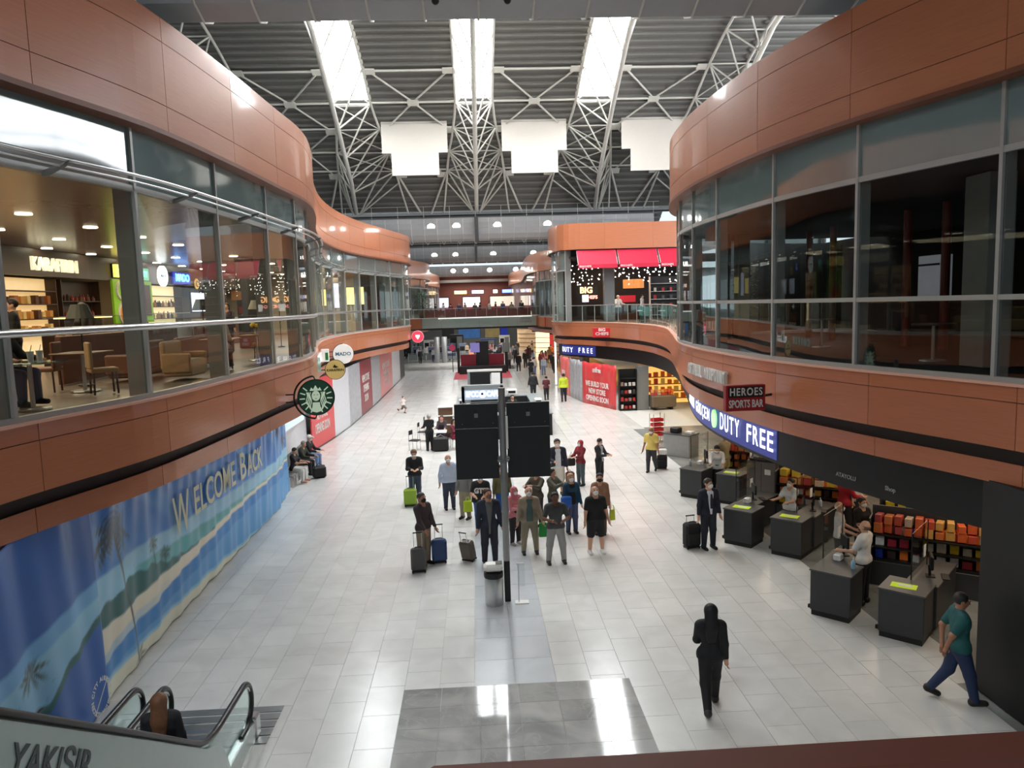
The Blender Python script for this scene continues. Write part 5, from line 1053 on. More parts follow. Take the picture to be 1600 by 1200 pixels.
    # head wear
    hp_ = [(HD((0, .010, .950)), HD((0, .002, .936)), .060, .056, 1)]; r2 = min(res, .016); fn = HD((0, -1, .885))-HD((0, 0, .885)); un = HD((0, 0, 1.885))-HD((0, 0, .885))
    hm = mat('hair_%d_%d_%d' % hc, S(*hc), .6, var=.3, scale=30)
    facecut = plane(HD((0, -.034, .96)), (fn*1.0-un*.45)); 
    if hair == 'short': garment('hair', hp_, hm, [plane(HD((0, -.03, .952)), fn-un*.55), plane(HD((0, 0, .905)), -un)], r=r2)
    elif hair == 'thin': garment('hair', [(HD((0, .012, .938)), HD((0, .010, .926)), .059, .055, 1)], hm, [plane(HD((0, -.012, .93)), fn), plane(HD((0, 0, .955)), un-fn*.25), plane(HD((0, 0, .90)), -un)], r=r2)
    elif hair in ('long', 'bun'):
        pr = list(hp_)
        if hair == 'long': pr += [(HD((0, .028, .94)), HD((0, .05, .80)), .058, .062, .8), (HD((0, .045, .82)), HD((0, .055, .70)), .062, .05, .7)]
        else: pr += [(HD((0, .075, .95)), HD((0, .078, .945)), .026, .026, 1)]
        garment('hair', pr, hm, [plane(HD((0, -.028, .95)), fn-un*.5)] if hair == 'bun' else [lambda X, Y, Z, p=HD((0, -.03, .95))*hs, n_=(fn-un*.35).normalized(): (X-p.x)*n_.x+(Y-p.y)*n_.y+(Z-p.z)*n_.z], r=r2)
    elif hair == 'cap':
        garment('cap', [(HD((0, .008, .955)), HD((0, .004, .95)), .062, .06, 1), (HD((0, -.05, .965)), HD((0, -.085, .958)), .03, .028, 1)], hm, [plane(HD((0, 0, .948)), -un)], r=r2)
    elif hair == 'hijab':
        c0 = HD((0, -.062, .928))*hs; garment('headscarf', [(HD((0, .010, .946)), HD((0, 0, .925)), .065, .064, 1), (HD((0, .004, .89)), T((0, .0, .80)), .055, .085, .85), (T((-.06, 0, .81)), T((.06, 0, .81)), .05, .05, .9)], hm, [lambda X, Y, Z: .042*hs-np.sqrt((X-c0.x)**2+((Y-c0.y)*.8)**2+((Z-c0.z)*.85)**2), plane(T((0, 0, .765)), -zaxis)], r=r2)
    if mask:
        c0 = HD((0, -.05, .905))*hs; garment('face_mask', [(HD((0, -.012, .908)), HD((0, -.028, .902)), .050, .040, 1), (HD((0, -.05, .922)), HD((0, -.06, .915)), .016, .016, 1)], cl('mask', mask), [lambda X, Y, Z: np.sqrt((X-c0.x)**2+(Y-c0.y)**2+((Z-c0.z)*1.15)**2)-.052*hs, plane(HD((0, -.014, .9)), -fn)], r=r2, k=.01)
    o['_h'] = 1; del o['_h']; HP = [tuple(Vector(pm)*hs) for _, pm, _, _ in HANDS]
    return o, [o.matrix_basis, HP]
def hand_w(P, i, x, y, rot, z=0.):
    c, s = math.cos(math.radians(rot)), math.sin(math.radians(rot)); q = P[1][1][i]; return (x+q[0]*c-q[1]*s, y+q[0]*s+q[1]*c, z+q[2])
def suitcase(x, y, rz, label, col, sz=(.4, .25, .58), handle=1.0, tilt=0., soft=False):
    t = thing('suitcase', label, 'suitcase', (x, y, 0), rz); m = mat('case_%d_%d_%d' % col, S(*col), .42 if not soft else .8, var=.1); w_, d_, h_ = sz; t.rotation_euler = (tilt, 0, rz)
    MB().box((0, 0, .06+h_/2), (w_, d_, h_), ch=.045).build('shell', m, t)
    if not soft:
        for i in range(4): MB().box((-w_*.3+w_*.2*i, -d_/2-.004, .06+h_/2), (.02, .012, h_*.82)).build('ridge', m, t.children[0])
    else:
        MB().box((0, -d_/2-.02, .06+h_*.36), (w_*.8, .06, h_*.5), ch=.02).build('pocket', m, t)
    for sx in (-1, 1):
        for sy in (-1, 1): MB().tube([(sx*w_*.4-.012, sy*d_*.36, .03), (sx*w_*.4+.012, sy*d_*.36, .03)], .03, 10).build('wheel', M_black, t)
        if handle > h_+.1: MB().tube([(sx*w_*.26, d_*.3, .06+h_-.02), (sx*w_*.26, d_*.3, handle)], .009, 6).build('handle_rod', M_steel, t)
    if handle > h_+.1: MB().tube([(-w_*.3, d_*.3, handle), (w_*.3, d_*.3, handle)], .016, 6).build('handle_grip', M_black, t)
    MB().tube([(-.08, 0, .06+h_), (-.07, 0, .09+h_), (.07, 0, .09+h_), (.08, 0, .06+h_)], .012, 6).build('carry_handle', M_black, t)
    MB().box((0, 0, .05), (w_*.9, d_*.85, .03)).build('base_plate', M_black, t); return t
def carrier(x, y, z, rz, label, col, sz=(.3, .12, .36)):
    t = thing('carrier_bag', label, 'bag', (x, y, z), rz); m = mat('bag_%d_%d_%d' % col, S(*col), .5, var=.1); w_, d_, h_ = sz
    V = [(-w_/2, -d_/2, 0), (w_/2, -d_/2, 0), (w_/2, d_/2, 0), (-w_/2, d_/2, 0), (-w_*.46, -d_*.3, h_), (w_*.46, -d_*.3, h_), (w_*.46, d_*.3, h_), (-w_*.46, d_*.3, h_)]
    link('bag_body', mesh('bag_body', V, [(3, 2, 1, 0), (4, 5, 6, 7), (0, 1, 5, 4), (1, 2, 6, 5), (2, 3, 7, 6), (3, 0, 4, 7)], m), t)
    for s in (-1, 1): MB().tube([(-.06, s*d_*.3, h_-.02), (-.035, s*.01, h_+.12), (.035, s*.01, h_+.12), (.06, s*d_*.3, h_-.02)], .008, 5).build('handle', m, t)
    return t
BLK = (26, 26, 28); NAVY = (30, 34, 52); JEAN = (58, 76, 108); GREY = (110, 110, 112); WH = (236, 238, 240)
G1 = 'travellers waiting around the display boards'
# walking woman seen from behind, right of the middle
person(3.53, 10.95, 172, 'woman with long black hair in black, walking away across the near floor', 1.74, (20, 20, 24), (22, 22, 26), 'walk', (-6, 6, 10, 0), (20, 4, 40, 20), 'long', (18, 16, 18), None, shoes=(46, 46, 48), res=.017, female=True, skin=0, stride=18)
person(7.45, 10.75, 75, 'man in teal polo shirt and jeans walking past the black wall, hands behind his back', 1.8, (22, 84, 84), (34, 50, 84), 'walk', (-34, 2, 26, 30), (-34, 2, 26, 30), 'short', (26, 22, 20), None, 'short', shoes=(34, 32, 32), bulk=1.1, res=.017, skin=2, headpitch=8, stride=17)
person(5.86, 18.35, 12, 'man in dark navy suit and tie with face mask beside a black suitcase', 1.85, (26, 30, 46), (26, 30, 44), 'stand', (2, 9, 6, 0), (4, 8, 8, 0), 'short', (70, 58, 50), WH, jacket='suit', res=.018, headyaw=25, inner=(222, 224, 230), tie=(30, 32, 44))
suitcase(5.45, 18.45, .2, 'black soft suitcase held by the man in the navy suit', BLK, (.42, .28, .62), .85, soft=True)
person(2.92, 18.4, 8, 'heavy man in black t-shirt and black shorts wearing a white mask', 1.76, (24, 24, 26), (26, 26, 30), 'stand', (8, 14, 10, 4), (8, 14, 10, 4), 'thin', (120, 90, 70), WH, 'short', 'shorts', (232, 232, 232), 1.28, group=G1, legsep=7, headpitch=-14)
person(1.82, 17.8, 4, 'man in dark grey polo with folded arms and light grey trousers', 1.8, (74, 76, 78), (150, 150, 148), 'stand', (28, 20, 62, 66), (30, 18, 60, 62), 'short', (24, 20, 20), None, 'short', shoes=(40, 38, 38), skin=3, group=G1, legsep=9, headpitch=-14)
person(1.22, 18.6, 2, 'older man in beige open shirt over grey-green top holding a green bag', 1.76, (168, 152, 132), (150, 138, 116), 'stand', (8, 12, 14, 0), (14, 12, 22, 0), 'thin', (200, 196, 190), WH, jacket='open', shoes=(36, 34, 34), bulk=1.15, group=G1, legsep=7, headpitch=-12, inner=(86, 112, 108))
carrier(1.56, 18.42, .5, .1, 'bright green carrier bag in the older man\'s hand', (30, 150, 60), (.22, .12, .36))
person(.88, 19.4, 30, 'woman in pink headscarf and pink checked tunic', 1.58, (206, 130, 140), (40, 36, 40), 'stand', (26, 4, 70, 26), (26, 4, 70, 26), 'hijab', (214, 120, 134), WH, jacket='long', female=True, group=G1, shoes=(190, 180, 176))
person(.16, 18.05, 8, 'bearded man in dark navy blazer over grey shirt pulling a brown suitcase', 1.9, (38, 44, 58), (40, 40, 48), 'stand', (6, 8, 10, 0), (2, 10, 10, 0), 'short', (70, 40, 36), (120, 92, 76), jacket='long', group=G1, skin=1, headyaw=18, headpitch=-10, inner=(96, 98, 96))
suitcase(-.36, 18.3, 2.6, 'brown tilted cabin case of the bearded man', (88, 76, 66), (.36, .24, .52), .86, tilt=-.28)
person(-1.5, 18.15, 50, 'man in dark brown vest and grey sleeves turned to the boards, between two cases', 1.84, (62, 48, 50), (140, 124, 104), 'stand', (24, 6, 22, 4), (8, 8, 14, 0), 'short', (60, 56, 54), BLK, group=G1, skin=2, headpitch=-6)
suitcase(-1.60, 17.6, .1, 'dark grey ridged cabin case in front of the man in the brown vest', (72, 70, 70), (.38, .24, .55), .98)
suitcase(-1.12, 18.2, .12, 'navy blue ridged cabin case beside the man in the brown vest', (34, 62, 108), (.38, .24, .56), .98)
person(-2.2, 24.2, 6, 'man in black sweater and jeans looking at his hands behind a lime suitcase', 1.78, (30, 30, 32), (62, 74, 92), 'stand', (30, 6, 62, 42), (30, 6, 62, 42), 'short', (120, 92, 66), WH, group=G1, headpitch=22)
suitcase(-2.33, 23.7, .05, 'lime green cabin case', (150, 184, 50), (.42, .26, .52), .98)
person(-1.03, 23.15, 10, 'man in loose light blue shirt and dark jeans with white mask', 1.76, (196, 208, 226), (52, 60, 76), 'stand', (-8, 14, 12, 10), (4, 10, 10, 0), 'thin', (120, 100, 92), WH, bulk=1.14, group=G1, headpitch=-8)
pg, _ = person(-.02, 20.75, -6, 'heavy man in black t-shirt with white print below the left board', 1.7, (26, 26, 28), (56, 92, 150), 'stand', (26, 12, 60, 44), (26, 12, 60, 44), 'short', (50, 40, 34), WH, 'short', bulk=1.34, group=G1, shoes=(50, 50, 54))
lettering('GTS', .2, M_white, pg, (0, -.215, 1.22), 0, .004, .012, width=.34, name='shirt_print')
person(-.5, 22.0, -30, 'person in grey long sleeves holding a lime bag below the left board', 1.7, (128, 124, 120), (150, 140, 120), 'stand', (4, 8, 8, 0), (4, 8, 8, 0), 'short', (60, 50, 40), WH, group=G1)
carrier(-.42, 21.55, .35, .2, 'lime yellow carrier bag standing below the left board', (190, 214, 40), (.26, .14, .32))
person(.62, 21.6, 12, 'person in olive jacket half hidden behind the display post', 1.72, (106, 100, 60), (40, 90, 160), 'stand', (4, 8, 8, 0), (4, 8, 8, 0), 'short', (40, 32, 30), WH, group=G1)
person(1.62, 21.0, -40, 'person in brown coat embracing a companion below the right board', 1.68, (84, 74, 62), (60, 62, 66), 'stand', (50, 10, 60, 40), (60, 10, 50, 30), 'short', (44, 34, 30), WH, group=G1)
person(2.08, 20.95, 55, 'person in olive shirt being embraced below the right board', 1.68, (92, 92, 78), (52, 56, 66), 'stand', (60, 12, 60, 40), (50, 10, 50, 30), 'short', (40, 32, 28), None, group=G1, skin=1)
person(2.52, 20.15, 12, 'blonde woman in teal jacket with a blue shoulder bag and white mask', 1.7, (32, 78, 104), (74, 84, 118), 'stand', (10, 8, 30, 14), (8, 8, 14, 0), 'long', (170, 140, 104), WH, jacket='open', female=True, group=G1, headpitch=-6, inner=(30, 30, 34))
t = thing('shoulder_bag', 'bright blue shoulder bag carried by the blonde woman', 'bag', (2.34, 19.86, .82), .2); bx('bag_body', (0, 0, .16), (.3, .12, .32), mat('bag_blue', S(24, 94, 190), .5), t, ch=.03); MB().tube([(-.12, 0, .3), (-.02, .06, .62), (.1, .03, .3)], .012, 6).build('strap', M_black, t)
person(3.3, 19.95, -8, 'woman in brown poncho with dark mask behind the man in black shorts', 1.72, (150, 110, 84), (120, 70, 56), 'stand', (6, 10, 12, 0), (6, 8, 10, 0), 'bun', (44, 32, 28), (40, 30, 30), jacket='long', female=True, bulk=1.15, group=G1)
carrier(3.62, 19.85, .42, .3, 'yellow-green carrier bag held by the woman in the poncho', (206, 222, 60), (.14, .1, .3))
person(2.6, 24.3, 4, 'man with white top, navy jacket and white shorts, wearing a mask', 1.92, (40, 42, 58), (222, 216, 204), 'stand', (26, 8, 60, 30), (2, 9, 8, 0), 'short', (52, 40, 34), WH, jacket='open', legs='shorts', shoes=(60, 58, 58), group=G1, inner=(226, 228, 234))
t = thing('backpack', 'dark backpack hanging from the hand of the man in white shorts', 'bag', (3.0, 24.2, .42), 0); bx('bag_body', (0, 0, .2), (.3, .18, .4), mat('pack_brown', S(96, 40, 40), .7), t, ch=.05); MB().tube([(-.06, 0, .38), (0, 0, .46), (.06, 0, .38)], .012, 6).build('handle', M_black, t)
person(3.55, 25.5, -52, 'woman in red headscarf and dark red jacket facing the man in the dark suit', 1.62, (128, 36, 44), (76, 88, 92), 'stand', (34, 4, 60, 20), (34, 4, 60, 20), 'hijab', (170, 50, 60), WH, jacket='short', female=True, shoes=(36, 36, 38), group=G1)
t = thing('handbag', 'black handbag of the woman in the red headscarf', 'bag', (3.22, 25.5, .72), .2); bx('bag_body', (0, 0, .14), (.28, .12, .28), M_black, t, ch=.03); MB().tube([(-.1, 0, .27), (0, 0, .5), (.1, 0, .27)], .01, 6).build('handle', M_black, t)
person(4.22, 25.5, 50, 'man in dark suit looking down at papers beside the woman in the red headscarf', 1.66, (36, 36, 42), (34, 34, 38), 'stand', (30, 6, 64, 40), (30, 6, 64, 40), 'short', (24, 20, 22), WH, jacket='suit', group=G1, headpitch=18, inner=(200, 200, 204))
person(6.47, 27.1, -28, 'man in yellow polo with cross-body bag pulling a black trolley', 1.72, (232, 204, 110), (56, 56, 62), 'walk', (-2, 12, 18, 0), (0, 8, 12, 0), 'thin', (90, 70, 60), WH, 'short', skin=2, headpitch=18, stride=10)
suitcase(6.98, 27.5, -.3, 'black trolley case with a white bag, behind the man in yellow', BLK, (.38, .25, .5), .8, soft=True)
tag(MB().box((6.98, 27.4, .70), (.3, .2, .22), -.3, ch=.04).build('plastic_bag', M_white), 'white plastic bag on the black trolley case', 'bag')
person(-4.61, 45.2, 70, 'child in white top and shorts running across the hall', 1.14, (226, 220, 214), (120, 110, 104), 'run', (-40, 8, 60, 0), (40, 8, 70, 0), 'short', (70, 56, 46), None, 'short', 'shorts', (40, 40, 40), res=.026)
person(5.6, 47.6, 176, 'worker in yellow high visibility vest walking away by the red hoarding', 1.86, (206, 224, 60), (34, 36, 44), 'walk', (4, 8, 10, 0), (6, 8, 10, 0), 'short', (30, 26, 26), None, res=.03, stride=12)
person(4.58, 48.8, 178, 'person in maroon shirt and black trousers walking away', 1.6, (92, 40, 50), (34, 32, 36), 'walk', (4, 8, 10, 0), (4, 8, 10, 0), 'short', (28, 24, 24), None, 'short', res=.03, stride=10)
person(3.8, 50.1, 176, 'broad person in black walking away past the cafe kiosk', 1.78, (34, 34, 38), (30, 30, 34), 'walk', (4, 14, 8, 0), (4, 14, 8, 0), 'short', (24, 22, 22), None, bulk=1.2, res=.03, stride=10)
person(4.62, 63, 176, 'slim person in black further along behind the broad one', 1.7, (34, 34, 38), (30, 30, 34), 'walk', (4, 8, 8, 0), (4, 12, 8, 0), 'short', (24, 22, 22), None, 'short', res=.035, stride=10)
# seated by the left wall
person(-7.05, 27.6, 80, 'seated woman in black top and white trousers using her phone', 1.68, (30, 28, 32), (228, 226, 222), 'sit', (40, 4, 50, 18), (40, 4, 50, 18), 'short', (34, 28, 26), None, 'short', shoes=(206, 150, 130), female=True, lean=6, headpitch=16, skin=0)
person(-7.05, 28.9, 78, 'seated person in dark green jacket with a dark bag', 1.72, (52, 56, 44), (48, 48, 50), 'sit', (30, 6, 54, 10), (30, 6, 54, 10), 'short', (150, 140, 128), None, lean=10, headpitch=10)
person(-7.05, 30.1, 80, 'seated person in white cap, black jacket and jeans', 1.74, (34, 34, 36), (120, 146, 186), 'sit', (30, 6, 50, 10), (30, 6, 50, 10), 'cap', (224, 220, 214), WH, lean=8)
t = thing('travel_bag', 'black travel bag on the floor at the seated people\'s feet', 'bag', (-6.25, 28.35, 0), .4); bx('bag_body', (0, 0, .24), (.5, .34, .46), M_black, t, ch=.06); MB().tube([(-.14, 0, .45), (0, 0, .58), (.14, 0, .45)], .014, 6).build('handle', M_black, t)
# woman on the escalator, seen from behind
person(-4.15, 9.02, 190, 'woman with long brown hair and black top riding the escalator', 1.66, (28, 28, 32), (34, 36, 46), 'stand', (8, 8, 12, 0), (30, 14, 26, -10), 'long', (112, 74, 48), None, female=True, res=.017, z=.08)
# cafe and restaurant people
person(-9.2, 15.2, -60, 'dark clothed person standing inside the left cafe by the first fin', 1.78, (24, 22, 22), (24, 22, 24), 'stand', hair='short', z=FZ, res=.026)
person(-9.0, 17.4, -40, 'dark clothed person talking before the bakery counter', 1.7, (34, 26, 24), (30, 26, 26), 'stand', (20, 8, 50, 10), (20, 8, 50, 10), hair='bun', female=True, z=FZ, res=.026)
person(-7.45, 11.9, 80, 'seated man in dark jacket and jeans at the nearest cafe table', 1.78, (40, 38, 40), (60, 74, 98), 'sit', (30, 10, 50, 10), (30, 10, 50, 10), 'short', (40, 34, 30), None, z=FZ, res=.022)
person(-6.2, 18.1, 185, 'seated woman in beige knit with her back to the hall by the left glass', 1.68, (196, 176, 158), (70, 60, 60), 'sit', (20, 8, 60, 10), (20, 8, 60, 10), 'long', (180, 160, 140), None, female=True, z=FZ, res=.022, bulk=1.1)
person(-7.6, 21.7, 160, 'person in mauve top sitting behind the long sofa', 1.7, (110, 70, 90), (50, 46, 56), 'sit', hair='short', z=FZ, res=.026)
person(-8.7, 26.4, 10, 'person in dark clothing near the orange lamps of the left cafe', 1.7, (60, 40, 50), (40, 40, 44), 'stand', hair='long', female=True, z=FZ, res=.028)
person(-7.2, 30.9, 20, 'waiter in white shirt by the pale lampshades', 1.76, (206, 196, 184), (40, 40, 44), 'stand', (20, 8, 60, 0), (20, 8, 60, 0), z=FZ, res=.028)
person(10.3, 52.9, 10, 'restaurant worker in white with cap behind the bar, left one', 1.74, (222, 220, 216), (40, 40, 44), 'stand', (30, 8, 60, 0), (30, 8, 60, 0), 'cap', (230, 228, 224), WH, z=FZ, res=.035)
person(12.0, 52.7, 60, 'restaurant worker in white standing further right', 1.76, (222, 220, 216), (60, 60, 64), 'stand', hair='short', mask=WH, z=FZ, res=.035)
# ================================================================ right ground floor: duty free shop and checkouts
M_counter = mat('charcoal_counter', S(54, 55, 57), .45, var=.08); M_ctop = mat('charcoal_top', S(74, 76, 78), .35, var=.12); M_plinth = mat('black_plinth', S(20, 20, 21), .5)
M_acr = glass('acrylic_sheet', (.93, .95, .95), .03, .6); M_lime = mat('lime_sticker', S(206, 240, 40), .5, var=.03, emit=S(206, 240, 40), es=.12); M_paper = mat('white_paper', S(240, 240, 238), .6, var=.02)
A45 = -PI/4
dsgn = ['nearest', 'middle', 'farthest']
def counter(x, y, label, dirx, wing=True, sticker=True):
    """end pedestal of a checkout, its corner to the aisle; wing runs back into the shop"""
    t = thing('checkout_counter', label, 'counter', (x, y, 0), A45, group='charcoal checkout counters')
    MB().box((0, .38, .52), (.78, .76, .82), ch=.008).build('body', M_counter, t); MB().box((0, .38, .06), (.74, .72, .12)).build('plinth', M_plinth, t.children[0]); MB().box((0, .38, .945), (.82, .8, .035), ch=.008).build('top', M_ctop, t)
    MB().box((-.42, .05, .16), (.05, .06, .08), ch=.01).build('bumper', M_black, t)
    if wing:
        MB().box((dirx*.2, 1.55, .5), (.46, 1.6, .78), ch=.008).build('desk_body', M_counter, t); MB().box((dirx*.16, 1.55, .905), (.58, 1.6, .035), ch=.008).build('desk_top', M_ctop, t)
    if sticker:
        s = thing('notice_sheet', 'lime and white notice sheet lying on the %s' % label.split(',')[0].replace('charcoal ', '').replace('left ', 'left ').strip(), 'notice', (x, y, .9635), A45+.12)
        bx('sheet', (0, .34, .002), (.44, .26, .004), M_lime, s); bx('print', (.02, .36, .005), (.24, .1, .002), M_paper, s)
    return t
def to_w(x, y, lx, ly): c, s = math.cos(A45), math.sin(A45); return x+lx*c-ly*s, y+lx*s+ly*c
def monitor(x, y, z, rz, label, lit=False):
    t = thing('till_monitor', label, 'monitor', (x, y, z), rz); bx('screen_case', (0, 0, .3), (.36, .05, .27), M_black, t, ch=.012); bx('screen', (0, -.027, .3), (.32, .006, .23), mat('screen_lit', S(196, 186, 160), .3, emit=S(196, 186, 160), es=.35) if lit else mat('screen_dark', S(22, 24, 28), .2), t)
    MB().tube([(0, .02, .01), (0, .03, .22)], .025, 8).build('stand', M_black, t); bx('foot', (0, .01, .008), (.2, .16, .016), M_black, t, ch=.004); bx('keyboard', (0, -.25, .012), (.34, .13, .022), M_black, t, ch=.004)
def acrylic(x, y, rz, label, wd=1.0, h=.95, z=.0):
    t = thing('acrylic_guard', label, 'guard', (x, y, z), rz); bx('sheet', (0, 0, h/2+.05), (wd, .008, h), M_acr, t)
    for s in (-1, 1): MB().tube([(s*wd/2, 0, 0), (s*wd/2, 0, h+.05)], .012, 6).build('post', M_black, t)
    bx('notice', (wd*.3, -.008, h*.4), (.16, .006, .24), M_paper, t)
def bottle(x, y, z, label, c=(150, 190, 214)):
    t = thing('pump_bottle', label, 'bottle', (x, y, z)); MB().lathe((0, 0, 0), [(.038, 0), (.042, .02), (.042, .15), (.018, .18)], 12).build('bottle_body', mat('gel_%d' % c[0], S(*c), .2, var=.05), t, True); MB().tube([(0, 0, .17), (0, 0, .23), (-.03, -.03, .23)], .009, 6).build('pump', M_white, t)
stations = [(6.9, 13.88, 7.72, 12.8), (6.66, 18.44, 7.53, 17.46), (6.82, 23.2, 7.74, 22.3)]
for i, (xa, ya, xb, yb) in enumerate(stations):
    n = dsgn[i]
    counter(xa, ya, 'left counter of the %s checkout, charcoal' % n, -1, sticker=(i == 1)); counter(xb, yb, 'right counter of the %s checkout, charcoal' % n, 1, sticker=True)
    m1 = to_w(xa, ya, -.16, 1.35); monitor(m1[0], m1[1], .923, A45+2.3, 'till monitor on the left desk of the %s checkout' % n, i == 0)
    m2 = to_w(xb, yb, .2, 1.3); monitor(m2[0], m2[1], .923, A45+PI*.6, 'till monitor on the right desk of the %s checkout' % n)
    g = to_w(xa, ya, -.42, 1.4); acrylic(g[0], g[1], A45+PI/2, 'clear acrylic guard on the left desk of the %s checkout' % n, 1.2, .9, .923)
    g = to_w(xb, yb, -.02, 1.35); acrylic(g[0], g[1], A45+PI/2, 'clear acrylic guard on the right desk of the %s checkout' % n, 1.2, .9, .923)
    p = to_w(xa, ya, -.16, .95); tag(bx('receipt_printer', (p[0], p[1], .995), (.15, .2, .13), M_paper, rz=A45, ch=.015), 'small white receipt printer on the %s checkout' % n, 'printer')
b = to_w(*stations[0][:2], .28, .5); bottle(b[0], b[1], .9635, 'blue hand gel pump bottle on the nearest checkout'); b = to_w(*stations[2][:2], -.25, .45); bottle(b[0], b[1], .9635, 'grey pump bottle on the farthest checkout', (170, 180, 186))
b = to_w(*stations[1][2:], .2, 1.8); bottle(b[0], b[1], .923, 'clear pump bottle beside the middle checkout till', (190, 206, 226))
# till display units packed with sweets
def till_display(x, y, rz, label, wd, lv, pal, glabel, group, seed, front=True):
    t = thing('display_stand', label, 'display', (x, y, 0), rz, group='sweet displays behind the checkouts'); h = .55+.32*len(lv)
    bx('base', (0, 0, .28), (wd, .5, .55), M_counter, t, ch=.01); bx('back_panel', (0, .24, h/2+.2), (wd, .04, h), M_counter, t)
    for s in (-1, 1): bx('side_panel', (s*wd/2, 0, h/2), (.03, .5, h), M_counter, t)
    for z in lv: bx('shelf_board', (0, .02, z), (wd, .46, .03), M_plinth, t)
    random.seed(seed); goods((x, y, 0), rz, wd, lv, pal, glabel, group, n=int(wd/.25), sz=(.19, .18, .2))
    c, s = math.cos(rz), math.sin(rz)
    # loose heap on the top shelf
OR = [(226, 104, 56), (232, 130, 70), (206, 84, 60), (236, 176, 96), (196, 84, 84), (214, 190, 170)]; MX = [(30, 60, 170), (200, 30, 40), (230, 226, 220), (240, 200, 40), (60, 40, 40), (180, 40, 60), (236, 120, 40)]; BW = [(20, 20, 22), (230, 228, 224), (40, 40, 44), (180, 170, 150), (120, 30, 40)]
till_display(9.7, 15.1, -.62, 'charcoal sweet display behind the nearest checkout', 2.3, (.58, .86, 1.14), MX+BW, 'sweet packet behind the nearest checkout', 'sweet packets, nearest display', 2)
goods((9.7, 15.1, 1.16), -.62, 2.3, (0, .2), OR, 'box heaped on the nearest display', 'orange boxes, nearest display', n=11, sz=(.18, .3, .2), jit=.6)
till_display(9.35, 19.85, -.62, 'charcoal sweet display behind the middle checkout', 2.0, (.58, .86, 1.14), MX+OR, 'sweet packet behind the middle checkout', 'sweet packets, middle display', 3)
goods((9.35, 19.85, 1.16), -.62, 2.0, (0, .2), OR+[(240, 200, 60)], 'box heaped on the middle display', 'orange boxes, middle display', n=6, sz=(.25, .3, .2), jit=.6)
till_display(9.45, 24.55, -.62, 'charcoal sweet display behind the farthest checkout', 2.0, (.58, .86, 1.14), MX+OR, 'sweet packet behind the farthest checkout', 'sweet packets, farthest display', 4)
goods((9.45, 24.55, 1.16), -.62, 2.0, (0, .2), OR, 'box heaped on the farthest display', 'orange boxes, farthest display', n=6, sz=(.25, .3, .2), jit=.6)
till_display(10.9, 16.9, -.62, 'low mixed goods display deeper in the shop', 2.2, (.58, .86, 1.14), MX+[(240, 206, 40)], 'goods pack deeper in the shop', 'mixed packs deeper in the shop', 6)
# brown pillar-like cabinet between the far checkouts
t = thing('tall_cabinet', 'tall bronze cabinet between the middle and farthest checkouts', 'cabinet', (8.6, 21.4, 0), A45); bx('body', (0, 0, .8), (.9, .7, 1.6), mat('bronze_laminate', S(96, 88, 82), .3, metal=.3), t, ch=.01); bx('door_line', (0, -.352, .8), (.01, .006, 1.5), M_black, t); bx('notice', (.2, -.356, 1.3), (.18, .006, .16), M_paper, t); bx('top_tray', (0, 0, 1.63), (.8, .6, .05), M_plinth, t)
goods((8.6, 21.4, 1.64), A45, .8, (.0,), [(240, 206, 40), (230, 226, 220)], 'pack on top of the bronze cabinet', 'packs on the bronze cabinet', n=4, sz=(.16, .2, .22))
# gondola shelves in the depth of the shop
for i, (x, y) in enumerate(((12.2, 13.2), (12.6, 20.0), (12.4, 25.5))):
    nm = ['first', 'second', 'third', 'fourth'][i]
    shelf_unit('gondola_shelf', 'dark shelf of goods deep in the duty free shop, %s from the black wall' % nm, (x, y, 0), -PI/2, 2.6, (.15, .55, .95, 1.35), 1.75, M_counter, depth=.4)
    random.seed(20+i); goods((x-.05, y, 0), -PI/2, 2.6, (.55, .95, 1.35), MX+OR+BW, 'pack on the %s deep shop shelf' % nm, 'packs on the %s deep shelf' % nm, n=5, sz=(.3, .2, .28))
t = thing('promotion_stand', 'bright orange and red lit promotion stand in the duty free shop', 'stand', (12.9, 16.2, 0), -1.2); bx('backdrop', (0, .2, 1.4), (2.0, .1, 2.2), mat('promo_orange', S(240, 120, 30), .4, emit=(1, .4, .05), es=.7), t); bx('red_panel', (-.6, .13, 1.5), (.6, .04, 1.8), mat('promo_red', S(220, 40, 36), .4, emit=(.9, .08, .05), es=.5), t); disc(.28, .05, M_white, t, 'round_logo', .08); t.children[-1].location.z = 1.6; bx('plinth_box', (0, -.2, .3), (1.8, .6, .6), M_white, t)
# small station with camera gear at the gap
t = thing('glass_counter', 'grey service counter under the far end of the duty free sign', 'counter', (8.1, 29.6, 0), A45); bx('body', (0, .4, .45), (1.2, .8, .9), mat('pale_grey_counter', S(150, 150, 148), .5), t, ch=.01); bx('top', (0, .4, .92), (1.26, .86, .04), M_ctop, t); bx('machine', (-.2, .35, 1.05), (.4, .35, .22), M_black, t, ch=.03); bx('machine_tray', (.35, .5, .98), (.3, .3, .08), M_white, t)
t = thing('basket_stand', 'red and white shopping basket stand at the shop entrance', 'stand', (8.15, 33.0, 0), .3)
for i in range(4):
    for s in (-1, 1): bx('basket_rim', (0, s*.15, .35+.22*i), (.5, .02, .14), mat('basket_red', S(206, 40, 44), .5), t); bx('basket_end', (s*.25, 0, .35+.22*i), (.02, .3, .14), mat('basket_red', S(206, 40, 44), .5), t)
    bx('basket_floor', (0, 0, .29+.22*i), (.5, .3, .015), mat('basket_red', S(206, 40, 44), .5), t)
for sx in (-1, 1):
    for sy in (-1, 1): MB().tube([(sx*.28, sy*.18, 0), (sx*.28, sy*.18, 1.3)], .014, 6).build('post', M_steel, t)
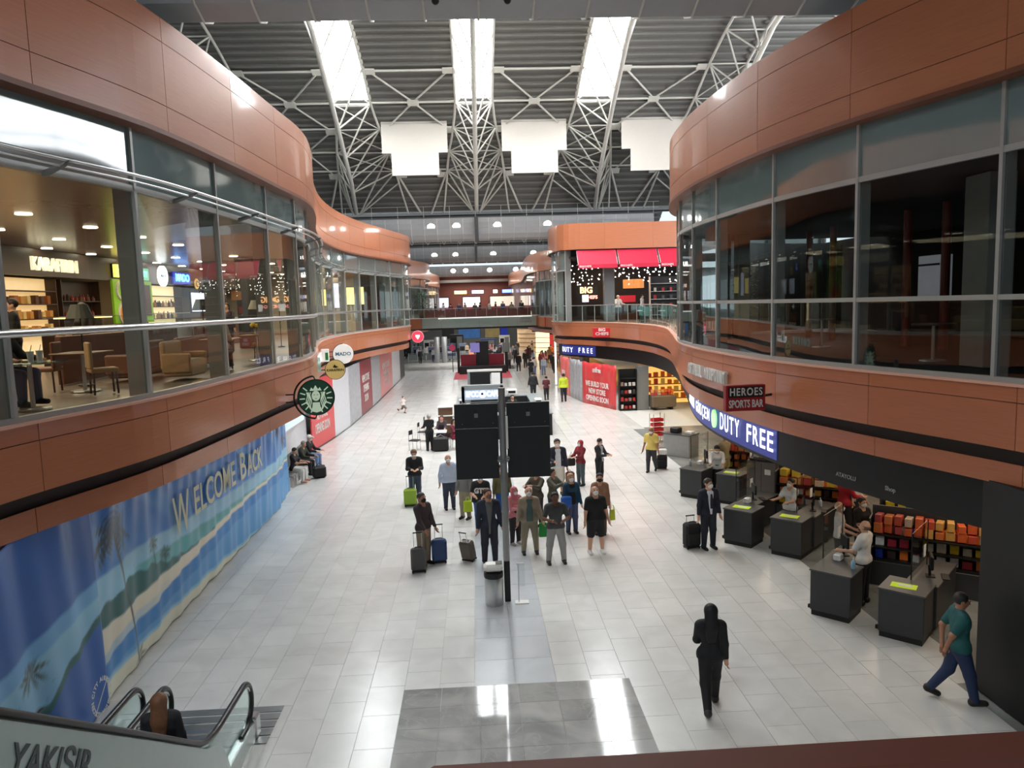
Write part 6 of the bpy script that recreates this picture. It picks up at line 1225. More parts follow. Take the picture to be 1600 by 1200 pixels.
# black bulkhead lettering
t = thing('letter_sign', 'white lit sign reading SABIHA GOKCEN DUTY FREE on the black bulkhead', 'sign')
M_lit = glow('sign_letter_lit', (.88, .92, 1), 1.5); M_blueglow = mat('sign_blue_back', S(14, 20, 70), .4, emit=(.05, .08, .5), es=.35)
sq = RC.s_at_y(25.6); se = RC.s_at_y(16.4); strip(RC, se, sq, 2.7, 3.44, -.405, .03, .4, 'backboard', M_blueglow, t)
def bulk(txt, s0, s1, z, size, m, bold): 
    n = len(txt)
    for i, ch in enumerate(txt):
        if ch == ' ': continue
        s = s0+(s1-s0)*(i+.5)/n; x, y, nx, ny = RC.at(s, -.37); me = text_mesh(ch, size, .004, bold, m); slot = abs(s1-s0)/n; xs_ = [v.co.x for v in me.vertices]; wl_ = max(xs_)-min(xs_); me.transform(Matrix.Scale(min(1, slot*.74/wl_), 4, (1, 0, 0)) @ Matrix.Translation((-(max(xs_)+min(xs_))/2, 0, 0))); o = link('letter', me, t, (x, y, z)); o.rotation_euler = (PI/2, 0, RC.ang(s))
bulk('SABIHA GÖKÇEN', sq-.1, RC.s_at_y(20.9), 3.08, .5, M_lit, .004); bulk('DUTY FREE', RC.s_at_y(19.9), se+.05, 3.08, .66, M_lit, .006)
x, y, nx, ny = RC.at(RC.s_at_y(20.4), -.37); o = MB().plate([(.2*math.cos(q), .26*math.sin(q)) for q in np.linspace(0, 2*PI, 20)[:-1]], (0, .02, 0), (1, 0, 0), (0, 0, 1), .05).build('leaf_emblem', glow('leaf_green_lit', (.25, .75, .2), 1.2), t, loc=(x, y, 3.08)); o.rotation_euler = (0, 0, RC.ang(RC.s_at_y(20.4)))
for yy, tx in ((14.0, 'ATAYOLU'), (12.9, 'Shop')):
    s = RC.s_at_y(yy); x, y, nx, ny = RC.at(s, -.41); q = thing('small_lettering', 'small grey word %s on the black bulkhead' % ('left of the other' if yy > 13.5 else 'right of the other'), 'sign', (x, y, 2.86), RC.ang(s)); lettering(tx, .12, mat('dim_letter', S(150, 150, 150), .5), q, (0, 0, 0), 0, .004, .002)
# second lit sign further on and the red hoarding
t = thing('letter_sign', 'blue lit sign above the red hoarding on the right', 'sign'); s0 = RC.s_at_y(49.6); s1 = RC.s_at_y(53.6); strip(RC, s0, s1, 2.75, 3.42, -.40, .03, .4, 'backboard', M_blueglow, t); bulk('DUTY FREE', s1-.2, s0+.2, 3.08, .5, M_lit, .005)
rh = [((5.98, 52.6), (6.35, 50.2), M_redp, 'pale red hoarding sheet with white print, leftmost on the right side', 'YENI\nMAGAZA'), ((6.35, 50.2), (6.75, 46.9), M_photo, 'grey photo hoarding sheet between the two red ones', ''), ((6.75, 46.9), (8.15, 43.0), M_red, 'red hoarding sheet announcing a new store opening soon', 'unifree\n\nWE BUILD YOUR\nNEW STORE\nOPENING SOON')]
for (xa, ya), (xb, yb), m, lb, tx in rh:
    L_ = math.hypot(xb-xa, yb-ya); t = thing('hoarding_panel', lb, 'hoarding', ((xa+xb)/2, (ya+yb)/2, 0), math.atan2(yb-ya, xb-xa)); n = 24; V = []; F = []
    for i in range(n+1):
        u = -L_/2+L_*i/n
        for k in range(7): V.append((u, .05*math.sin(i*1.1)*(.3+.1*k), 2.65*k/6+.02+.03*math.sin(i*.8)*(k == 6)))
    for i in range(n):
        for k in range(6): F.append((i*7+k, i*7+7+k, i*7+8+k, i*7+1+k))
    o = link('sheet', mesh('sheet', V, F, m, True), t); md = o.modifiers.new('thickness', 'SOLIDIFY'); md.thickness = .008
    if tx: lettering(tx, .45, M_white, t, (0, -.11, 1.35), 0, .004, .012, width=L_*.7)
shelf_unit('display_shelf', 'tall black display shelf beside the red hoarding', (8.85, 42.9, 0), 0, 1.0, (.1, .55, 1.0, 1.45, 1.9), 2.45, M_black, depth=.4); random.seed(31); goods((8.85, 42.8, 0), 0, 1.0, (.1, .55, 1.0, 1.45), [(220, 216, 210), (180, 50, 50), (60, 60, 64), (150, 120, 110)], 'pack on the shelf beside the red hoarding', 'packs on the black display shelf', n=4, sz=(.18, .14, .22))
tag(bx('shop_partition', (9.75, 43.0, 1.3), (.7, .35, 2.6), M_grey, ch=.01), 'grey partition panel right of the black display shelf', 'partition')
shelf_unit('orange_shelf', 'amber lit shelf of goods behind the round bin', (12.0, 45.4, 0), 0, 3.2, (.3, .75, 1.2, 1.65), 2.3, M_shelf, glowm=glow('amber_lit', (1, .55, .1), .8)); random.seed(32); goods((12.0, 45.3, 0), 0, 3.2, (.3, .75, 1.2, 1.65), [(240, 170, 40), (230, 110, 30), (200, 60, 30), (240, 210, 120)], 'pack on the amber lit shelf', 'packs on the amber shelf', n=7, sz=(.3, .2, .32))
t = thing('bargain_bin', 'grey-brown display bin heaped with orange goods', 'bin', (10.9, 42.9, 0), .1); MB().box((0, 0, .5), (1.5, .9, .7), ch=.06).build('bin_body', mat('bin_taupe', S(110, 98, 82), .5), t)
for s in (-1, 1): MB().box((s*.5, 0, .07), (.12, .7, .14)).build('foot', M_black, t)
random.seed(33); goods((10.9, 42.9, .84), .1, 1.5, (.0, .16), OR, 'pack heaped in the taupe bin', 'packs in the display bin', n=7, sz=(.2, .34, .16), jit=.8)
# black return wall at the near right
bw = tag(bx('wall_black', (9.5, 7.4, 1.78), (3.1, 7.3, 3.5), M_black), 'black wall block at the lower right edge', 'wall', kind='structure')
# shoppers and staff
G2 = 'shoppers and staff at the checkouts'
person(7.95, 14.55, -140, 'bald man in white polo shirt working behind the nearest checkout', 1.78, (228, 226, 222), (30, 30, 34), 'stand', (24, 10, 60, 10), (24, 10, 60, 10), 'thin', (120, 96, 80), None, 'short', group=G2, res=.02)
person(8.2, 18.75, -60, 'cashier in white shirt with mask at the middle checkout', 1.66, (224, 226, 228), (34, 34, 38), 'stand', (40, 8, 50, 10), (40, 8, 50, 10), 'bun', (40, 30, 26), WH, 'short', female=True, group=G2)
person(7.9, 23.8, -20, 'cashier in white blouse bending over papers at the farthest checkout', 1.66, (222, 222, 220), (34, 34, 38), 'stand', (44, 8, 40, 14), (44, 8, 40, 14), 'short', (34, 28, 26), WH, female=True, group=G2, lean=14, headpitch=20)
person(8.55, 24.9, 200, 'shopper in beige coat at the farthest checkout', 1.74, (168, 152, 116), (206, 190, 130), 'stand', (30, 8, 60, 10), (30, 8, 60, 10), 'short', (80, 66, 54), None, jacket='open', group=G2)
person(9.0, 16.6, 20, 'woman in black top with mask and dark hair queueing at the nearest checkout', 1.68, (28, 26, 28), (34, 34, 38), 'stand', (20, 6, 50, 10), (20, 6, 50, 10), 'bun', (36, 24, 24), WH, 'short', female=True, group=G2)
person(8.35, 16.4, 60, 'person in white top with black straps queueing at the nearest checkout', 1.66, (226, 222, 216), (40, 40, 46), 'stand', (20, 6, 50, 10), (20, 6, 50, 10), 'thin', (206, 196, 180), WH, 'short', group=G2)
person(9.75, 18.9, 100, 'shopper in red jacket leaning at the middle checkout', 1.7, (176, 30, 44), (40, 36, 40), 'stand', (30, 6, 50, 10), (30, 6, 50, 10), 'short', (90, 60, 46), WH, group=G2)
person(10.3, 19.3, 20, 'shopper in white vest with dark hair behind the red jacket', 1.7, (226, 222, 218), (50, 50, 56), 'stand', hair='bun', hc=(34, 26, 24), sleeves='short', female=True, group=G2)
person(10.3, 15.9, -30, 'shopper in black leaning over the sweets with close-cropped head', 1.72, (24, 24, 26), (30, 30, 34), 'stand', (50, 8, 40, 0), (50, 8, 40, 0), 'thin', (110, 84, 68), None, group=G2, lean=16)
person(11.0, 15.1, 10, 'shopper in blue jacket and mask reading a paper', 1.74, (44, 56, 84), (40, 40, 48), 'stand', (30, 8, 66, 20), (30, 8, 66, 20), 'short', (36, 28, 26), WH, group=G2, headpitch=16)
person(11.6, 14.5, 40, 'shopper in dark top behind the sweets display', 1.7, (40, 34, 38), (40, 40, 48), 'stand', hair='short', hc=(50, 30, 26), group=G2)
person(11.2, 13.4, 40, 'shopper in white t-shirt carrying a white box near the black wall', 1.74, (226, 224, 220), (50, 50, 56), 'stand', (34, 8, 56, 8), (34, 8, 56, 8), 'short', (40, 32, 28), None, 'short', group=G2)
person(11.2, 18.2, 30, 'shopper in black holding a red basket', 1.76, (26, 26, 28), (30, 30, 34), 'stand', (10, 14, 20, 0), (6, 8, 14, 0), 'short', (34, 26, 24), None, group=G2)
t = thing('shopping_basket', 'red shopping basket carried by the shopper in black', 'basket', (10.7, 17.5, .62), .4); mr = mat('basket_red', S(206, 40, 44), .5)
bx('basket_floor', (0, 0, .01), (.42, .28, .02), mr, t)
for s in (-1, 1):
    for k in range(3): bx('slat', (0, s*.14, .05+.07*k), (.44, .015, .045), mr, t); bx('slat', (s*.22, 0, .05+.07*k), (.015, .28, .045), mr, t)
MB().tube([(-.2, 0, .22), (-.12, 0, .42), (.12, 0, .42), (.2, 0, .22)], .012, 6).build('handle', M_black, t)
t = thing('white_box', 'white box in the hands of the shopper in the white t-shirt', 'box', (10.9, 13.05, 1.15), .6); bx('box_body', (0, 0, .06), (.34, .22, .12), M_paper, t, ch=.01); bx('print', (0, -.112, .06), (.08, .004, .05), M_black, t)
# ================================================================ middle of the hall
# display boards (seen from the back) on a post
M_bback = mat('black_board_back', S(26, 27, 30), .5, var=.1); M_post = mat('post_paint', S(150, 150, 150), .3, metal=.6)
t = thing('display_board_post', 'steel post with a cable bunch carrying two black display boards', 'post', (.5, 15.6, 0))
MB().tube([(0, 0, .92), (0, 0, 4.72)], .075, 14).build('post', M_post, t, smooth=True); MB().box((0, 0, .46), (.13, .16, .92), ch=.01).build('dark_base', M_black, t); MB().tube([(-.62, .17, 3.6), (.66, .17, 3.6)], .03, 6).build('cross_arm', M_black, t)
for i in range(16):
    a = i*1.13; r = .1+.03*math.sin(i*2.7); MB().tube([(r*math.cos(a+q), r*math.sin(a+q)-.02, 3.18+.03*math.sin(i*1.9)+.035*math.sin(2*q+i)) for q in np.linspace(0, 2.4, 7)], .011, 5).build('cable_loop', mat('cable_grey', S(120, 124, 124), .5), t)
bx('white_side_strip', (.09, .02, 3.75), (.05, .1, .7), M_white, t)
for s, lb in ((-1, 'left'), (1, 'right')):
    b = thing('display_board', 'large black display board seen from behind, %s of the post' % lb, 'display board', (.5+s*.56, 15.66, 2.73), group='black display boards'); wd = .93
    MB().box((0, .04, .56), (wd, .08, 1.1), ch=.006).build('lower_screen_back', M_bback, b); MB().box((0, .04, 1.39), (wd, .08, .52), ch=.006).build('upper_screen_back', M_bback, b)
    bx('joint_strip', (0, -.005, 1.12), (wd*.94, .012, .014), M_grey, b); bx('maker_plate', (.0, -.004, 1.4), (.08, .008, .09), M_grey, b)
    for k in range(5): bx('vent_slot', (-.02, -.003, 1.46+.012*k), (.05, .006, .004), M_black, [c for c in b.children if c.name.startswith('upper')][0])
    for q in (-.3, .36): MB().lathe((q, -.004, 1.22), [(.008, 0), (.008, .006)], 8).build('screw', M_steel, b)
# bin and thin stand
t = thing('litter_bin', 'round steel litter bin with a white lid beside the post', 'bin', (.2, 15.45, 0)); MB().lathe((0, 0, 0), [(.19, 0), (.2, .02), (.2, .62), (.19, .64)], 22).build('bin_body', M_steel, t, True); MB().lathe((0, 0, .62), [(.205, 0), (.21, .03), (.21, .1), (.18, .12)], 22).build('band', M_black, t); MB().box((0, 0, .84), (.42, .3, .16), ch=.05).build('lid', M_white, t)
for i in range(5): MB().box((.12, -.1+.05*i, .925), (.14, .012, .012)).build('lid_slot', M_grey, t)
t = thing('info_stand', 'thin clear stand with a square white foot right of the post', 'stand', (.8, 15.45, 0)); bx('foot', (0, 0, .012), (.3, .2, .024), M_white, t, ch=.004); MB().tube([(-.06, 0, .02), (-.06, 0, .86)], .01, 6).build('rod', M_steel, t); bx('clear_panel', (.0, 0, .62), (.16, .008, .5), M_acr, t); bx('top_clip', (-.02, 0, .88), (.16, .03, .03), M_white, t)
# ---- cafe kiosk
M_kgrey = mat('kiosk_grey', S(140, 146, 148), .4, var=.05)
t = thing('cafe_kiosk', 'island cafe kiosk with grey sign frame behind the display boards', 'kiosk', (0, 0, 0))
for x0, x1, y0, y1 in ((-1.2, 3.6, 35.6, 36.4), (-1.2, -.5, 36.4, 43), (2.9, 3.6, 36.4, 43), (-1.2, 3.6, 43, 43.7)):
    bx('counter_body', ((x0+x1)/2, (y0+y1)/2, .53), (x1-x0, y1-y0, 1.06), M_bback, t, ch=.01); bx('counter_top', ((x0+x1)/2, (y0+y1)/2, 1.09), (x1-x0+.08, y1-y0+.08, .05), M_kgrey, t)
for x in (-.72, 1.15): bx('frame_post', (x, 35.4, 1.3), (.16, .3, 2.6), M_kgrey, t, ch=.01)
bx('frame_beam', (.21, 35.4, 2.22), (2.03, .3, .86), M_kgrey, t, ch=.02); bx('sign_panel', (.21, 35.24, 2.18), (1.72, .02, .46), mat('sign_pale_blue', S(150, 170, 190), .4, emit=(.5, .6, .75), es=.5), t)
lettering('SFCC', .36, M_lit, t, (-.28, 35.22, 2.2), 0, .01, .01, width=.6); lettering('CAFE', .36, M_lit, t, (.72, 35.22, 2.2), 0, .01, .01, width=.6); o = disc(.17, .02, M_lit, t, 'bean_logo'); o.location = (.22, 35.22, 2.2); o = disc(.07, .02, M_blueglow, t, 'bean_mark'); o.location = (.2, 35.2, 2.22); bx('fine_print', (.3, 35.23, 1.88), (1.3, .01, .07), M_black, t)
for x in (-.5, 1.35): bx('rear_post', (x, 42, 1.4), (.14, .14, 2.8), M_black if x > 0 else M_kgrey, t)
bx('rear_beam', (.42, 42, 2.75), (2.0, .2, .12), M_white, t); bx('menu_screen', (.15, 41.9, 2.25), (1.15, .08, .8), M_black, t); bx('menu_screen_white', (1.05, 41.9, 2.2), (.5, .06, .8), M_paper, t)
def clutter(name, lb, cat, loc, sz, m, rz=0.): 
    q = thing(name, lb, cat, loc, rz); bx('body', (0, 0, sz[2]/2), sz, m, q, ch=min(sz)*.12); bx('front_panel', (0, -sz[1]/2-.004, sz[2]*.55), (sz[0]*.7, .008, sz[2]*.4), M_black if m is not M_black else M_steel, q); return q
for i, (x, y, s_, m, lb, nm) in enumerate([(1.6, 36.0, (.5, .4, .3), M_white, 'white cake case on the right end of the kiosk counter', 'cake_case'), (2.3, 36.0, (.34, .34, .38), M_black, 'black coffee grinder on the kiosk counter', 'coffee_grinder'), (2.9, 36.05, (.5, .4, .2), M_paper, 'white tray on the kiosk counter', 'tray'), (3.35, 36.0, (.24, .3, .28), M_black, 'small black till on the kiosk counter corner', 'till'), (1.0, 43.3, (.8, .45, .45), M_steel, 'steel coffee machine on the rear kiosk counter', 'coffee_machine'), (2.0, 43.3, (.6, .4, .35), M_white, 'white oven on the rear kiosk counter', 'oven'), (3.2, 39, (.4, .6, .3), M_white, 'white box on the right kiosk counter', 'white_crate'), (-.85, 39.5, (.4, .6, .35), M_steel, 'steel dispenser on the left kiosk counter', 'dispenser')]): clutter(nm, lb, 'appliance', (x, y, 1.117), s_, m)
t = thing('wooden_rack', 'stepped wooden crate rack at the left end of the kiosk', 'rack', (-1.65, 36.4, 0)); mw = mat('crate_wood', S(112, 84, 62), .6, var=.2, scale=3, stretch=(1, 1, 10))
for i in range(3): bx('crate', (0, -.12*i, .25+.42*(2-i)+.2), (.7, .5, .4), mw, t, ch=.01); bx('crate_tray', (0, -.12*i-.05, .25+.42*(2-i)+.42), (.72, .56, .03), M_paper, t)
bx('rack_base', (0, 0, .2), (.74, .6, .4), mw, t)
person(1.8, 38.5, 10, 'barista in dark shirt inside the kiosk', 1.7, (40, 36, 36), (30, 30, 34), hair='short', res=.03)
# ---- tables beside the kiosk
def bistro_chair(x, y, rz, lb, m=None):
    q = thing('bistro_chair', lb, 'chair', (x, y, 0), rz, group='chairs beside the kiosk'); bx('seat', (0, 0, .45), (.42, .42, .04), M_black, q, ch=.01); bx('backrest', (0, .2, .8), (.4, .03, .2), M_black, q, ch=.01)
    for sx in (-1, 1): MB().tube([(sx*.19, .2, .0), (sx*.19, .2, .9)], .015, 6).build('leg', M_steel, q); MB().tube([(sx*.19, -.19, .0), (sx*.18, -.18, .44)], .015, 6).build('leg', M_steel, q)
def bistro_table(x, y, lb):
    q = thing('bistro_table', lb, 'table', (x, y, 0), 0, group='tables beside the kiosk'); MB().box((0, 0, .74), (.7, .7, .03), ch=.01).build('table_top', M_paper, q); MB().tube([(0, 0, .02), (0, 0, .73)], .03, 8).build('pedestal', M_black, q); MB().lathe((0, 0, 0), [(.24, 0), (.23, .02)], 14).build('base', M_black, q)
bistro_table(-1.85, 33.6, 'white bistro table of the seated group beside the kiosk'); bistro_table(-2.0, 35.6, 'white bistro table behind the seated group'); bistro_table(-1.9, 37.4, 'third white bistro table along the kiosk')
bistro_chair(-2.95, 33.2, 1.2, 'black bistro chair nearest, on the left of the seated group'); bistro_chair(-2.75, 35.4, 1.4, 'black bistro chair at the second table'); bistro_chair(-2.6, 37.2, 1.5, 'black bistro chair at the third table'); bistro_chair(-1.1, 33.3, -1.3, 'bistro chair of the woman in dark red')
person(-2.25, 32.9, 200, 'grey-haired person in long black coat standing at the bistro table', 1.66, (26, 24, 26), (26, 24, 28), 'stand', (30, 8, 40, 0), (30, 8, 40, 0), 'bun', (170, 166, 160), None, jacket='long', female=True, res=.028)
person(-1.15, 33.2, 50, 'seated woman in dark red coat at the bistro table', 1.66, (110, 30, 50), (180, 60, 90), 'sit', (40, 6, 50, 0), (40, 6, 50, 0), 'long', (50, 34, 30), None, female=True, res=.028)
person(-1.75, 34.4, -10, 'seated person with pink face mask across the bistro table', 1.66, (60, 50, 56), (50, 50, 60), 'sit', (40, 6, 50, 0), (40, 6, 50, 0), 'long', (90, 50, 50), (226, 150, 160), female=True, res=.028)
t = thing('travel_bag', 'large dark bag under the bistro table', 'bag', (-1.75, 32.75, 0)); bx('bag_body', (0, 0, .32), (.7, .4, .62), M_black, t, ch=.06); MB().tube([(-.2, 0, .62), (0, 0, .74), (.2, 0, .62)], .015, 6).build('handle', M_steel, t)
# ================================================================ far part of the hall
# ---- footbridge
M_brg = mat('bridge_glass', S(158, 176, 168), .15, var=.06, spec=.8, coat=.4)
t = thing('footbridge', 'grey-green glass faced footbridge crossing the hall', 'bridge', (0, 75, 0), kind='structure')
for i in range(6): bx('fascia_panel', (-5.4+1.93*(i+.5), 0, 4.72), (1.91, .06, 1.0), M_brg, t)
bx('deck', (0, 2.3, 4.75), (14, 3.9, .5), M_grey, t); bx('top_ledge', (0, -.02, 5.26), (13.5, .2, .07), M_white, t); bx('light_line', (1.0, -.06, 5.2), (9.5, .03, .03), glow('bridge_strip', (1, .98, .94), 2.), t)
for i in range(12): bx('balustrade_pane', (-6.2+1.05*(i+.5), .05, 5.72), (1.02, .015, .82), M_bal, t); bx('balustrade_post', (-6.2+1.05*i, .05, 5.7), (.04, .04, .9), M_alu, t)
MB().tube([(-6.3, .05, 6.16), (6.5, .05, 6.16)], .035, 8).build('handrail', M_steel, t)
bx('wood_end', (-6.6, .3, 4.7), (2.3, .5, 1.05), M_wood, t); bx('wood_end', (7.2, .3, 4.7), (2.4, .5, 1.05), M_wood, t); bx('underside', (0, 2, 4.1), (14, 4, .1), M_dark, t)
lettering('DINING\nLOUNGE', .3, M_grey, t, (5.1, -.06, 4.8), 0, .004, .004)
# arch sign on the right end
t = thing('arch_sign', 'small red sign with yellow double arch at the right end of the footbridge', 'sign', (7.55, 72.4, 4.6), -.2); bx('sign_box', (0, .04, 0), (1.5, .12, 1.0), mat('arch_red', S(190, 30, 24), .4), t, ch=.02)
for s in (-1, 1): MB().tube([(s*.28+.27*math.cos(a), -.05, -.36+.8*math.sin(a)) for a in np.linspace(0, PI, 12)], .075, 6).build('arch', glow('arch_yellow', (1, .72, .05), 1.6), t)
# plant on the bridge
leafy('potted_tree', 'potted tree standing at the left end of the footbridge', (-5.4, 76.2, 5.0), 3.0, 1.0, 600, .25, 9)
# ---- upper food court floor beyond the bridge
fc = thing('floor_upper', 'upper food court floor beyond the footbridge', 'floor', kind='structure'); bx('slab', (0, 109, 4.75), (46, 58, .6), M_slab2, fc); bx('slab_edge', (0, 79.95, 5.5), (12, .15, .9), mat('court_parapet', S(122, 62, 56), .5), fc)
bx('soffit', (0, 109, 4.38), (46, 58, .1), M_grey, fc)
# sign band and shopfronts on the far end wall
ends = [(-6.6, 3.4, 'pale lilac lit snack bar front', (.72, .72, .95), .8), (-.6, 3.2, 'white lit front with a red picture', (1, .9, .9), .9), (4.9, 4.0, 'beige lit food counter front', (.75, .62, .42), .7), (9.2, 2.4, 'pale blue lit front at the right', (.6, .7, .8), .7)]
for x, wd, lb, c, e in ends:
    q = thing('food_stall', lb+' on the far end wall', 'food stall', (x, 138.6, FZ)); bx('lit_face', (0, .1, 1.7), (wd, .1, 2.2), mat('front_%s' % lb[:9], (.7, .7, .7), .5, var=.3, scale=1.2, emit=c, es=e), q); bx('frame', (0, .2, 1.7), (wd+.3, .1, 2.6), M_dark, q); bx('counter', (0, -.6, .5), (wd, .8, 1.0), M_maroon, q)
bx('picture', (0, 138.6, 7.0), (1.9, .06, 1.3), mat('red_picture', S(190, 60, 60), .5, emit=(.6, .1, .1), es=.4), None) if False else None
for x, wd, lb, c in ((-2.6, 2.3, 'yellow and red', (1, .6, .1)), (.6, 2.2, 'lilac', (.5, .5, 1)), (3.9, .8, 'white round', (1, .95, .85)), (6.0, 1.6, 'blue', (.1, .25, 1))):
    q = thing('far_sign', '%s lit sign on the far end wall' % lb, 'sign', (x, 138.72, 8.85)); bx('sign_face', (0, 0, 0), (wd, .12, .62), glow('farsign_'+lb[:5], c, 2.2), q, ch=.03); bx('sign_frame', (0, .08, 0), (wd+.12, .08, .74), M_black, q)
tag(bx('trim_2', (0, 138.3, 10.9), (24, .3, .5), M_white), 'pale trim line above the far end wall', 'trim', kind='structure')
# tables and people on the far upper level
rg = random.Random(11); cols = [(40, 40, 48), (200, 196, 190), (120, 40, 50), (70, 80, 110), (150, 130, 110), (60, 60, 62)]
for i in range(12):
    x = -4.7+.9*i+rg.uniform(-.3, .3); y = 82+rg.uniform(0, 12)
    person(x, y, rg.choice((0, 60, 180, 250)), '%s person far off on the upper food court, %s from the left' % (['dark clothed', 'white clothed', 'dark red clothed', 'blue clothed', 'beige clothed', 'grey clothed'][i % 6], ['1st', '2nd', '3rd', '4th', '5th', '6th', '7th', '8th', '9th', '10th', '11th', '12th'][i]), rg.uniform(1.6, 1.8), cols[i % 6], (40, 42, 52), hair='short', z=5.05, res=.05, group='people on the far food court')
# ---- ground floor beyond: crowd, screening lanes, shops
od2 = ['1st', '2nd', '3rd', '4th', '5th', '6th', '7th', '8th', '9th', '10th', '11th', '12th', '13th', '14th', '15th', '16th', '17th', '18th', '19th', '20th', '21st', '22nd', '23rd', '24th', '25th', '26th', '27th', '28th', '29th', '30th', '31st', '32nd', '33rd', '34th']
spots = [(5.2, 66.5, 'white jacket and jeans', (224, 220, 214), (110, 130, 170)), (6.0, 66, 'pale blue top', (170, 186, 210), (110, 130, 170)), (7.1, 67.5, 'black coat', (28, 28, 30), (28, 28, 32)), (8.0, 69, 'grey top with rucksack', (120, 124, 140), (40, 42, 60)), (7.4, 71, 'navy coat', (40, 46, 70), (30, 30, 36)), (6.3, 71.5, 'dark red jacket', (130, 50, 54), (40, 40, 46)), (4.0, 70.5, 'black jacket', (30, 30, 32), (34, 36, 44)), (3.2, 73.5, 'grey coat', (130, 130, 134), (44, 46, 54)), (3.4, 77.5, 'salmon hood and pink top', (220, 120, 90), (50, 40, 50)), (4.2, 80.5, 'dark jacket', (50, 46, 50), (40, 40, 46)), (1.6, 76, 'mauve top', (150, 110, 130), (60, 60, 76)), (.9, 79, 'navy top', (44, 48, 74), (50, 56, 80)), (1.4, 83, 'black top', (30, 30, 34), (34, 34, 40)), (2.2, 88, 'white top', (210, 208, 206), (60, 64, 80)), (8.3, 72.2, 'long black dress', (26, 24, 26), (26, 24, 26)), (7.9, 73.2, 'patterned red top', (160, 90, 80), (50, 40, 46)), (6.8, 76, 'brown jacket', (120, 90, 60), (40, 36, 36)), (7.8, 79, 'beige coat', (190, 160, 110), (60, 50, 44)), (8.4, 83, 'orange top', (200, 110, 60), (40, 36, 40)), (6.0, 84, 'dark coat', (44, 40, 44), (40, 40, 44)), (.2, 86, 'grey hoodie', (120, 122, 128), (50, 54, 66)), (-.6, 84.5, 'orange safety vest', (236, 150, 120), (50, 50, 60)), (-3.2, 88, 'white shirt', (222, 222, 224), (50, 54, 70)), (-5.0, 86, 'white blouse', (220, 220, 226), (80, 70, 90)), (-6.4, 84, 'black uniform', (28, 28, 32), (28, 28, 32)), (-6.9, 87.6, 'pale lilac shirt', (206, 200, 226), (50, 50, 60)), (-4.4, 91, 'dark grey top', (64, 66, 72), (40, 44, 54)), (-2.6, 88.6, 'black top', (34, 34, 36), (40, 40, 48)), (3.0, 93, 'blue jacket', (50, 80, 140), (40, 44, 56)), (4.8, 89, 'grey jacket', (110, 112, 118), (40, 44, 56)), (-6.1, 89, 'white t-shirt', (224, 224, 224), (60, 60, 70)), (5.3, 95, 'dark top', (46, 44, 50), (40, 40, 50))]
for i, (x, y, d, a, b) in enumerate(spots):
    wk = i % 2 == 0; person(x, y, rg.choice((0, 170, 180, 190, 20)), 'far pedestrian in %s, %s of the crowd under the footbridge' % (d, od2[i]), rg.uniform(1.6, 1.82), a, b, 'walk' if wk else 'stand', hair=rg.choice(('short', 'short', 'long', 'cap')), hc=rg.choice(((40, 32, 28), (90, 70, 50), (30, 26, 26))), res=.042, group='crowd under the footbridge', stride=14)
more = [(-9.0, 92.5), (-7.8, 93.5), (-5.6, 94), (-4.9, 95.5), (-3.1, 95), (-1.2, 93.5), (-.3, 90.2), (.4, 92.5), (1.1, 88.5), (1.9, 91.5), (2.7, 85.2), (3.6, 83.6), (2.4, 80.6), (4.3, 86.4), (5.6, 80.5), (6.6, 88), (7.0, 92), (5.9, 76.6), (4.9, 74), (6.9, 73.6)]
cl2 = [('black', (28, 28, 32)), ('white', (226, 226, 228)), ('navy', (40, 46, 76)), ('grey', (124, 126, 132)), ('maroon', (112, 40, 50)), ('beige', (190, 170, 140)), ('green', (60, 90, 66)), ('light blue', (150, 180, 214)), ('black', (34, 32, 34)), ('pink', (214, 140, 150))]
for i, (x, y) in enumerate(more):
    cn, cc = cl2[i % 10]; person(x, y, rg.choice((0, 90, 180, 200, 340)), 'distant small figure with %s top in the %s lanes, %s from the left' % (cn, 'screening' if x < 1 else 'right', nth(i+1)), rg.uniform(1.58, 1.82), cc, rg.choice(((40, 42, 54), (34, 34, 38), (80, 90, 120))), 'walk' if i % 3 == 0 else 'stand', hair=rg.choice(('short', 'long')), hc=rg.choice(((40, 32, 28), (90, 70, 50))), res=.048, group='crowd under the footbridge', stride=14)
for i, (x, y, wd, hh, mm) in enumerate(((-8.6, 97, 2.2, 2.4, 'black'), (-6.2, 98.5, 1.6, 2.0, 'white'), (-2.6, 99, 1.8, 2.6, 'black'), (1.6, 99.5, 2.0, 1.9, 'blue'), (3.8, 99, 1.4, 2.3, 'white'))):
    q = thing('service_cabinet', '%s service cabinet at the back of the screening lanes, %s from the left' % (mm, nth(i+1)), 'cabinet', (x, y, 0)); c_ = {'black': M_black, 'white': M_white, 'blue': mat('cabinet_blue', S(50, 70, 130), .5)}[mm]; bx('body', (0, 0, hh/2), (wd, .6, hh), c_, q, ch=.03); bx('door', (wd*.22, -.31, hh*.5), (wd*.4, .02, hh*.8), M_grey, q); bx('screen', (-wd*.22, -.31, hh*.7), (wd*.36, .02, hh*.25), mat('screen_dark', S(22, 24, 28), .2), q)
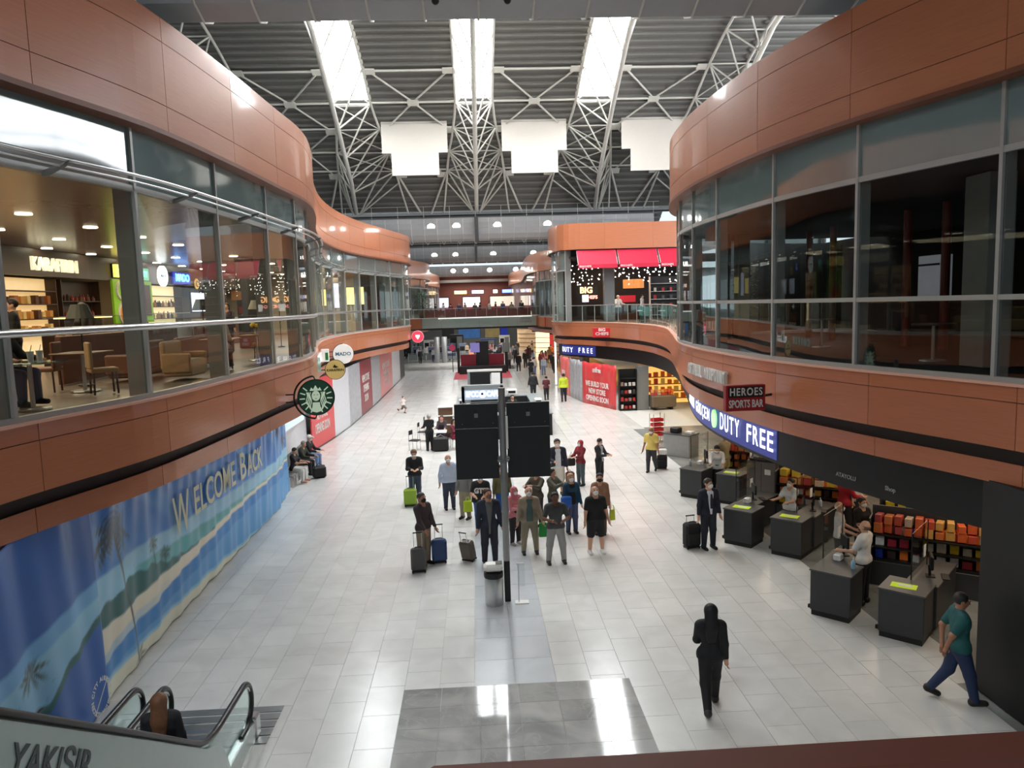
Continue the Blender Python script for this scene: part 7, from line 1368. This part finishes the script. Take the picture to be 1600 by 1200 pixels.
# red kiosk in the middle
t = thing('info_kiosk', 'dark red panelled kiosk with black screens in the middle distance', 'kiosk', (.55, 71, 0)); 
for s in (-1, 1): bx('red_panel', (s*1.35, 0, 1.0), (1.5, .12, 1.5), M_maroon, t, ch=.02)
bx('black_cabinet', (0, .1, 1.5), (1.2, .7, 3.0), M_black, t, ch=.02); bx('lilac_screen', (-.7, -.3, 2.4), (.9, .1, .9), mat('lilac_screen', S(110, 100, 170), .4, emit=(.25, .22, .5), es=.5), t); bx('base', (0, -1.0, .35), (4.4, 1.6, .7), M_bback, t); bx('side_screen', (2.3, -.2, 2.3), (.7, .1, 1.0), M_grey, t); bx('side_post', (2.3, -.2, .95), (.3, .2, 1.9), M_black, t); bx('side_post', (-2.3, -.2, 1.2), (.25, .2, 2.4), M_black, t)
t = thing('dark_mat', 'dark green floor mat behind the red ones', 'mat', (2.6, 75.5, 0)); bx('mat_sheet', (0, 0, .006), (2.4, 4, .012), mat('mat_green', S(60, 70, 66), .8), t)
t = thing('balloon_sign', 'small pink sign on a thin post near the left barriers', 'sign', (-2.35, 72, 0)); MB().tube([(0, 0, 0), (0, 0, 2.3)], .04, 6).build('post', M_black, t); o = disc(.3, .1, mat('pink_sign', S(240, 80, 120), .5), t, 'disc'); o.location.z = 2.4
# security screening machines on the left
for i, (x, y) in enumerate(((-5.4, 90), (-3.7, 90.6), (-7.4, 91.5), (-1.8, 96), (.6, 95))):
    q = thing('screening_machine', 'grey baggage screening machine, %s of the lanes at the far left' % ['first', 'second', 'third', 'fourth', 'fifth'][i], 'machine', (x, y, 0)); bx('tunnel', (0, 1.0, .95), (1.0, 1.8, 1.1), mat('machine_blue', S(110, 122, 146), .45), q, ch=.06); bx('curtain', (0, .08, .85), (.7, .02, .6), M_black, q); bx('conveyor', (0, -.5, .5), (.8, 1.4, .18), M_grey, q)
    for sx in (-1, 1): bx('leg', (sx*.35, -.9, .2), (.06, .06, .42), M_steel, q); bx('leg', (sx*.35, 1.6, .2), (.06, .06, .42), M_steel, q)
t = thing('crowd_barrier', 'low steel and glass barrier across the left lanes', 'barrier', (-4.2, 86.8, 0))
for i in range(8): MB().tube([(-3.8+1.05*i, 0, 0), (-3.8+1.05*i, 0, 1.0)], .04, 6).build('post', M_steel, t); (bx('panel', (-3.3+1.05*i, 0, .55), (.95, .03, .7), M_kgrey, t) if i < 7 else None)
MB().tube([(-3.8, 0, 1.0), (3.55, 0, 1.0)], .03, 6).build('rail', M_steel, t)
t = thing('service_pillar', 'tall grey double pillar among the screening lanes', 'pillar', (-4.0, 84.5, 0))
for q in (-.5, .35): MB().lathe((q, 0, 0), [(.32, 0), (.32, 2.9), (.28, 2.95)], 14).build('column', mat('pillar_steel', S(150, 152, 154), .35, metal=.3), t, True)
for i in range(3): bx('information_shelf', (1.15, 0, .9+.55*i), (.9, .3, .3), NAVYM if False else mat('navy_panel', S(44, 54, 84), .5), t)
# ground floor far walls and shopfronts
tag(bx('wall_far_lower', (0, 112, 2.1), (46, .3, 4.3), mat('pale_far_wall', S(120, 122, 120), .5, var=.3, scale=.8)), 'pale wall closing the far ground floor', 'wall', kind='structure')
for x, wd, lb, c in ((-1.0, 3.2, 'blue striped', (60, 120, 190)), (2.6, 2.4, 'yellow and black', (170, 150, 90)), (-4.2, 1.8, 'black', (26, 26, 30)), (4.2, 1.2, 'bright blue', (30, 60, 200))):
    q = thing('wall_poster', '%s poster on the far ground floor wall' % lb, 'poster', (x, 111.7, 2.6)); bx('sheet', (0, 0, 0), (wd, .05, 2.2), mat('poster_'+lb[:6], S(*c), .4, var=.4, scale=1.5, emit=S(*c), es=.15), q); bx('frame', (0, .05, 0), (wd+.1, .05, 2.3), M_grey, q)
for i, (y0, wd, lb, c, e) in enumerate(((88, 3.0, 'lit cream shop window with a framed print', (1, .8, .45), 1.3), (100, 7, 'brown and gold goods display', (.42, .2, .08), .45), (79, 4, 'dim brown shopfront before the cream window', (.3, .16, .08), .3))):
    q = thing('shop_display', lb+' on the right under the footbridge', 'shop display', ([8.0, 7.9, 9.6][i], y0, 0), -PI/2+.75); bx('back', (0, .4, 1.5), (wd, .1, 3.0), mat('display_%d' % i, (.7, .55, .35), .5, var=.35, scale=1.4, emit=c, es=e), q); bx('header', (0, .2, 3.2), (wd+.4, .5, .4), M_black, q)
    for k in range(4): bx('shelf_board', (0, .2, .5+.6*k), (wd*.9, .35, .05), M_shelf, q)
t = thing('red_column', 'red and white lit column beside the shopfront on the right', 'column', (8.9, 86.5, 0)); bx('red_face', (0, 0, 1.6), (.5, .4, 3.2), mat('red_face', S(200, 40, 44), .4, emit=(.6, .05, .06), es=.3), t, ch=.02); bx('white_cap', (0, 0, 3.3), (.56, .46, .2), M_white, t)
t = thing('light_pole', 'slim white lit pole beside the blue lit sign', 'pole', (6.2, 57.6, 0)); bx('lit_strip', (0, 0, 1.75), (.12, .12, 3.4), glow('white_edge', (1, .97, .95), 1.5), t); bx('foot', (0, 0, .02), (.3, .3, .04), M_steel, t)
for i, (x, y) in enumerate(((8.6, 57.6), (8.1, 56.2))): tag(MB().lathe((x, y, 0), [(.28, 0), (.28, 3.45)], 18).build('round_column', mat('column_grey', S(150, 150, 150), .4, metal=.2), None, True), 'round grey column under the right gallery, %s one' % ('rear', 'front')[i], 'column')
for i, y in enumerate((71.5, 74, 76.5)): tag(MB().lathe((-7.4-.2*i, y, 0), [(.24, 0), (.24, 3.48)], 16).build('round_column', mat('column_grey', S(150, 150, 150), .4, metal=.2), None, True), 'round grey column at the far left, %s from the hoardings' % ['first', 'second', 'third'][i], 'column')
